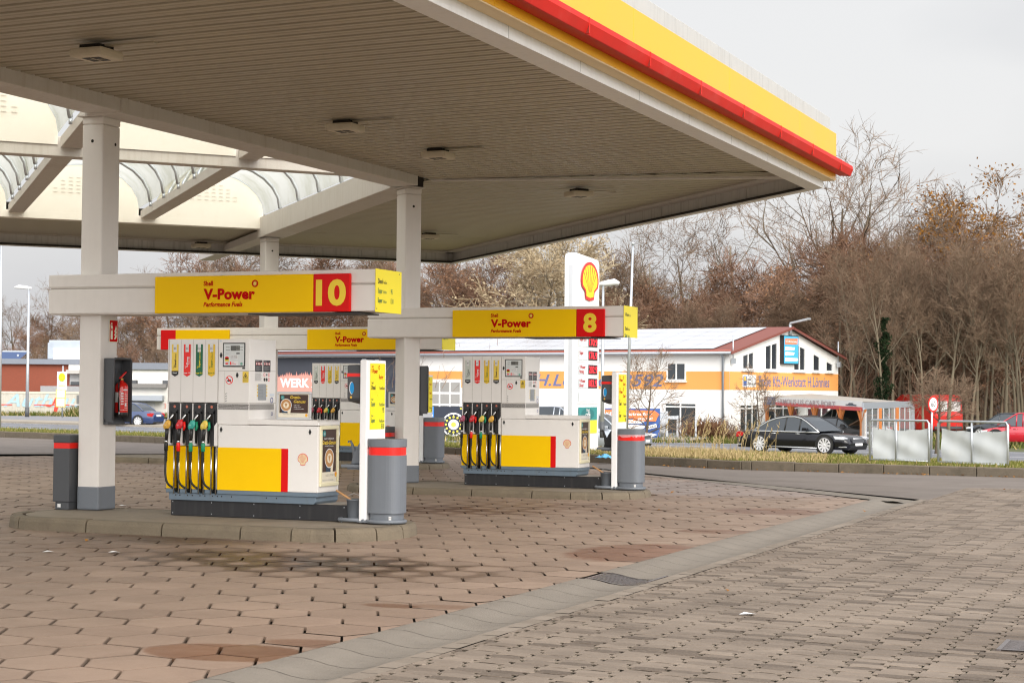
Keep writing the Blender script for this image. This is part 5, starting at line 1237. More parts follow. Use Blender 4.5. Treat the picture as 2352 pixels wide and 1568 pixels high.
def kfz_banner(name, lab, px0, px1, py0, py1, d, full=True):
    t = thing(name, lab, 'banner'); a = at(px0,py1,d); b = at(px1,py1,d); k = d/FOC; w = (px1-px0)*k; h = (py1-py0)*k; R = V3((b.x-a.x,b.y-a.y,0)).normalized(); N = V3((-R.y,R.x,0))
    m = MB(); m.obox(a+N*.02, R, N, Z, w, .03, h, M('banner_blue', (.035,.10,.33), .5, var=.25, vs=1)); m.build('banner_sheet', t); m = MB(); o = a
    m.shape(o, R, Z, [(0,h*.70),(w*.92,h*.64),(w*.99,h*.80),(w*.90,h*.93),(.0,h*.95)], M('banner_orange', (.85,.20,.05), .5, var=.1), .02)
    if full:
        m.shape(o, R, Z, [(w*.50,h*.58),(w*.92,h*.56),(w*.95,h*.70),(w*.52,h*.72)], M('banner_orange', (.85,.2,.05)), .022)
        m.text('KFZ-Mechatroniker', o+R*w*.02+Z*h*.76, R, Z, h*.11, TXW, .03, .02, width=w*.83); m.text('gesucht!', o+R*w*.86+Z*h*.615, R, Z, h*.09, TXW, .03, .02, align='R', width=w*.27)
        OR = M('banner_orange', (.85,.2,.05))
        for y0, w0, s_ in ((.47,.72,'DU HAST ES SCHON'), (.29,.75,'WIR AUCH'), (.02,.95,'')):
            m.shape(o, R, Z, [(0,h*y0),(w*w0*.9,h*(y0+.01)),(w*w0,h*(y0+.09)),(w*w0*.85,h*(y0+.15)),(0,h*(y0+.15))], TXW, .02)
            if s_: m.text(s_, o+R*w*.02+Z*h*(y0+.03), R, Z, h*.075, OR, .03, .012)
        m.disc(o+R*w*.85+Z*h*.34, R, Z, h*.17, M('banner_navy', (.02,.06,.22), .5), .021, 20); Rt = (R*math.cos(.25)+Z*math.sin(.25)); Ut = (Z*math.cos(.25)-R*math.sin(.25))
        m.rect(o+R*w*.75+Z*h*.27, Rt, Ut, w*.20, h*.12, TXW, .03); m.text('BONUS', o+R*w*.765+Z*h*.30, Rt, Ut, h*.07, TXK, .04, .02, width=w*.17)
    else:
        m.text('KFZ-', o+R*w*.08+Z*h*.74, R, Z, h*.13, TXW, .03, .03, width=w*.72)
        for y0 in (.42,.22,.02): m.shape(o, R, Z, [(w*.02,h*y0),(w*.97,h*(y0+.02)),(w*.92,h*(y0+.15)),(w*.08,h*(y0+.14))], TXW, .02)
    m.build('banner_print', t); return t
kfz_banner('banner', 'blue and orange KFZ banner beside the container at the left', 234, 300, 914, 956, 138, False)
kfz_banner('banner', 'long blue and orange KFZ-Mechatroniker banner on the fence before the workshop', 1389, 1516, 937, 1004, 90)
gr = thing('garage_row', 'low pale garages with a roller door, seen right of the fire extinguisher', 'building')
o, a3, R3, N3, L3, h3 = fbox('wall', 236, 392, 888, 955, 141, 8, M('garage_render', (.62,.60,.56), .8, var=.12, vs=.8), gr); kg = 141/FOC
m = MB(); m.obox(a3-N3*.5+Z*(h3-.05), R3, N3, Z, L3-.3, 9, .32, M('garage_roof_edge', (.20,.19,.18), .8, var=.2)); m.build('roof', gr)
m = MB(); m.rect(a3+R3*(48*kg), R3, Z, 72*kg, 32*kg, M('roller_grey', (.50,.50,.50), .5, var=.06), .05); m.rect(a3+R3*(4*kg), R3, Z, 40*kg, 32*kg, M('roller_grey', (.5,.5,.5)), .05); m.obox(a3-N3*.9+R3*(45*kg)+Z*(36*kg), R3, N3, Z, 96*kg, .9, .4, ZINC); m.text('2', a3+R3*(70*kg)+Z*(18*kg), R3, Z, .35, M('faded_red_number', (.65,.3,.25)), .08, .0); m.text('3', a3+R3*(140*kg)+Z*(19*kg), R3, Z, .4, M('faded_red_number', (.65,.3,.25)), .08, .0); m.build('roller_door', gr)
m = MB(); m.obox(a3+R3*1+N3*3+Z*(h3+.2), R3, N3, Z, .9, .8, .35, GREYD); m.obox(a3+R3*4+N3*3+Z*(h3+.2), R3, N3, Z, .9, .8, .35, GREYD); m.build('roof_vent', gr)
wh = thing('white_hall', 'long white hall with a grey roof edge behind the garages', 'building'); o, a4, R4, N4, L4, h4 = fbox('wall', 250, 640, 845, 930, 165, 12, REND, wh); m = MB(); m.obox(a4-N4*.3+Z*(h4-.1), R4, N4, Z, L4, 13, .6, M('slate_fascia', (.2,.22,.26))); m.build('roof', wh)
# dark banner with a round clock
t = thing('banner', 'dark blue banner with a round yellow and white wheel emblem on the roadside fence', 'banner'); kb = 92/FOC; a = at(966,1003,92); m = MB(); R = CR.copy(); R.z = 0; R.normalize(); N = V3((-R.y,R.x,0))
m.obox(a, R, N, Z, 105*kb, .05, 70*kb, M('night_blue_sheet', (.018,.025,.045), .6, var=.25)); m.build('banner_sheet', t); m = MB()
m.rect(a+Z*42*kb, R, Z, 30*kb, 28*kb, M('bright_blue_print', (.03,.22,.62), .5), .02); m.text('FORD', a+R*(4*kb)+Z*(46*kb), R, Z, 8*kb, TXW, .03, .02, width=24*kb); m.text('TÜV AU', a+R*(4*kb)+Z*(22*kb), R, Z, 13*kb, TXW, .03, .03, width=42*kb)
c = a+R*(75.5*kb)+Z*(29*kb); YW = M('banner_yellow_print', (.75,.66,.08), .5); m.ring(c, R, Z, 24*kb, 27*kb, TXW, .02, 32); m.disc(c, R, Z, 12*kb, TXW, .02, 20); m.disc(c, R, Z, 6*kb, YW, .03, 12)
for k in range(12):
    w = 2*math.pi*k/12; q = c+R*(17.5*kb*math.cos(w))+Z*(17.5*kb*math.sin(w)); m.disc(q, R, Z, 2.6*kb, YW, .03, 8); q = c+R*(22.5*kb*math.cos(w))+Z*(22.5*kb*math.sin(w)); m.disc(q, R, Z, 1.4*kb, TXW, .03, 6)
m.rect(a+R*(90*kb)+Z*(64*kb), R, Z, 14*kb, 3*kb, YW, .02); m.build('banner_print', t)
# mesh fence with gate by the workshop
t = thing('mesh_fence', 'grey wire mesh fence and gate in front of the workshop door', 'fence'); kf = 91/FOC; a = at(1512,1006,91); m = MB()
for px in (1512,1530,1554,1596): p = at(px,1006,91); m.obox(p, R, N, Z, .09, .09, 62*kf if px < 1550 else 52*kf, STEEL)
m.build('post', t); m = MB()
for k in range(9): m.tube([at(1516+k*1.6,1004,91), at(1516+k*1.6,946,91)], .012, STEEL, 4)
for k in range(6): m.tube([at(1516,1003-k*11,91), at(1530,1003-k*11,91)], .012, STEEL, 4)
m.build('wire_mesh', t); m = MB(); p = at(1514,962,91); m.obox(p, R, N, Z, 42*kf, .1, .16, STEEL); m.build('gate_rail', t)
# price tower
PX0, PY0, PZ0 = -19.45, 52.5, -.30
pt_ = thing('price_tower', 'tall white price pylon with shell emblem and red digits between the sign beams', 'price sign', (PX0, PY0, PZ0)); WT = M('pylon_white', (.88,.88,.88), .3, var=.02)
H = 6.28; W = 2.35
m = MB(); prf = [(0,0),(W,0),(W,H-.35),(W-.03,H-.2),(W-.12,H-.10),(.25,H),(.08,H-.04),(0,H-.2)]; m.prism(prf, 'x', -.31, 0, WT); m.build('pylon_body', pt_, bevel=.03, seg=2)
m = MB(); m.box(-.16,-.03,-.012,0,.1,H-.4,M('pylon_grey_channel', (.55,.57,.60), .4, var=.05)); m.build('channel_strip', pt_)
def zt(py): return (EYE.z-PZ0)+(895.6-py)/FOC*57.3
m = MB(); xf = .0; PG = M('pale_display_field', (.68,.73,.75), .35, var=.03)
def rr(y0, y1, py0, py1, mat, off): m.rect((xf,y0,zt(py1)), RX, Z, y1-y0, zt(py0)-zt(py1), mat, off)
rows = [('Super E10','',786,'170.9'), ('Super','',816.6,'176.9'), ('V-Power','Racing',849,'202.9'), ('V-Power','Diesel',880.5,'183.9'), ('Diesel','',755,'165.9'), ('LKW Diesel','',725,'163.9')]
LEDB = M('led_field', (.02,.004,.004), .4, var=0); LEDR = M('led_red', (.9,.02,.03), .4, emit=(1,.03,.05), es=.9)
for a_, b_, py, pr_ in rows:
    rr(.45, 2.17, py-11, py+11, PG, .012); rr(1.32, 2.17, py-11, py+11, LEDB, .016)
    m.text(a_, (xf,.52,zt(py-2)), RX, Z, .105, REDT, .02, .012, xs=1.0); m.text(b_, (xf,.52,zt(py+8)), RX, Z, .105, REDT, .02, .012, xs=1.0); m.text(pr_, (xf,1.745,zt(py+7.5)), RX, Z, .22, LEDR, .022, .015, align='C', width=.76)
rr(.45,2.17,900,922,PG,.012); rr(.45,2.17,935,965,TEAL,.012); rr(.45,2.17,965,995,M('pylon_yellow', (.85,.78,.05), .35),.012)
m.disc((xf,1.3,zt(951)), RX, Z, .6, M('deep_teal_print', (.015,.18,.19), .35), .014, 20, .19); m.text('Shell', (xf,1.3,zt(945)), RX, Z, .10, TXW, .02, .01, align='C', xs=1.1); m.text('café', (xf,1.3,zt(957)), RX, Z, .17, TXW, .02, .015, align='C', xs=1.2)
for py in (832,927): rr(.3,W,py,py+.9,M('panel_seam2', (.5,.5,.5)),.006)
m.build('price_display', pt_)
m = MB(); shell(m, V3((xf,1.36,zt(648)+.02)), RX, Z, 1.14, YELB, REDB, .04); m.v = [(a, (b-1.36)*1.38+1.36, c) for a, b, c in m.v]; m.build('shell_emblem', pt_)
# poles and lamps
def lamp(px, pyt, pyb, d, lab, arm, r=.06):
    p = at(px, pyb, d); q = at(px, pyt, d); t = thing('street_lamp', lab, 'street lamp', (p.x,p.y,p.z)); h = q.z-p.z
    m = MB(); m.tube([(0,0,0), (0,0,h*.35), (0,0,h)], [r*1.25, r*1.0, r*.7], STEEL, 10); m.build('pole', t)
    m = MB(); m.tube([(0,0,0), (0,0,.6)], r*1.45, GREYD, 10); m.build('pole_sleeve', t)
    A = R if arm > 0 else -R; m = MB(); k = abs(arm); m.tube([V3((0,0,h-.02))-A*.18, V3((0,0,h+.03))+A*.2, V3((0,0,h+.07))+A*k*.7, V3((0,0,h+.02))+A*k], [.07,.12,.13,.06], M('lamp_white', (.75,.76,.78), .3), 8); m.build('lamp_head', t); return t
lamp(62,661,957,118,'grey street lamp in front of the cream container at far left',-.95,.10)
lamp(1383,651,1005,70,'grey street lamp just right of the price pylon',.62,.065)
t = thing('flagpole', 'thin white flagpole rising behind the number 8 sign beam', 'flagpole'); m = MB(); m.tube([at(1438,1010,62), at(1447,760,62), at(1454,560,62)], [.06,.05,.035], STEEL, 10); m.build('pole', t); m = MB(); m.tube([at(1454,562,62), at(1454,557,62)], .06, STEEL, 8); m.build('pole_cap', t)
t = thing('mast', 'slender grey mast cut by the left picture edge', 'mast'); m = MB(); m.tube([at(-2,1000,90), at(1,790,90), at(3,560,90)], [.09,.07,.05], STEEL, 8); m.build('pole', t)
t = thing('bus_stop_sign', 'yellow and white bus stop sign on a thin post before the container', 'bus stop sign'); kq = 112/FOC; m = MB(); p = at(143,958,112); m.tube([p, p+Z*(118*kq)], .045, STEEL, 7); m.build('post', t)
m = MB(); a = at(131.5,895,112); m.obox(a-N*.06, R, N, Z, 22*kq, .05, 42*kq, PAPER); m.build('sign_plate', t); m = MB(); m.disc(a+R*11*kq+Z*29*kq-N*.065, R, Z, 8*kq, M('stop_green', (.25,.38,.05), .5), .01, 20, 10*kq); m.disc(a+R*11*kq+Z*29*kq-N*.065, R, Z, 6.6*kq, YELB, .02, 20, 8.5*kq); m.text('H', a+R*11*kq+Z*25*kq-N*.065, R, Z, 7*kq, M('stop_green', (.25,.38,.05)), .03, .01, align='C'); m.rect(a+R*3*kq+Z*9*kq-N*.065, R, Z, 16*kq, 2*kq, YELB, .01); m.build('stop_symbol', t)
m = MB(); a = at(128.5,952+0,112)+Z*(0); a = at(128.5,934,112); m.obox(a-N*.06, R, N, Z, 22*kq, .05, 40*kq, YELB2); m.rect(a+R*2*kq+Z*2*kq-N*.06, R, Z, 18*kq, 17*kq, PAPER, .01); m.rect(a+R*2*kq+Z*21*kq-N*.06, R, Z, 18*kq, 17*kq, PAPER, .01); m.build('timetable', t)
t = thing('speed_limit_sign', 'round red and white 60 speed sign on a grey post at the right', 'traffic sign'); ks = 68/FOC; p = at(2139,1055,68); m = MB(); m.tube([p, at(2141,912,68)], .035, STEEL, 8); m.build('post', t)
Rs = V3((math.cos(rad(62)), math.sin(rad(62)), 0)); Ns = Rs.cross(Z); c = at(2141,927.5,68)+Ns*.05; m = MB(); m.disc(c, Rs, Z, .30, REDB, .0, 28); m.disc(c, Rs, Z, .235, TXW, .004, 28); m.text('60', c-Z*.095, Rs, Z, .19, TXK, .008, .012, align='C', width=.26); m.disc(c-Ns*.004, -Rs, Z, .30, STEEL, 0, 28); m.build('sign_face', t)
# barriers with sagging white sheets
TARP = M('dirty_white_tarpaulin', (.60,.63,.64), .5, var=.08, vs=2, dirt=.3, dirtcol=(.50,.46,.36))
def barrier(a, b, c, lab):
    t = thing('barrier', lab, 'barrier'); h = 1.12; up = Z*h; Rb = (b-a); L = Rb.length; Rb.normalize(); m = MB()
    m.tube([a-Z*.25, a+Z*(h-.08), a+Z*(h-.01)+Rb*.06, b+Z*(h-.01)-Rb*.06, b+Z*(h-.08), b-Z*.25], .032, STEEL, 8); m.tube([a.lerp(b,c)-Z*.02, a.lerp(b,c)+Z*(h-.03)], .028, STEEL, 8); m.tube([a+Z*.03, b+Z*.03], .026, STEEL, 8); m.build('tube_frame', t)
    m = MB(); nx, nz = 44, 16; vv = []
    Nb = V3((-Rb.y,Rb.x,0))
    for j in range(nz+1):
        for i in range(nx+1):
            s_ = i/nx; q = j/nz; f = .016*math.sin(s_*9+q*4.1)+.007*math.sin(s_*27-q*3+a.x)+.016*math.sin((s_+q)*8+a.y); top = h-.20-.03*math.sin(s_*9)**2-.06*math.sin(s_*math.pi)
            vv.append(a+Rb*(.07+(L-.14)*s_)+Z*(.06+.0*s_+(top-.06)*q)+Nb*(.05-f*(.4+.6*math.sin(q*math.pi))))
    m.add(vv, [(j*(nx+1)+i, j*(nx+1)+i+1, (j+1)*(nx+1)+i+1, (j+1)*(nx+1)+i) for j in range(nz) for i in range(nx)], TARP, True); m.build('sheet', t)
    m = MB()
    for s_ in (0,.12,.25,.4,.62,.8,1): p = a+Rb*(.07+(L-.14)*s_)+Z*(h-.22-.03*math.sin(s_*9)**2-.06*math.sin(s_*math.pi)); m.tube([p, p+Z*.2], .006, GREYD, 4)
    m.build('sheet_tie', t); return t
barrier(at(1998,1057,50.0), at(2134,1062,48.6), .45, 'white sheet barrier on tube frame directly in front of the black car')
barrier(at(2155,1063,48.0), at(2315,1071,46.2), .49, 'white sheet barrier nearest the right picture edge')
# ------------------------------------------------------------------ vehicles
TYRE = M('tyre_rubber', (.018,.018,.018), .75, var=.15); RIM = M('alloy_rim', (.75,.75,.76), .35, metal=.4, var=.08)
GLC = M('car_glass', (.03,.04,.05), .04, spec=1, var=.2, vs=1); HL = M('headlamp_glass', (.75,.78,.82), .1, spec=.9, var=.1); TL = M('tail_lamp', (.45,.01,.012), .2, var=.1); TRIM = M('bright_trim', (.78,.79,.80), .2, metal=.7, var=.03)
def car(lab, loc, head, paint, L=4.6, Wd=1.80, H=1.44, wb=2.72, wr=.325, prof=None, cab=None, chrome=False, front_over=.86, name='car', cat='car', spokes=10, arm=0):
    """x forward; prof: (x/L, belt height, half-width factor); cab: greenhouse outline (x/L, z/H, width factor)"""
    t = thing(name, lab, cat, loc, head); W2 = Wd/2
    prof = prof or [(-.5,.62,.78),(-.485,.80,.88),(-.43,.91,.95),(-.34,.945,.985),(-.2,.94,1),(0,.93,1),(.15,.915,1),(.28,.86,.985),(.38,.80,.96),(.45,.73,.90),(.485,.62,.80),(.5,.50,.70)]
    m = MB(); n = len(prof); vv = []; k = 9
    for i, (fx, zb, wf) in enumerate(prof):
        x = fx*L; w = W2*wf; lo = .20 if .02 < i/(n-1) < .98 else .30
        half = [(w*.90,lo),(w*.985,lo+.12),(w*1.0,.52*min(1,zb/.6)),(w*.985,zb*.90),(w*.93,zb*.985),(w*.70,zb+.012*(wf > .9)),(0,zb+.03*(wf > .9))]
        ring = [(x,-y,z) for y, z in half] + [(x,y,z) for y, z in half[-2::-1]]
        vv += ring; k = len(ring)
    m.add(vv, [(i*k+j, i*k+j+1, (i+1)*k+j+1, (i+1)*k+j) for i in range(n-1) for j in range(k-1)], paint, True)
    m.add([v for v in vv[:k]], [tuple(range(k))], paint); m.add(vv[-k:], [tuple(range(k-1,-1,-1))], paint)
    m.add([vv[i*k] for i in range(n)]+[vv[i*k+k-1] for i in range(n)], [(i,i+1,n+i+1,n+i) for i in range(n-1)], BLK)
    m.build('body', t)
    cab = cab or [(-.36,.64,.90),(-.30,.80,.84),(-.22,.94,.74),(-.12,.992,.70),(0,1,.69),(.06,.985,.70),(.12,.90,.76),(.18,.77,.84),(.235,.62,.90)]
    g_ = MB(); r_ = MB(); n = len(cab); base = [(fx*L, H*cab[0][1]) for fx, *_ in cab]
    zb0 = H*cab[0][1]; zb1 = H*cab[-1][1]
    low = [(fx*L, zb0+(zb1-zb0)*i/(n-1), W2*.925) for i, (fx, z, wf) in enumerate(cab)]; top = [(fx*L, z*H, W2*wf) for fx, z, wf in cab]
    for s_ in (-1,1):
        for i in range(n-1):
            g_.add([(low[i][0],s_*low[i][2],low[i][1]-.03), (low[i+1][0],s_*low[i+1][2],low[i+1][1]-.03), (top[i+1][0],s_*top[i+1][2],top[i+1][1]), (top[i][0],s_*top[i][2],top[i][1])], [(0,1,2,3)], GLC, True)
        r_.tube([(x,s_*w,z) for x, z, w in top], .032, paint, 6)
        for fx in (-.06,.075):      # door pillars
            i = min(range(n), key=lambda q: abs(cab[q][0]-fx)); 
            if .1 < i/(n-1) < .9: r_.tube([(low[i][0],s_*low[i][2]*1.0,low[i][1]-.02), (top[i][0],s_*top[i][2],top[i][1])], .03, BLK if chrome else paint, 5)
        if chrome:
            c_ = MB(); c_.tube([(x,s_*(w+.02),z-.03) for x, z, w in top], .028, TRIM, 5); c_.tube([(x,s_*(w+.03),z-.03) for x, z, w in low], .024, TRIM, 5); c_.tube([(-.29*L,s_*(W2*.985),.27), (.25*L,s_*(W2*.985),.25)], .022, TRIM, 5); c_.build('window_trim', t)
    for i in range(n-1):
        gl = top[i][1] < H*.945 or top[i+1][1] < H*.945
        (g_ if gl else r_).add([(top[i][0],-top[i][2],top[i][1]+.004), (top[i+1][0],-top[i+1][2],top[i+1][1]+.004), (top[i+1][0],0,top[i+1][1]+.02), (top[i][0],0,top[i][1]+.02), (top[i+1][0],top[i+1][2],top[i+1][1]+.004), (top[i][0],top[i][2],top[i][1]+.004)], [(0,1,2,3),(3,2,4,5)], GLC if gl else paint, True)
    g_.build('window', t); r_.build('roof', t)
    xf = L/2-front_over; xr = xf-wb
    for x in (xf, xr):
        for s_ in (-1,1):
            y = s_*(W2-.02); A = V3((0,s_,0)); m = MB(); m.disc((x,s_*(W2*.992),wr+.02), V3((-s_,0,0)) if s_ > 0 else X, Z, wr*1.14, BLK, .004, 26); m.build('wheel_arch', t)
            m = MB(); m.lathe([(wr*.62,-.2),(wr*.95,-.2),(wr,-.16),(wr,.0),(wr*.97,.025),(wr*.80,.035),(wr*.76,.03)], (x,y,wr), TYRE, 26, A, cap=False); wo = m.build('wheel', t)
            m = MB(); m.lathe([(.001,.026),(wr*.12,.03),(wr*.14,.02),(wr*.2,.012)], (x,y,wr), RIM, 16, A); m.lathe([(wr*.70,.02),(wr*.78,.034),(wr*.74,.036)], (x,y,wr), RIM, 26, A, cap=False); m.lathe([(.001,.0),(wr*.76,.0)], (x,y,wr), BLK, 20, A, cap=False)
            for q in range(spokes):
                w = 2*math.pi*q/spokes; d = V3((math.cos(w),0,math.sin(w))); e = V3((-math.sin(w),0,math.cos(w))); c = V3((x,y+s_*.018,wr)); h0, h1 = wr*.09, wr*.19
                m.add([c+d*wr*.12-e*h0, c+d*wr*.74-e*h1+V3((0,s_*.012,0)), c+d*wr*.74+e*h1*.4+V3((0,s_*.012,0)), c+d*wr*.12+e*h0*.6], [(0,1,2,3)], RIM)
            m.build('rim', wo)
    for s_ in (-1,1):
        m = MB(); m.prism([(.40*L,.62),(.475*L,.60),(.487*L,.66),(.45*L,.71),(.385*L,.735)], 'y', s_*W2*.70, s_*W2*.945, HL); m.build('headlight', t)
        m = MB(); m.prism([(-.493*L,.62),(-.425*L,.66),(-.415*L,.80),(-.47*L,.84),(-.488*L,.80)], 'y', s_*W2*.58, s_*W2*.945, TL); m.build('tail_light', t)
        m = MB(); m.prism([(.13*L,.92),(.175*L,.93),(.17*L,1.03),(.135*L,1.04)], 'y', s_*W2*.98, s_*W2*1.15, paint); m.build('mirror', t)
        for fx in (-.14,.075): m = MB(); m.tube([(fx*L-.1,s_*W2*.996,.80), (fx*L+.1,s_*W2*.996,.795)], .018, TRIM if chrome else paint, 6); m.build('door_handle', t)
    m = MB(); m.box(.488*L,.503*L,-.26,.26,.36,.46,PAPER); m.build('number_plate', t); m = MB(); m.box(-.505*L,-.49*L,-.26,.26,.62 if not chrome else .45,.73 if not chrome else .56,PAPER); m.build('number_plate', t)
    m = MB(); m.box(.47*L,.4985*L,-.42,.42,.44,.64,GREYD); m.tube([(.499*L,-.42,.64), (.50*L,.42,.64)], .02, TRIM, 5); m.build('grille', t)
    if chrome: m = MB(); m.box(.40*L,.485*L,-W2*.90,W2*.90,.30,.33,TRIM); m.box(-.49*L,-.38*L,-W2*.93,W2*.93,.30,.335,TRIM); m.build('bumper_trim', t)
    return t
HR = math.atan2(-.334,.943)      # heading to the right along the road
def ground_at(px, py, z=-.72): p = atz(px, py, z); return p
p1 = atz(1763,1037,-.72); p2 = atz(1937,1043,-.72); mid = (p1+p2)/2; d = (p2-p1)
CARB = M('black_car_paint', (.004,.0045,.008), .15, spec=.4, var=.1, coat=.35)
car('black saloon car with bright window trim driving right past the verge', (mid.x+d.normalized().x*-.12, mid.y, -.72), math.atan2(d.y,d.x), CARB, 5.25, 1.94, 1.50, 3.06, .37, chrome=True, front_over=.98, cab=[(-.345,.60,.88),(-.285,.72,.85),(-.215,.86,.79),(-.14,.95,.73),(-.05,.995,.70),(.02,1,.69),(.08,.96,.71),(.14,.86,.77),(.20,.735,.84),(.26,.60,.90)], prof=[(-.5,.55,.80),(-.49,.76,.88),(-.44,.87,.95),(-.36,.90,.985),(-.2,.885,1),(0,.87,1),(.15,.86,1),(.27,.83,.985),(.38,.77,.96),(.45,.70,.90),(.485,.58,.80),(.5,.46,.70)])
CBLU = M('blue_car_paint', (.012,.035,.12), .15, spec=.7, var=.08, coat=1)
pb = atz(316,979.5,-.72); hb_ = math.pi+.09; _l = V3((-math.sin(hb_), math.cos(hb_), 0)); pb = pb+V3((math.cos(hb_), math.sin(hb_), 0))*1.305-_l*.88
car('blue saloon car with red tail lights driving away behind the extinguisher', (pb.x, pb.y, -.72), hb_, CBLU, 4.55, 1.76, 1.45, 2.72, .33)
CRED = M('red_car_paint', (.50,.012,.03), .15, spec=.7, var=.06, coat=1)
SUV = [(-.47,.60,.90),(-.44,.75,.86),(-.38,.93,.78),(-.25,.99,.73),(0,1,.72),(.07,.98,.73),(.14,.86,.80),(.22,.72,.86),(.28,.63,.90)]
pr = atz(2352,1024,-.72)
car('red compact off-roader coming in at the right picture edge', (pr.x, pr.y+.6, -.72), HR+math.pi+.30, CRED, 4.2, 1.80, 1.55, 2.6, .36, cab=SUV)
pd = at(2318,1008,97)
car('dark car mostly hidden behind the red off-roader', (pd.x, pd.y, -.75), HR+math.pi+.1, M('anthracite_car_paint', (.02,.025,.035), .2, coat=1), 4.3, 1.76, 1.45, 2.6, .33)
CSIL = M('silver_car_paint', (.42,.46,.52), .22, metal=.4, spec=.7, var=.05, coat=1)
pa = at(1290,1003,86); car('silver car parked left of the price pylon, its roof above the pump worktop', (pa.x, pa.y, -.76), HR+.15, CSIL, 4.6, 1.8, 1.72, 2.7, .33, cab=SUV)
pa = at(1372,1012,76); car('silver car with large grille parked just right of the price pylon', (pa.x, pa.y, -.74), HR+.35, CSIL, 4.4, 1.8, 1.5, 2.6, .33)
pa = at(1945,1006,92); car('white off-roader parked under the carport roof', (pa.x, pa.y, -.78), HR+math.pi-.2, M('white_car_paint', (.70,.72,.74), .2, coat=1), 4.6, 1.8, 1.75, 2.7, .36, cab=SUV)
pa = at(1925,1020,84); oc = car('old black car with its brown bonnet raised in front of the carport', (pa.x, pa.y, -.74), HR+.1, M('dull_black_car_paint', (.012,.011,.010), .4), 4.3, 1.7, 1.32, 2.5, .32)
m = MB(); m.add([(.62,-.7,.86), (.62,.7,.86), (1.75,.66,1.48), (1.75,-.66,1.48), (.62,-.7,.82), (.62,.7,.82), (1.75,.66,1.43), (1.75,-.66,1.43)], [(0,1,2,3),(7,6,5,4),(0,4,5,1),(3,2,6,7),(0,3,7,4),(1,5,6,2)], M('brown_bonnet_paint', (.13,.07,.035), .5, var=.3)); m.build('bonnet', oc)
# red delivery van seen from behind
VRED = M('red_van_paint', (.68,.022,.015), .3, var=.05, coat=.6); pv = at(2116,1003,108); VH = HR+math.pi-.30
vn = thing('delivery_van', 'red delivery van standing behind the carport, seen from its rear corner', 'van', (pv.x, pv.y+1.5, -.78), HR+math.pi-.55); 
m = MB(); m.prism([(-2.6,.45),(-2.62,1.2),(-2.5,2.2),(-2.35,2.42),(1.2,2.42),(1.9,2.1),(2.4,1.35),(3.2,1.1),(3.3,.5),(3.2,.35),(-2.5,.35)], 'y', -.98, .98, VRED); m.build('body', vn, bevel=.08, seg=3)
m = MB(); m.box(-2.63,-2.60,.06,.80,1.45,2.05,PAPER); m.box(-2.63,-2.60,-.80,-.06,1.45,2.05,M('van_white_decal', (.75,.70,.68), .4)); m.build('rear_window', vn)
m = MB(); m.rect((-1.5,-.985,1.5), X, Z, .0001, .0001, VRED, 0)
for s_, y, dx in ((-1,-.985,1), (1,.985,-1)):
    RR = V3((dx,0,0)); 
    for k, (w_, z_) in enumerate(((1.0,1.72), (.6,1.50), (.75,1.38))): m.text('PAKET', (-.6 if dx > 0 else .4, y, z_), RR, Z, .15 if k == 0 else .09, TXW, .01, .02, width=w_)
for s_ in (-1,1):
    m.box(-2.61,-2.55,s_*.86-.08,s_*.86+.08,.9,1.5,TL)
m.build('van_lettering', vn)
for x in (-1.6,2.1):
    for s_ in (-1,1): m = MB(); m.lathe([(.2,-.2),(.33,-.2),(.34,-.16),(.34,0),(.2,.02),(.001,.0)], (x,s_*.93,.34), TYRE, 20, (0,s_,0)); m.build('wheel', vn)
m = MB(); m.box(-2.66,-2.55,-.9,.9,.42,.58,GREYD); m.build('bumper', vn)
m = MB(); m.prism([(1.3,2.0),(1.86,2.02),(2.3,1.40),(1.3,1.40)], 'y', -.99, .99, GLC); m.build('window', vn)
# ------------------------------------------------------------------ trees, shrubs, grass
def vmat(name, ca, cb, rough=.9, hue=.25):
    m = bpy.data.materials.new(name); m.use_nodes = True; n = m.node_tree.nodes; L = m.node_tree.links; b = n['Principled BSDF']
    oi = n.new('ShaderNodeObjectInfo'); ge = n.new('ShaderNodeNewGeometry'); tc = n.new('ShaderNodeTexCoord'); nz = n.new('ShaderNodeTexNoise'); nz.inputs['Scale'].default_value = .45; nz.inputs['Detail'].default_value = 3
    L.new(tc.outputs['Object'], nz.inputs[0]); ad = n.new('ShaderNodeMath'); ad.operation = 'ADD'; L.new(nz.outputs['Fac'], ad.inputs[0])
    s1 = n.new('ShaderNodeMath'); s1.operation = 'MULTIPLY_ADD'; L.new(oi.outputs['Random'], s1.inputs[0]); s1.inputs[1].default_value = .9; s1.inputs[2].default_value = -.45; L.new(s1.outputs[0], ad.inputs[1])
    ri = n.new('ShaderNodeMath'); ri.operation = 'MULTIPLY_ADD'; L.new(ge.outputs['Random Per Island'], ri.inputs[0]); ri.inputs[1].default_value = .5; ri.inputs[2].default_value = -.25
    a2 = n.new('ShaderNodeMath'); a2.operation = 'ADD'; a2.use_clamp = True; L.new(ad.outputs[0], a2.inputs[0]); L.new(ri.outputs[0], a2.inputs[1])
    mx = n.new('ShaderNodeMix'); mx.data_type = 'RGBA'; mx.inputs[6].default_value = (*ca,1); mx.inputs[7].default_value = (*cb,1); L.new(a2.outputs[0], mx.inputs[0]); L.new(mx.outputs[2], b.inputs['Base Color'])
    b.inputs['Roughness'].default_value = rough; b.inputs['Specular IOR Level'].default_value = .15; return m
BARK = vmat('grey_brown_bark', (.075,.055,.038), (.16,.128,.09)); BARKP = vmat('pale_bark', (.12,.098,.068), (.22,.185,.13))
TWIG = vmat('brown_twigs', (.115,.075,.048), (.25,.175,.12)); TWIGR = vmat('reddish_twigs', (.125,.070,.044), (.26,.155,.105)); TWIGP = vmat('straw_pale_twigs', (.30,.23,.14), (.52,.44,.30))
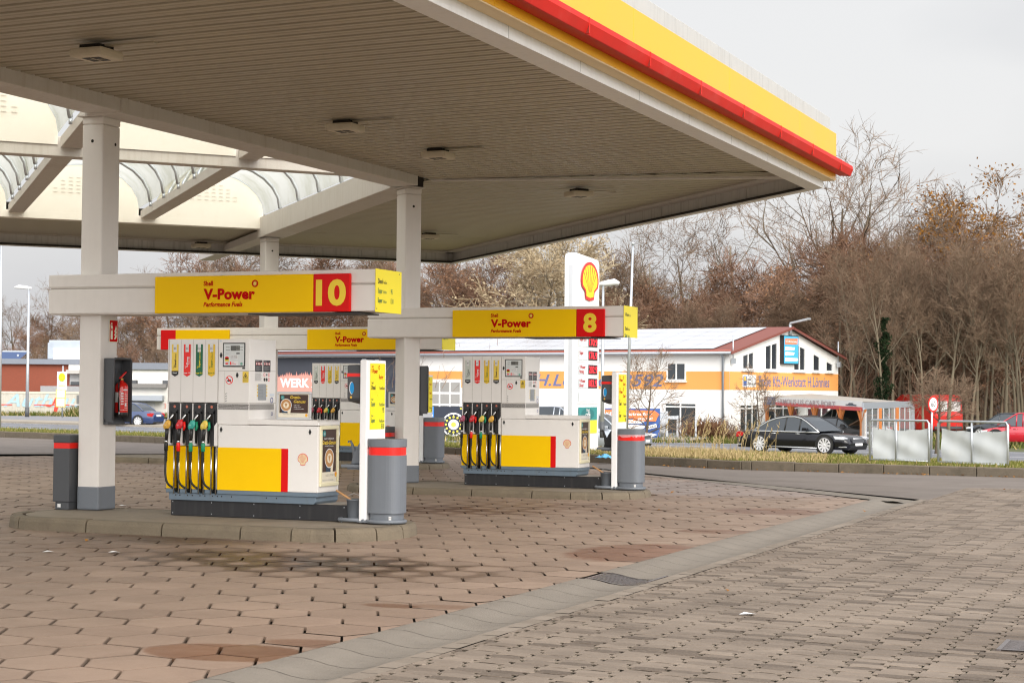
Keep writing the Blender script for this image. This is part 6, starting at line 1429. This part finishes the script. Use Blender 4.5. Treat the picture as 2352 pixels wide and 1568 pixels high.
LEAFO = vmat('orange_leaves', (.22,.09,.018), (.40,.19,.035)); LEAFB = vmat('dead_brown_leaves', (.11,.055,.03), (.24,.13,.07)); IVY = vmat('ivy_leaves', (.006,.014,.006), (.024,.042,.014))
def rv(rg, s): return V3((rg.gauss(0,s), rg.gauss(0,s), rg.gauss(0,s)))
def blade(mb, a, b, w, mat, rg):
    d = b-a; s_ = d.cross(V3((rg.gauss(0,1), rg.gauss(0,1), rg.gauss(0,.3))))
    if s_.length < 1e-6: return
    s_ = s_.normalized()*w; mb.add([a-s_, a+s_, b+s_*.4, b-s_*.4], [(0,1,2,3)], mat)
def grow(seed, H, lean=0, fork=.35, limbs=9, spread=.55, up=.55, tw=1.0, r0=.22, twig=None, bark=None, leaf=None, leafn=0, leafs=.12, sub=(6,6,5), lim_len=.5, twl=.07, tww=.014):
    rg = random.Random(seed); bark = bark or BARK; twig = twig or TWIG; T = MB(); C = MB()
    th = H*.86; pts = []; p = V3((0,0,-.3)); d = V3((lean,0,1)).normalized(); n = 9
    for i in range(n+1):
        pts.append(p.copy()); d = (d+rv(rg,.05)+Z*.05).normalized(); p = p+d*th/n
    rs = [r0*(1-.86*i/n) for i in range(n+1)]; T.tube(pts, rs, bark, 7)
    def along(t):
        f = t*n; k = min(int(f), n-1); return pts[k].lerp(pts[k+1], f-k), rs[k]+(rs[k+1]-rs[k])*(f-k)
    tips = []
    def branch(p, d, L, r, lev):
        m = 5 if lev == 1 else 4 if lev == 2 else 3; q = [p]; dd = d.copy()
        for i in range(m):
            dd = (dd+rv(rg,.10+.03*lev)+Z*(.09*up)).normalized(); q.append(q[-1]+dd*L/m)
        if lev == 1: T.tube(q, [r*(1-.8*i/m) for i in range(m+1)], bark, 5, cap=False)
        elif lev == 2: C.tube(q, [max(.010,r*(1-.8*i/m)) for i in range(m+1)], bark, 4, cap=False)
        else:
            for a, b in zip(q, q[1:]): blade(C, a, b, max(tww*1.2, r*.7), twig, rg)
        if lev <= len(sub):
            k = sub[lev-1]
            for i in range(k):
                t = .25+.75*(i+rg.random())/k; f = min(t*m, m-.001); j = int(f); b = q[j].lerp(q[j+1], f-j)
                ax = (q[j+1]-q[j]).normalized(); o = ax.orthogonal().normalized(); o = Matrix.Rotation(rg.random()*6.283, 3, ax) @ o
                a = rg.uniform(.45,.95); nd = (ax*math.cos(a)+o*math.sin(a)).normalized()
                if lev == len(sub):
                    e = b+(nd+Z*.25*up).normalized()*H*twl*rg.uniform(.6,1.4); blade(C, b, e, tww, twig, rg); tips.append(e)
                    if rg.random() < .6: e2 = b.lerp(e,.5)+(nd+rv(rg,.5)).normalized()*H*twl*.6; blade(C, b.lerp(e,.4), e2, tww*.8, twig, rg); tips.append(e2)
                else: branch(b, nd, L*rg.uniform(.38,.6), r*.45, lev+1)
    for i in range(limbs):
        t = fork+(1-fork)*(i+.5*rg.random())/limbs; b, r = along(min(.99,t)); az = i*2.4+rg.uniform(-.5,.5)
        el = spread*(1.15-.5*t); nd = V3((math.cos(az)*math.sin(el*1.57), math.sin(az)*math.sin(el*1.57), math.cos(el*1.57)))
        branch(b, nd, H*lim_len*(1.1-.6*t)*rg.uniform(.8,1.15), r*.55, 1)
    if leaf:
        for i in range(leafn):
            e = rg.choice(tips)+rv(rg, .25); u = rv(rg,1).normalized(); w = u.orthogonal().normalized(); s_ = leafs*rg.uniform(.6,1.3)
            C.add([e-u*s_-w*s_*.6, e+u*s_-w*s_*.6, e+u*s_+w*s_*.6, e-u*s_+w*s_*.6], [(0,1,2,3)], leaf)
    return T, C
PROTO = {}
def proto(key, **kw):
    T, C = grow(**kw); PROTO[key] = (T, C, kw['H'], {}); return key
proto('tall_a', seed=3, H=20, fork=.22, limbs=11, spread=.42, up=1.1, r0=.36, sub=(6,5,4), lim_len=.52, twl=.05, tww=.016)
proto('tall_b', seed=11, H=18, fork=.30, limbs=10, spread=.5, up=.9, r0=.30, sub=(6,5,4), lim_len=.46, twl=.055, tww=.015)
proto('tall_c', seed=21, H=17, fork=.16, limbs=9, spread=.55, up=1.0, r0=.28, bark=BARKP, sub=(6,5,4), lim_len=.5, twl=.05, tww=.014)
proto('bush_a', seed=5, H=11, fork=.16, limbs=13, spread=.62, up=.6, r0=.2, twig=TWIGR, sub=(7,6,5), lim_len=.42, twl=.065, tww=.017)
proto('bush_b', seed=8, H=12, fork=.22, limbs=13, spread=.56, up=.7, r0=.2, twig=TWIG, sub=(7,6,5), lim_len=.40, twl=.065, tww=.017)
proto('bush_c', seed=14, H=10, fork=.12, limbs=12, spread=.66, up=.5, r0=.18, twig=TWIGR, leaf=LEAFB, leafn=1500, leafs=.07, sub=(7,6,5), lim_len=.44, twl=.07, tww=.020)
proto('pale', seed=17, H=13, fork=.2, limbs=13, spread=.55, up=.5, r0=.2, twig=TWIGP, bark=BARKP, leaf=TWIGP, leafn=2200, leafs=.07, sub=(7,6,5), lim_len=.40, twl=.06, tww=.022)
proto('oak', seed=19, H=15, fork=.2, limbs=13, spread=.6, up=.5, r0=.3, leaf=LEAFO, leafn=3600, leafs=.075, sub=(7,6,5), lim_len=.42, twl=.05, tww=.018)
proto('pollard', seed=23, H=5.0, fork=.52, limbs=16, spread=.75, up=.45, r0=.13, sub=(6,5,3), lim_len=.52, twl=.09, tww=.010)
proto('shrub', seed=29, H=4.2, fork=.10, limbs=10, spread=.75, up=.3, r0=.10, sub=(6,5,4), lim_len=.55, twl=.09, tww=.009, bark=BARK)
proto('slim', seed=31, H=15, fork=.42, limbs=9, spread=.45, up=.8, r0=.20, bark=BARKP, sub=(5,5,5), lim_len=.34, twl=.05, tww=.016)
def tree(key, p, h, rz, label, group=None, cat='tree', name='bare_tree', wide=1.0):
    T, C, H, cache = PROTO[key]
    t = thing(name, label, cat, p, rz, group); s_ = h/H; t.scale = (s_*wide, s_*wide, s_)
    if not cache:
        a = T.build('trunk', t); b = C.build('crown', t); cache['t'] = a.data; cache['c'] = b.data
    else:
        for nm, k in (('trunk','t'), ('crown','c')):
            o = bpy.data.objects.new(nm, cache[k]); COL.objects.link(o); o.parent = t
    return t
rg = random.Random(4)
def put(key, px, pytop, d, label, group=None, wide=1.0, name='bare_tree', zb=-.8, cat='tree'):
    b = at(px, 1000, d); top = at(px, pytop, d).z
    return tree(key, (b.x, b.y, zb), (top-zb)*1.03, rg.uniform(0,6.28), label, group, cat, name, wide)
# singled-out trees
put('tall_a', 1930, 390, 138, 'tallest bare tree, wide vase shape, rising behind the workshop gable and canopy corner', wide=1.25)
put('tall_b', 2085, 500, 150, 'tall bare tree with slanting limbs just right of the tallest one', wide=1.2)
put('tall_c', 1700, 500, 140, 'bare tree with many forking pale limbs, below the canopy edge', wide=1.25)
put('tall_b', 1595, 530, 146, 'thin crowned bare tree against the sky, left of the pale limbed one', wide=1.1)
put('tall_c', 1490, 545, 134, 'bare tree standing behind the flagpole', wide=1.1)
put('pale', 1225, 560, 128, 'pale straw coloured tree left of the price pylon', wide=1.15, name='straw_tree'); put('pale', 1325, 575, 131, 'second straw coloured tree directly behind the price pylon', name='straw_tree')
put('oak', 2262, 478, 126, 'oak with orange autumn leaves near the right edge', name='oak_tree', wide=1.1); put('oak', 2362, 520, 132, 'oak with orange leaves cut by the right picture edge', name='oak_tree', wide=1.0)
put('slim', 2170, 455, 128, 'slim pale trunked tree left of the orange oak')
ivt = put('slim', 2030, 600, 103.5, 'tree wrapped in dark green ivy, right of the workshop roof', name='ivy_tree', wide=.7)
m = MB(); T, C, H, _ = PROTO['slim']
for i in range(3600):
    z = rg.uniform(.02,.66)*H; w = rg.uniform(0,6.28); r = rg.uniform(.2,1.0)*(1.15-.5*z/H)*(.75+.45*math.sin(z*1.9)+.3*math.sin(z*4.3+w)); e = V3((math.cos(w)*r+.1*math.sin(z*2), math.sin(w)*r, z)); u = rv(rg,1).normalized(); v = u.orthogonal().normalized(); s_ = .10
    m.add([e-u*s_, e+v*s_, e+u*s_, e-v*s_], [(0,1,2,3)], IVY)
m.build('ivy', ivt)
put('pollard', 2150, 868, 74, 'small bare roadside tree with a mop of thin twigs beside the speed sign', name='roadside_tree', zb=-.72, wide=1.15)
put('shrub', 1748, 868, 84, 'small leafless tree in front of the workshop corner, left of the black car roof', zb=-.8, wide=.9); put('shrub', 1482, 830, 84, 'small leafless tree before the orange band, right of the price pylon', zb=-.8, wide=.85)
# the wood behind the workshop
G1 = 'bare trees of the wood behind the workshop'; L1 = 'bare brown tree in the dense wood behind the workshop'
for px, py, d, k in [(905,612,150,'bush_b'),(965,600,155,'bush_a'),(1010,618,140,'bush_c'),(1060,590,150,'bush_b'),(1105,600,140,'bush_a'),(1150,575,155,'bush_b'),(1380,590,136,'bush_b'),(1420,560,152,'bush_b'),(1445,640,126,'bush_a'),(1500,640,130,'bush_c'),(1545,610,138,'bush_a'),(1560,660,124,'bush_b'),(1610,640,130,'bush_a'),(1650,600,136,'bush_c'),(1665,660,124,'bush_b'),(1715,630,130,'bush_a'),(1745,560,136,'bush_a'),(1790,600,126,'bush_c'),(1800,640,120,'bush_b'),(1840,580,132,'bush_a'),(1880,620,122,'bush_b'),(1905,560,134,'bush_a'),(1950,600,124,'bush_c'),(1975,530,132,'bush_a'),(2000,650,114,'bush_b'),(2040,540,128,'bush_a'),(2080,590,122,'bush_c'),(2100,640,112,'bush_b'),(2130,520,134,'bush_b'),(2165,600,118,'bush_a'),(2200,560,124,'bush_c'),(2215,650,110,'bush_b'),(2250,600,116,'bush_a'),(2290,560,122,'bush_a'),(2320,630,110,'bush_c'),(2345,580,118,'bush_b'),(2390,540,126,'bush_a'),(2420,600,114,'bush_b')]:
    put(k, px+rg.uniform(-6,6), py+(60 if 1390 < px < 1890 else 28), d, L1, G1, wide=rg.uniform(.95,1.25))
G2 = 'slim trunks of the wood edge'; L2 = 'slim bare trunk at the open edge of the wood right of the carport'
for px, py, d in [(1938,600,112),(1966,580,110),(2005,560,112),(2048,590,109),(2082,560,112),(2108,600,110),(2140,570,108),(2176,590,106),(2218,560,108),(2246,600,106),(2278,580,108),(2310,570,106),(2342,590,104),(1950,660,109),(1985,640,112),(2020,690,108),(2062,620,111),(2095,660,109),(2120,690,106),(2188,640,108),(2205,600,112),(2232,680,105),(2262,640,108),(2296,620,110),(2330,660,105),(2352,690,104)]:
    put('slim', px+rg.uniform(-4,4), py, d, L2, G2, wide=.85)
# left hand trees behind the brick house and the white hall
G3 = 'bare trees behind the brick building and the white hall'; L3 = 'bare tree behind the roofs at the left, seen under the canopy'
for px, py, d, k in [(30,705,185,'tall_b'),(105,682,190,'tall_c'),(70,760,180,'bush_a'),(150,735,188,'bush_a'),(185,720,180,'bush_b'),(235,740,186,'bush_a'),(285,735,182,'tall_b'),(325,720,186,'bush_c'),(360,700,190,'tall_c'),(400,640,186,'tall_b'),(440,605,190,'bush_a'),(480,640,182,'bush_b'),(530,610,188,'tall_c'),(575,600,186,'bush_b'),(615,640,180,'bush_a'),(660,600,184,'bush_b'),(700,610,188,'tall_b'),(745,620,180,'bush_c'),(790,600,186,'bush_a'),(835,608,182,'bush_b'),(870,600,186,'tall_c'),(300,800,172,'bush_a'),(345,790,172,'bush_b'),(130,790,176,'bush_b')]:
    put(k, px, py, d, L3, G3, wide=rg.uniform(.9,1.2), zb=-.7)
# brown thicket closing the foot of the wood
m = MB()
for i in range(34000):
    px = rg.uniform(880, 2440); d = rg.uniform(108,150); py = 915+rg.gauss(0,45)
    if px < 1930 and py > 900: continue
    if px > 1930 and rg.random() < .35: continue
    a = at(px, min(985,py), d); a.z = max(-.6, a.z); b = a+V3((rg.gauss(0,.5), rg.gauss(0,.5), rg.uniform(.3,1.5))); blade(m, a, b, rg.uniform(.010,.024), TWIGR if i % 2 else TWIG, rg)
tag(m.build('thicket'), 'brown leafless thicket filling the foot of the wood', kind='stuff')
# far rise of dark woodland floor behind the first trees
FLOOR = M('leaf_litter_bank', (.075,.052,.038), .95, var=.45, vs=.4, bump=.4, bs=2)
m = MB(); vv = []; cols = 46; rows = 7
for j in range(rows):
    for i in range(cols):
        px = 860+i*37; d = 118+j*12; a = at(px, 1000, d); vv.append((a.x, a.y, -.85+ (0 if j == 0 else .45+j*.95+.8*math.sin(i*1.7+j)+rg.uniform(-.4,.4))))
m.add(vv, [(j*cols+i, j*cols+i+1, (j+1)*cols+i+1, (j+1)*cols+i) for j in range(rows-1) for i in range(cols-1)], FLOOR, True); struct(m.build('hill'))
# grass of the verge
GRN = vmat('verge_green_blades', (.06,.085,.014), (.17,.17,.04)); STR = vmat('dry_straw_blades', (.30,.22,.10), (.52,.41,.22)); 
def lerp_line(Ln, t):
    f = t*(len(Ln)-1); k = min(int(f), len(Ln)-2); return Ln[k].lerp(Ln[k+1], f-k)
g1, g2 = MB(), MB()
def tri(mb, p, h, w, mat, ln):
    a = rg.uniform(0,6.28); s_ = V3((math.cos(a)*w, math.sin(a)*w, 0)); t = p+V3((rg.gauss(0,ln)*h, rg.gauss(0,ln)*h, h)); mb.add([p-s_, p+s_, t], [(0,1,2)], mat)
n = 0
while n < 42000:
    t = rg.uniform(.12,.98); f = rg.random()**1.7; k = lerp_line(K2, t); q = lerp_line(NEAR, t); p = k.lerp(q, f); px_ = 1176+FOC*(p-EYE).dot(CR)/max(1,(p-EYE).dot(CF))
    if px_ < -40 or px_ > 2400: continue
    n += 1; dry = .75 if 1480 < px_ < 1900 else .5 if 1300 < px_ < 1480 else .15
    if f < .03: dry *= .4
    if px_ > 1990: dry = .18
    if rg.random() < dry: tri(g2, p, rg.uniform(.06,.24 if 1420 < px_ < 1700 else .15), .022, STR, .35)
    else: tri(g1, p, rg.uniform(.05,.16), .022, GRN, .4)
for i in range(40):         # seeding stalks
    px_ = rg.choice((rg.gauss(1610,40), rg.gauss(1560,40), rg.gauss(1640,50), rg.gauss(1735,30))); d = rg.uniform(56,66); b = at(px_, 1030, d); b.z = -.45+rg.uniform(-.1,.1); h = rg.uniform(.6,1.3); tp = b+V3((rg.uniform(.0,.35), rg.uniform(0,.2), h)); g2.tube([b, b.lerp(tp,.6)+V3((-.05,0,.05)), tp], [.010,.008,.006], STR, 3, cap=False)
    for q in range(7): e = tp-(tp-b).normalized()*q*.055; tri(g2, e, .11, .02, STR, .6)
tag(g1.build('verge_grass'), 'short green grass along the kerb', kind='stuff'); tag(g2.build('dry_grass'), 'dry straw coloured tall grass on the verge', kind='stuff')
g3 = MB()
for i in range(9000):
    px_ = rg.uniform(940,2400); d = rg.uniform(86,97) if px_ < 1990 else rg.uniform(82,108); p = at(px_, 1000, d); p.z = -.76
    tri(g3, p, rg.uniform(.12,.4), .04, GRN if rg.random() < .75 else STR, .4)
for i in range(3000):
    px_ = rg.uniform(-30,400); d = rg.uniform(137,140); p = at(px_, 1000, d); p.z = -.6; tri(g3, p, rg.uniform(.1,.5)*(2 if 150 < px_ < 195 else 1), .05, GRN if rg.random() < .7 else STR, .4)
for i in range(3500):
    px_ = rg.gauss(1632,26); d = rg.uniform(91,94); p = at(px_, 1000, d); p.z = -.7+abs(rg.gauss(0,.35)); tri(g3, p, .25, .03, LEAFB, .8)
tag(g3.build('far_grass'), 'green and straw grass beyond the road', kind='stuff')
# fallen leaves and paper scraps
m = MB(); LV = vmat('fallen_leaves', (.22,.09,.02), (.45,.22,.05))
for i in range(230):
    if i < 220: p = lerp_line(KERB, rg.uniform(.15,.72))+V3((rg.gauss(0,.2), -abs(rg.gauss(.05,.25)), .004))
    else: p = V3((rg.uniform(-14,6), rg.uniform(9,36), .006))
    a = rg.uniform(0,6.28); s_ = rg.uniform(.02,.045); u = V3((math.cos(a),math.sin(a),rg.uniform(0,.5)))*s_; v = V3((-math.sin(a),math.cos(a),rg.uniform(0,.4)))*s_*.6; m.add([p-u, p-v+Z*.01, p+u, p+v+Z*.012], [(0,1,2,3)], LV)
tag(m.build('fallen_leaves'), 'small brown autumn leaves scattered on the paving', kind='stuff')
for px_, py, lab in ((110,1267,'white paper scrap on the hexagon paving at far left'), (261,1268,'white paper scrap lying before the extinguisher column island'), (281,1161,'white scrap on the paving between column and pump'), (1716,1410,'white paper sliver on the wavy grey setts')):
    p = atz(px_, py, .008); m = MB(); m.add([(-.06,-.02,0), (.05,-.03,.012), (.07,.02,.004), (-.03,.03,.015)], [(0,1,2,3)], PAPER); o = m.build('paper_scrap', loc=(p.x,p.y,p.z)); tag(o, lab, 'litter')
p = atz(1388,1052,.12); m = MB(); vv = []; 
for j in range(5):
    for i in range(7): vv.append((i*.07-.2, j*.06-.12, .02+.10*abs(math.sin(i*1.9+j*1.3))*math.sin(math.pi*i/6)*math.sin(math.pi*j/4)+.02*math.sin(i*3+j*5)))
m.add(vv, [(j*7+i, j*7+i+1, (j+1)*7+i+1, (j+1)*7+i) for j in range(4) for i in range(6)], M('blue_crumpled_film', (.10,.38,.62), .4, var=.2, vs=8)); o = m.build('plastic_bag', loc=(p.x,p.y,p.z)); tag(o, 'crumpled blue plastic bag on the grass below the price pylon', 'litter')
# ------------------------------------------------------------------ camera, sky, sun
cam = bpy.data.cameras.new('camera'); co = bpy.data.objects.new('camera', cam); COL.objects.link(co); S.camera = co
mm = Matrix((( CR.x, CU.x, -CF.x, EYE.x), (CR.y, CU.y, -CF.y, EYE.y), (CR.z, CU.z, -CF.z, EYE.z), (0,0,0,1)))
co.matrix_world = mm
cam.sensor_width = 36; cam.lens = FOC*36/2352; cam.clip_end = 3000; cam.clip_start = .1
cam.dof.use_dof = True; cam.dof.focus_distance = 23; cam.dof.aperture_fstop = 7
w = bpy.data.worlds.new('World'); S.world = w; w.use_nodes = True
n = w.node_tree.nodes; L = w.node_tree.links; bg = n['Background']
SUN_EL, SUN_AZ = 32, 138        # sun veiled by cloud, behind the camera to the right
sky = n.new('ShaderNodeTexSky'); sky.sky_type = 'NISHITA'; sky.sun_disc = False; sky.sun_elevation = rad(SUN_EL); sky.sun_rotation = rad(SUN_AZ); sky.dust_density = 4; sky.air_density = 1.5
tc = n.new('ShaderNodeTexCoord'); mp = n.new('ShaderNodeMapping'); mp.inputs['Scale'].default_value = (1,1,2.6); L.new(tc.outputs['Generated'], mp.inputs[0])
nz = n.new('ShaderNodeTexNoise'); nz.inputs['Scale'].default_value = 1.9; nz.inputs['Detail'].default_value = 5; nz.inputs['Roughness'].default_value = .5; L.new(mp.outputs[0], nz.inputs[0])
rp = n.new('ShaderNodeValToRGB'); L.new(nz.outputs['Fac'], rp.inputs[0])
rp.color_ramp.elements[0].position = .30; rp.color_ramp.elements[0].color = (.54,.545,.575,1)
rp.color_ramp.elements[1].position = .62; rp.color_ramp.elements[1].color = (.765,.76,.765,1)
# clouds brighter towards the veiled sun
nrm = n.new('ShaderNodeVectorMath'); nrm.operation = 'DOT_PRODUCT'; L.new(tc.outputs['Generated'], nrm.inputs[0])
sd = V3((math.sin(rad(SUN_AZ))*math.cos(rad(SUN_EL)), math.cos(rad(SUN_AZ))*math.cos(rad(SUN_EL)), math.sin(rad(SUN_EL)))); nrm.inputs[1].default_value = sd
mr = n.new('ShaderNodeMapRange'); mr.interpolation_type = 'SMOOTHSTEP'; mr.inputs[1].default_value = -.3; mr.inputs[2].default_value = 1; mr.inputs[3].default_value = 1.0; mr.inputs[4].default_value = 3.5; L.new(nrm.outputs['Value'], mr.inputs[0])
sc = n.new('ShaderNodeVectorMath'); sc.operation = 'SCALE'; L.new(rp.outputs[0], sc.inputs[0]); L.new(mr.outputs[0], sc.inputs['Scale'])
sk = n.new('ShaderNodeVectorMath'); sk.operation = 'SCALE'; L.new(sky.outputs[0], sk.inputs[0]); sk.inputs['Scale'].default_value = .012
ad = n.new('ShaderNodeVectorMath'); ad.operation = 'ADD'; L.new(sc.outputs[0], ad.inputs[0]); L.new(sk.outputs[0], ad.inputs[1])
L.new(ad.outputs[0], bg.inputs[0]); bg.inputs[1].default_value = .72
sl = bpy.data.lights.new('sun', 'SUN'); so = bpy.data.objects.new('sun', sl); COL.objects.link(so); sl.energy = 1.6; sl.angle = rad(35); sl.color = (1,.94,.85)
so.rotation_euler = (-sd).to_track_quat('-Z', 'Y').to_euler(); so.location = (10,-10,20)
vs_ = S.view_settings; vs_.view_transform = 'Standard'; vs_.look = 'None'; vs_.exposure = .56; vs_.gamma = 1
S.cycles.filter_width = 1.15; S.cycles.use_denoising = True; S.cycles.max_bounces = 8; S.cycles.diffuse_bounces = 4; S.cycles.transparent_max_bounces = 16; S.cycles.sample_clamp_indirect = 6
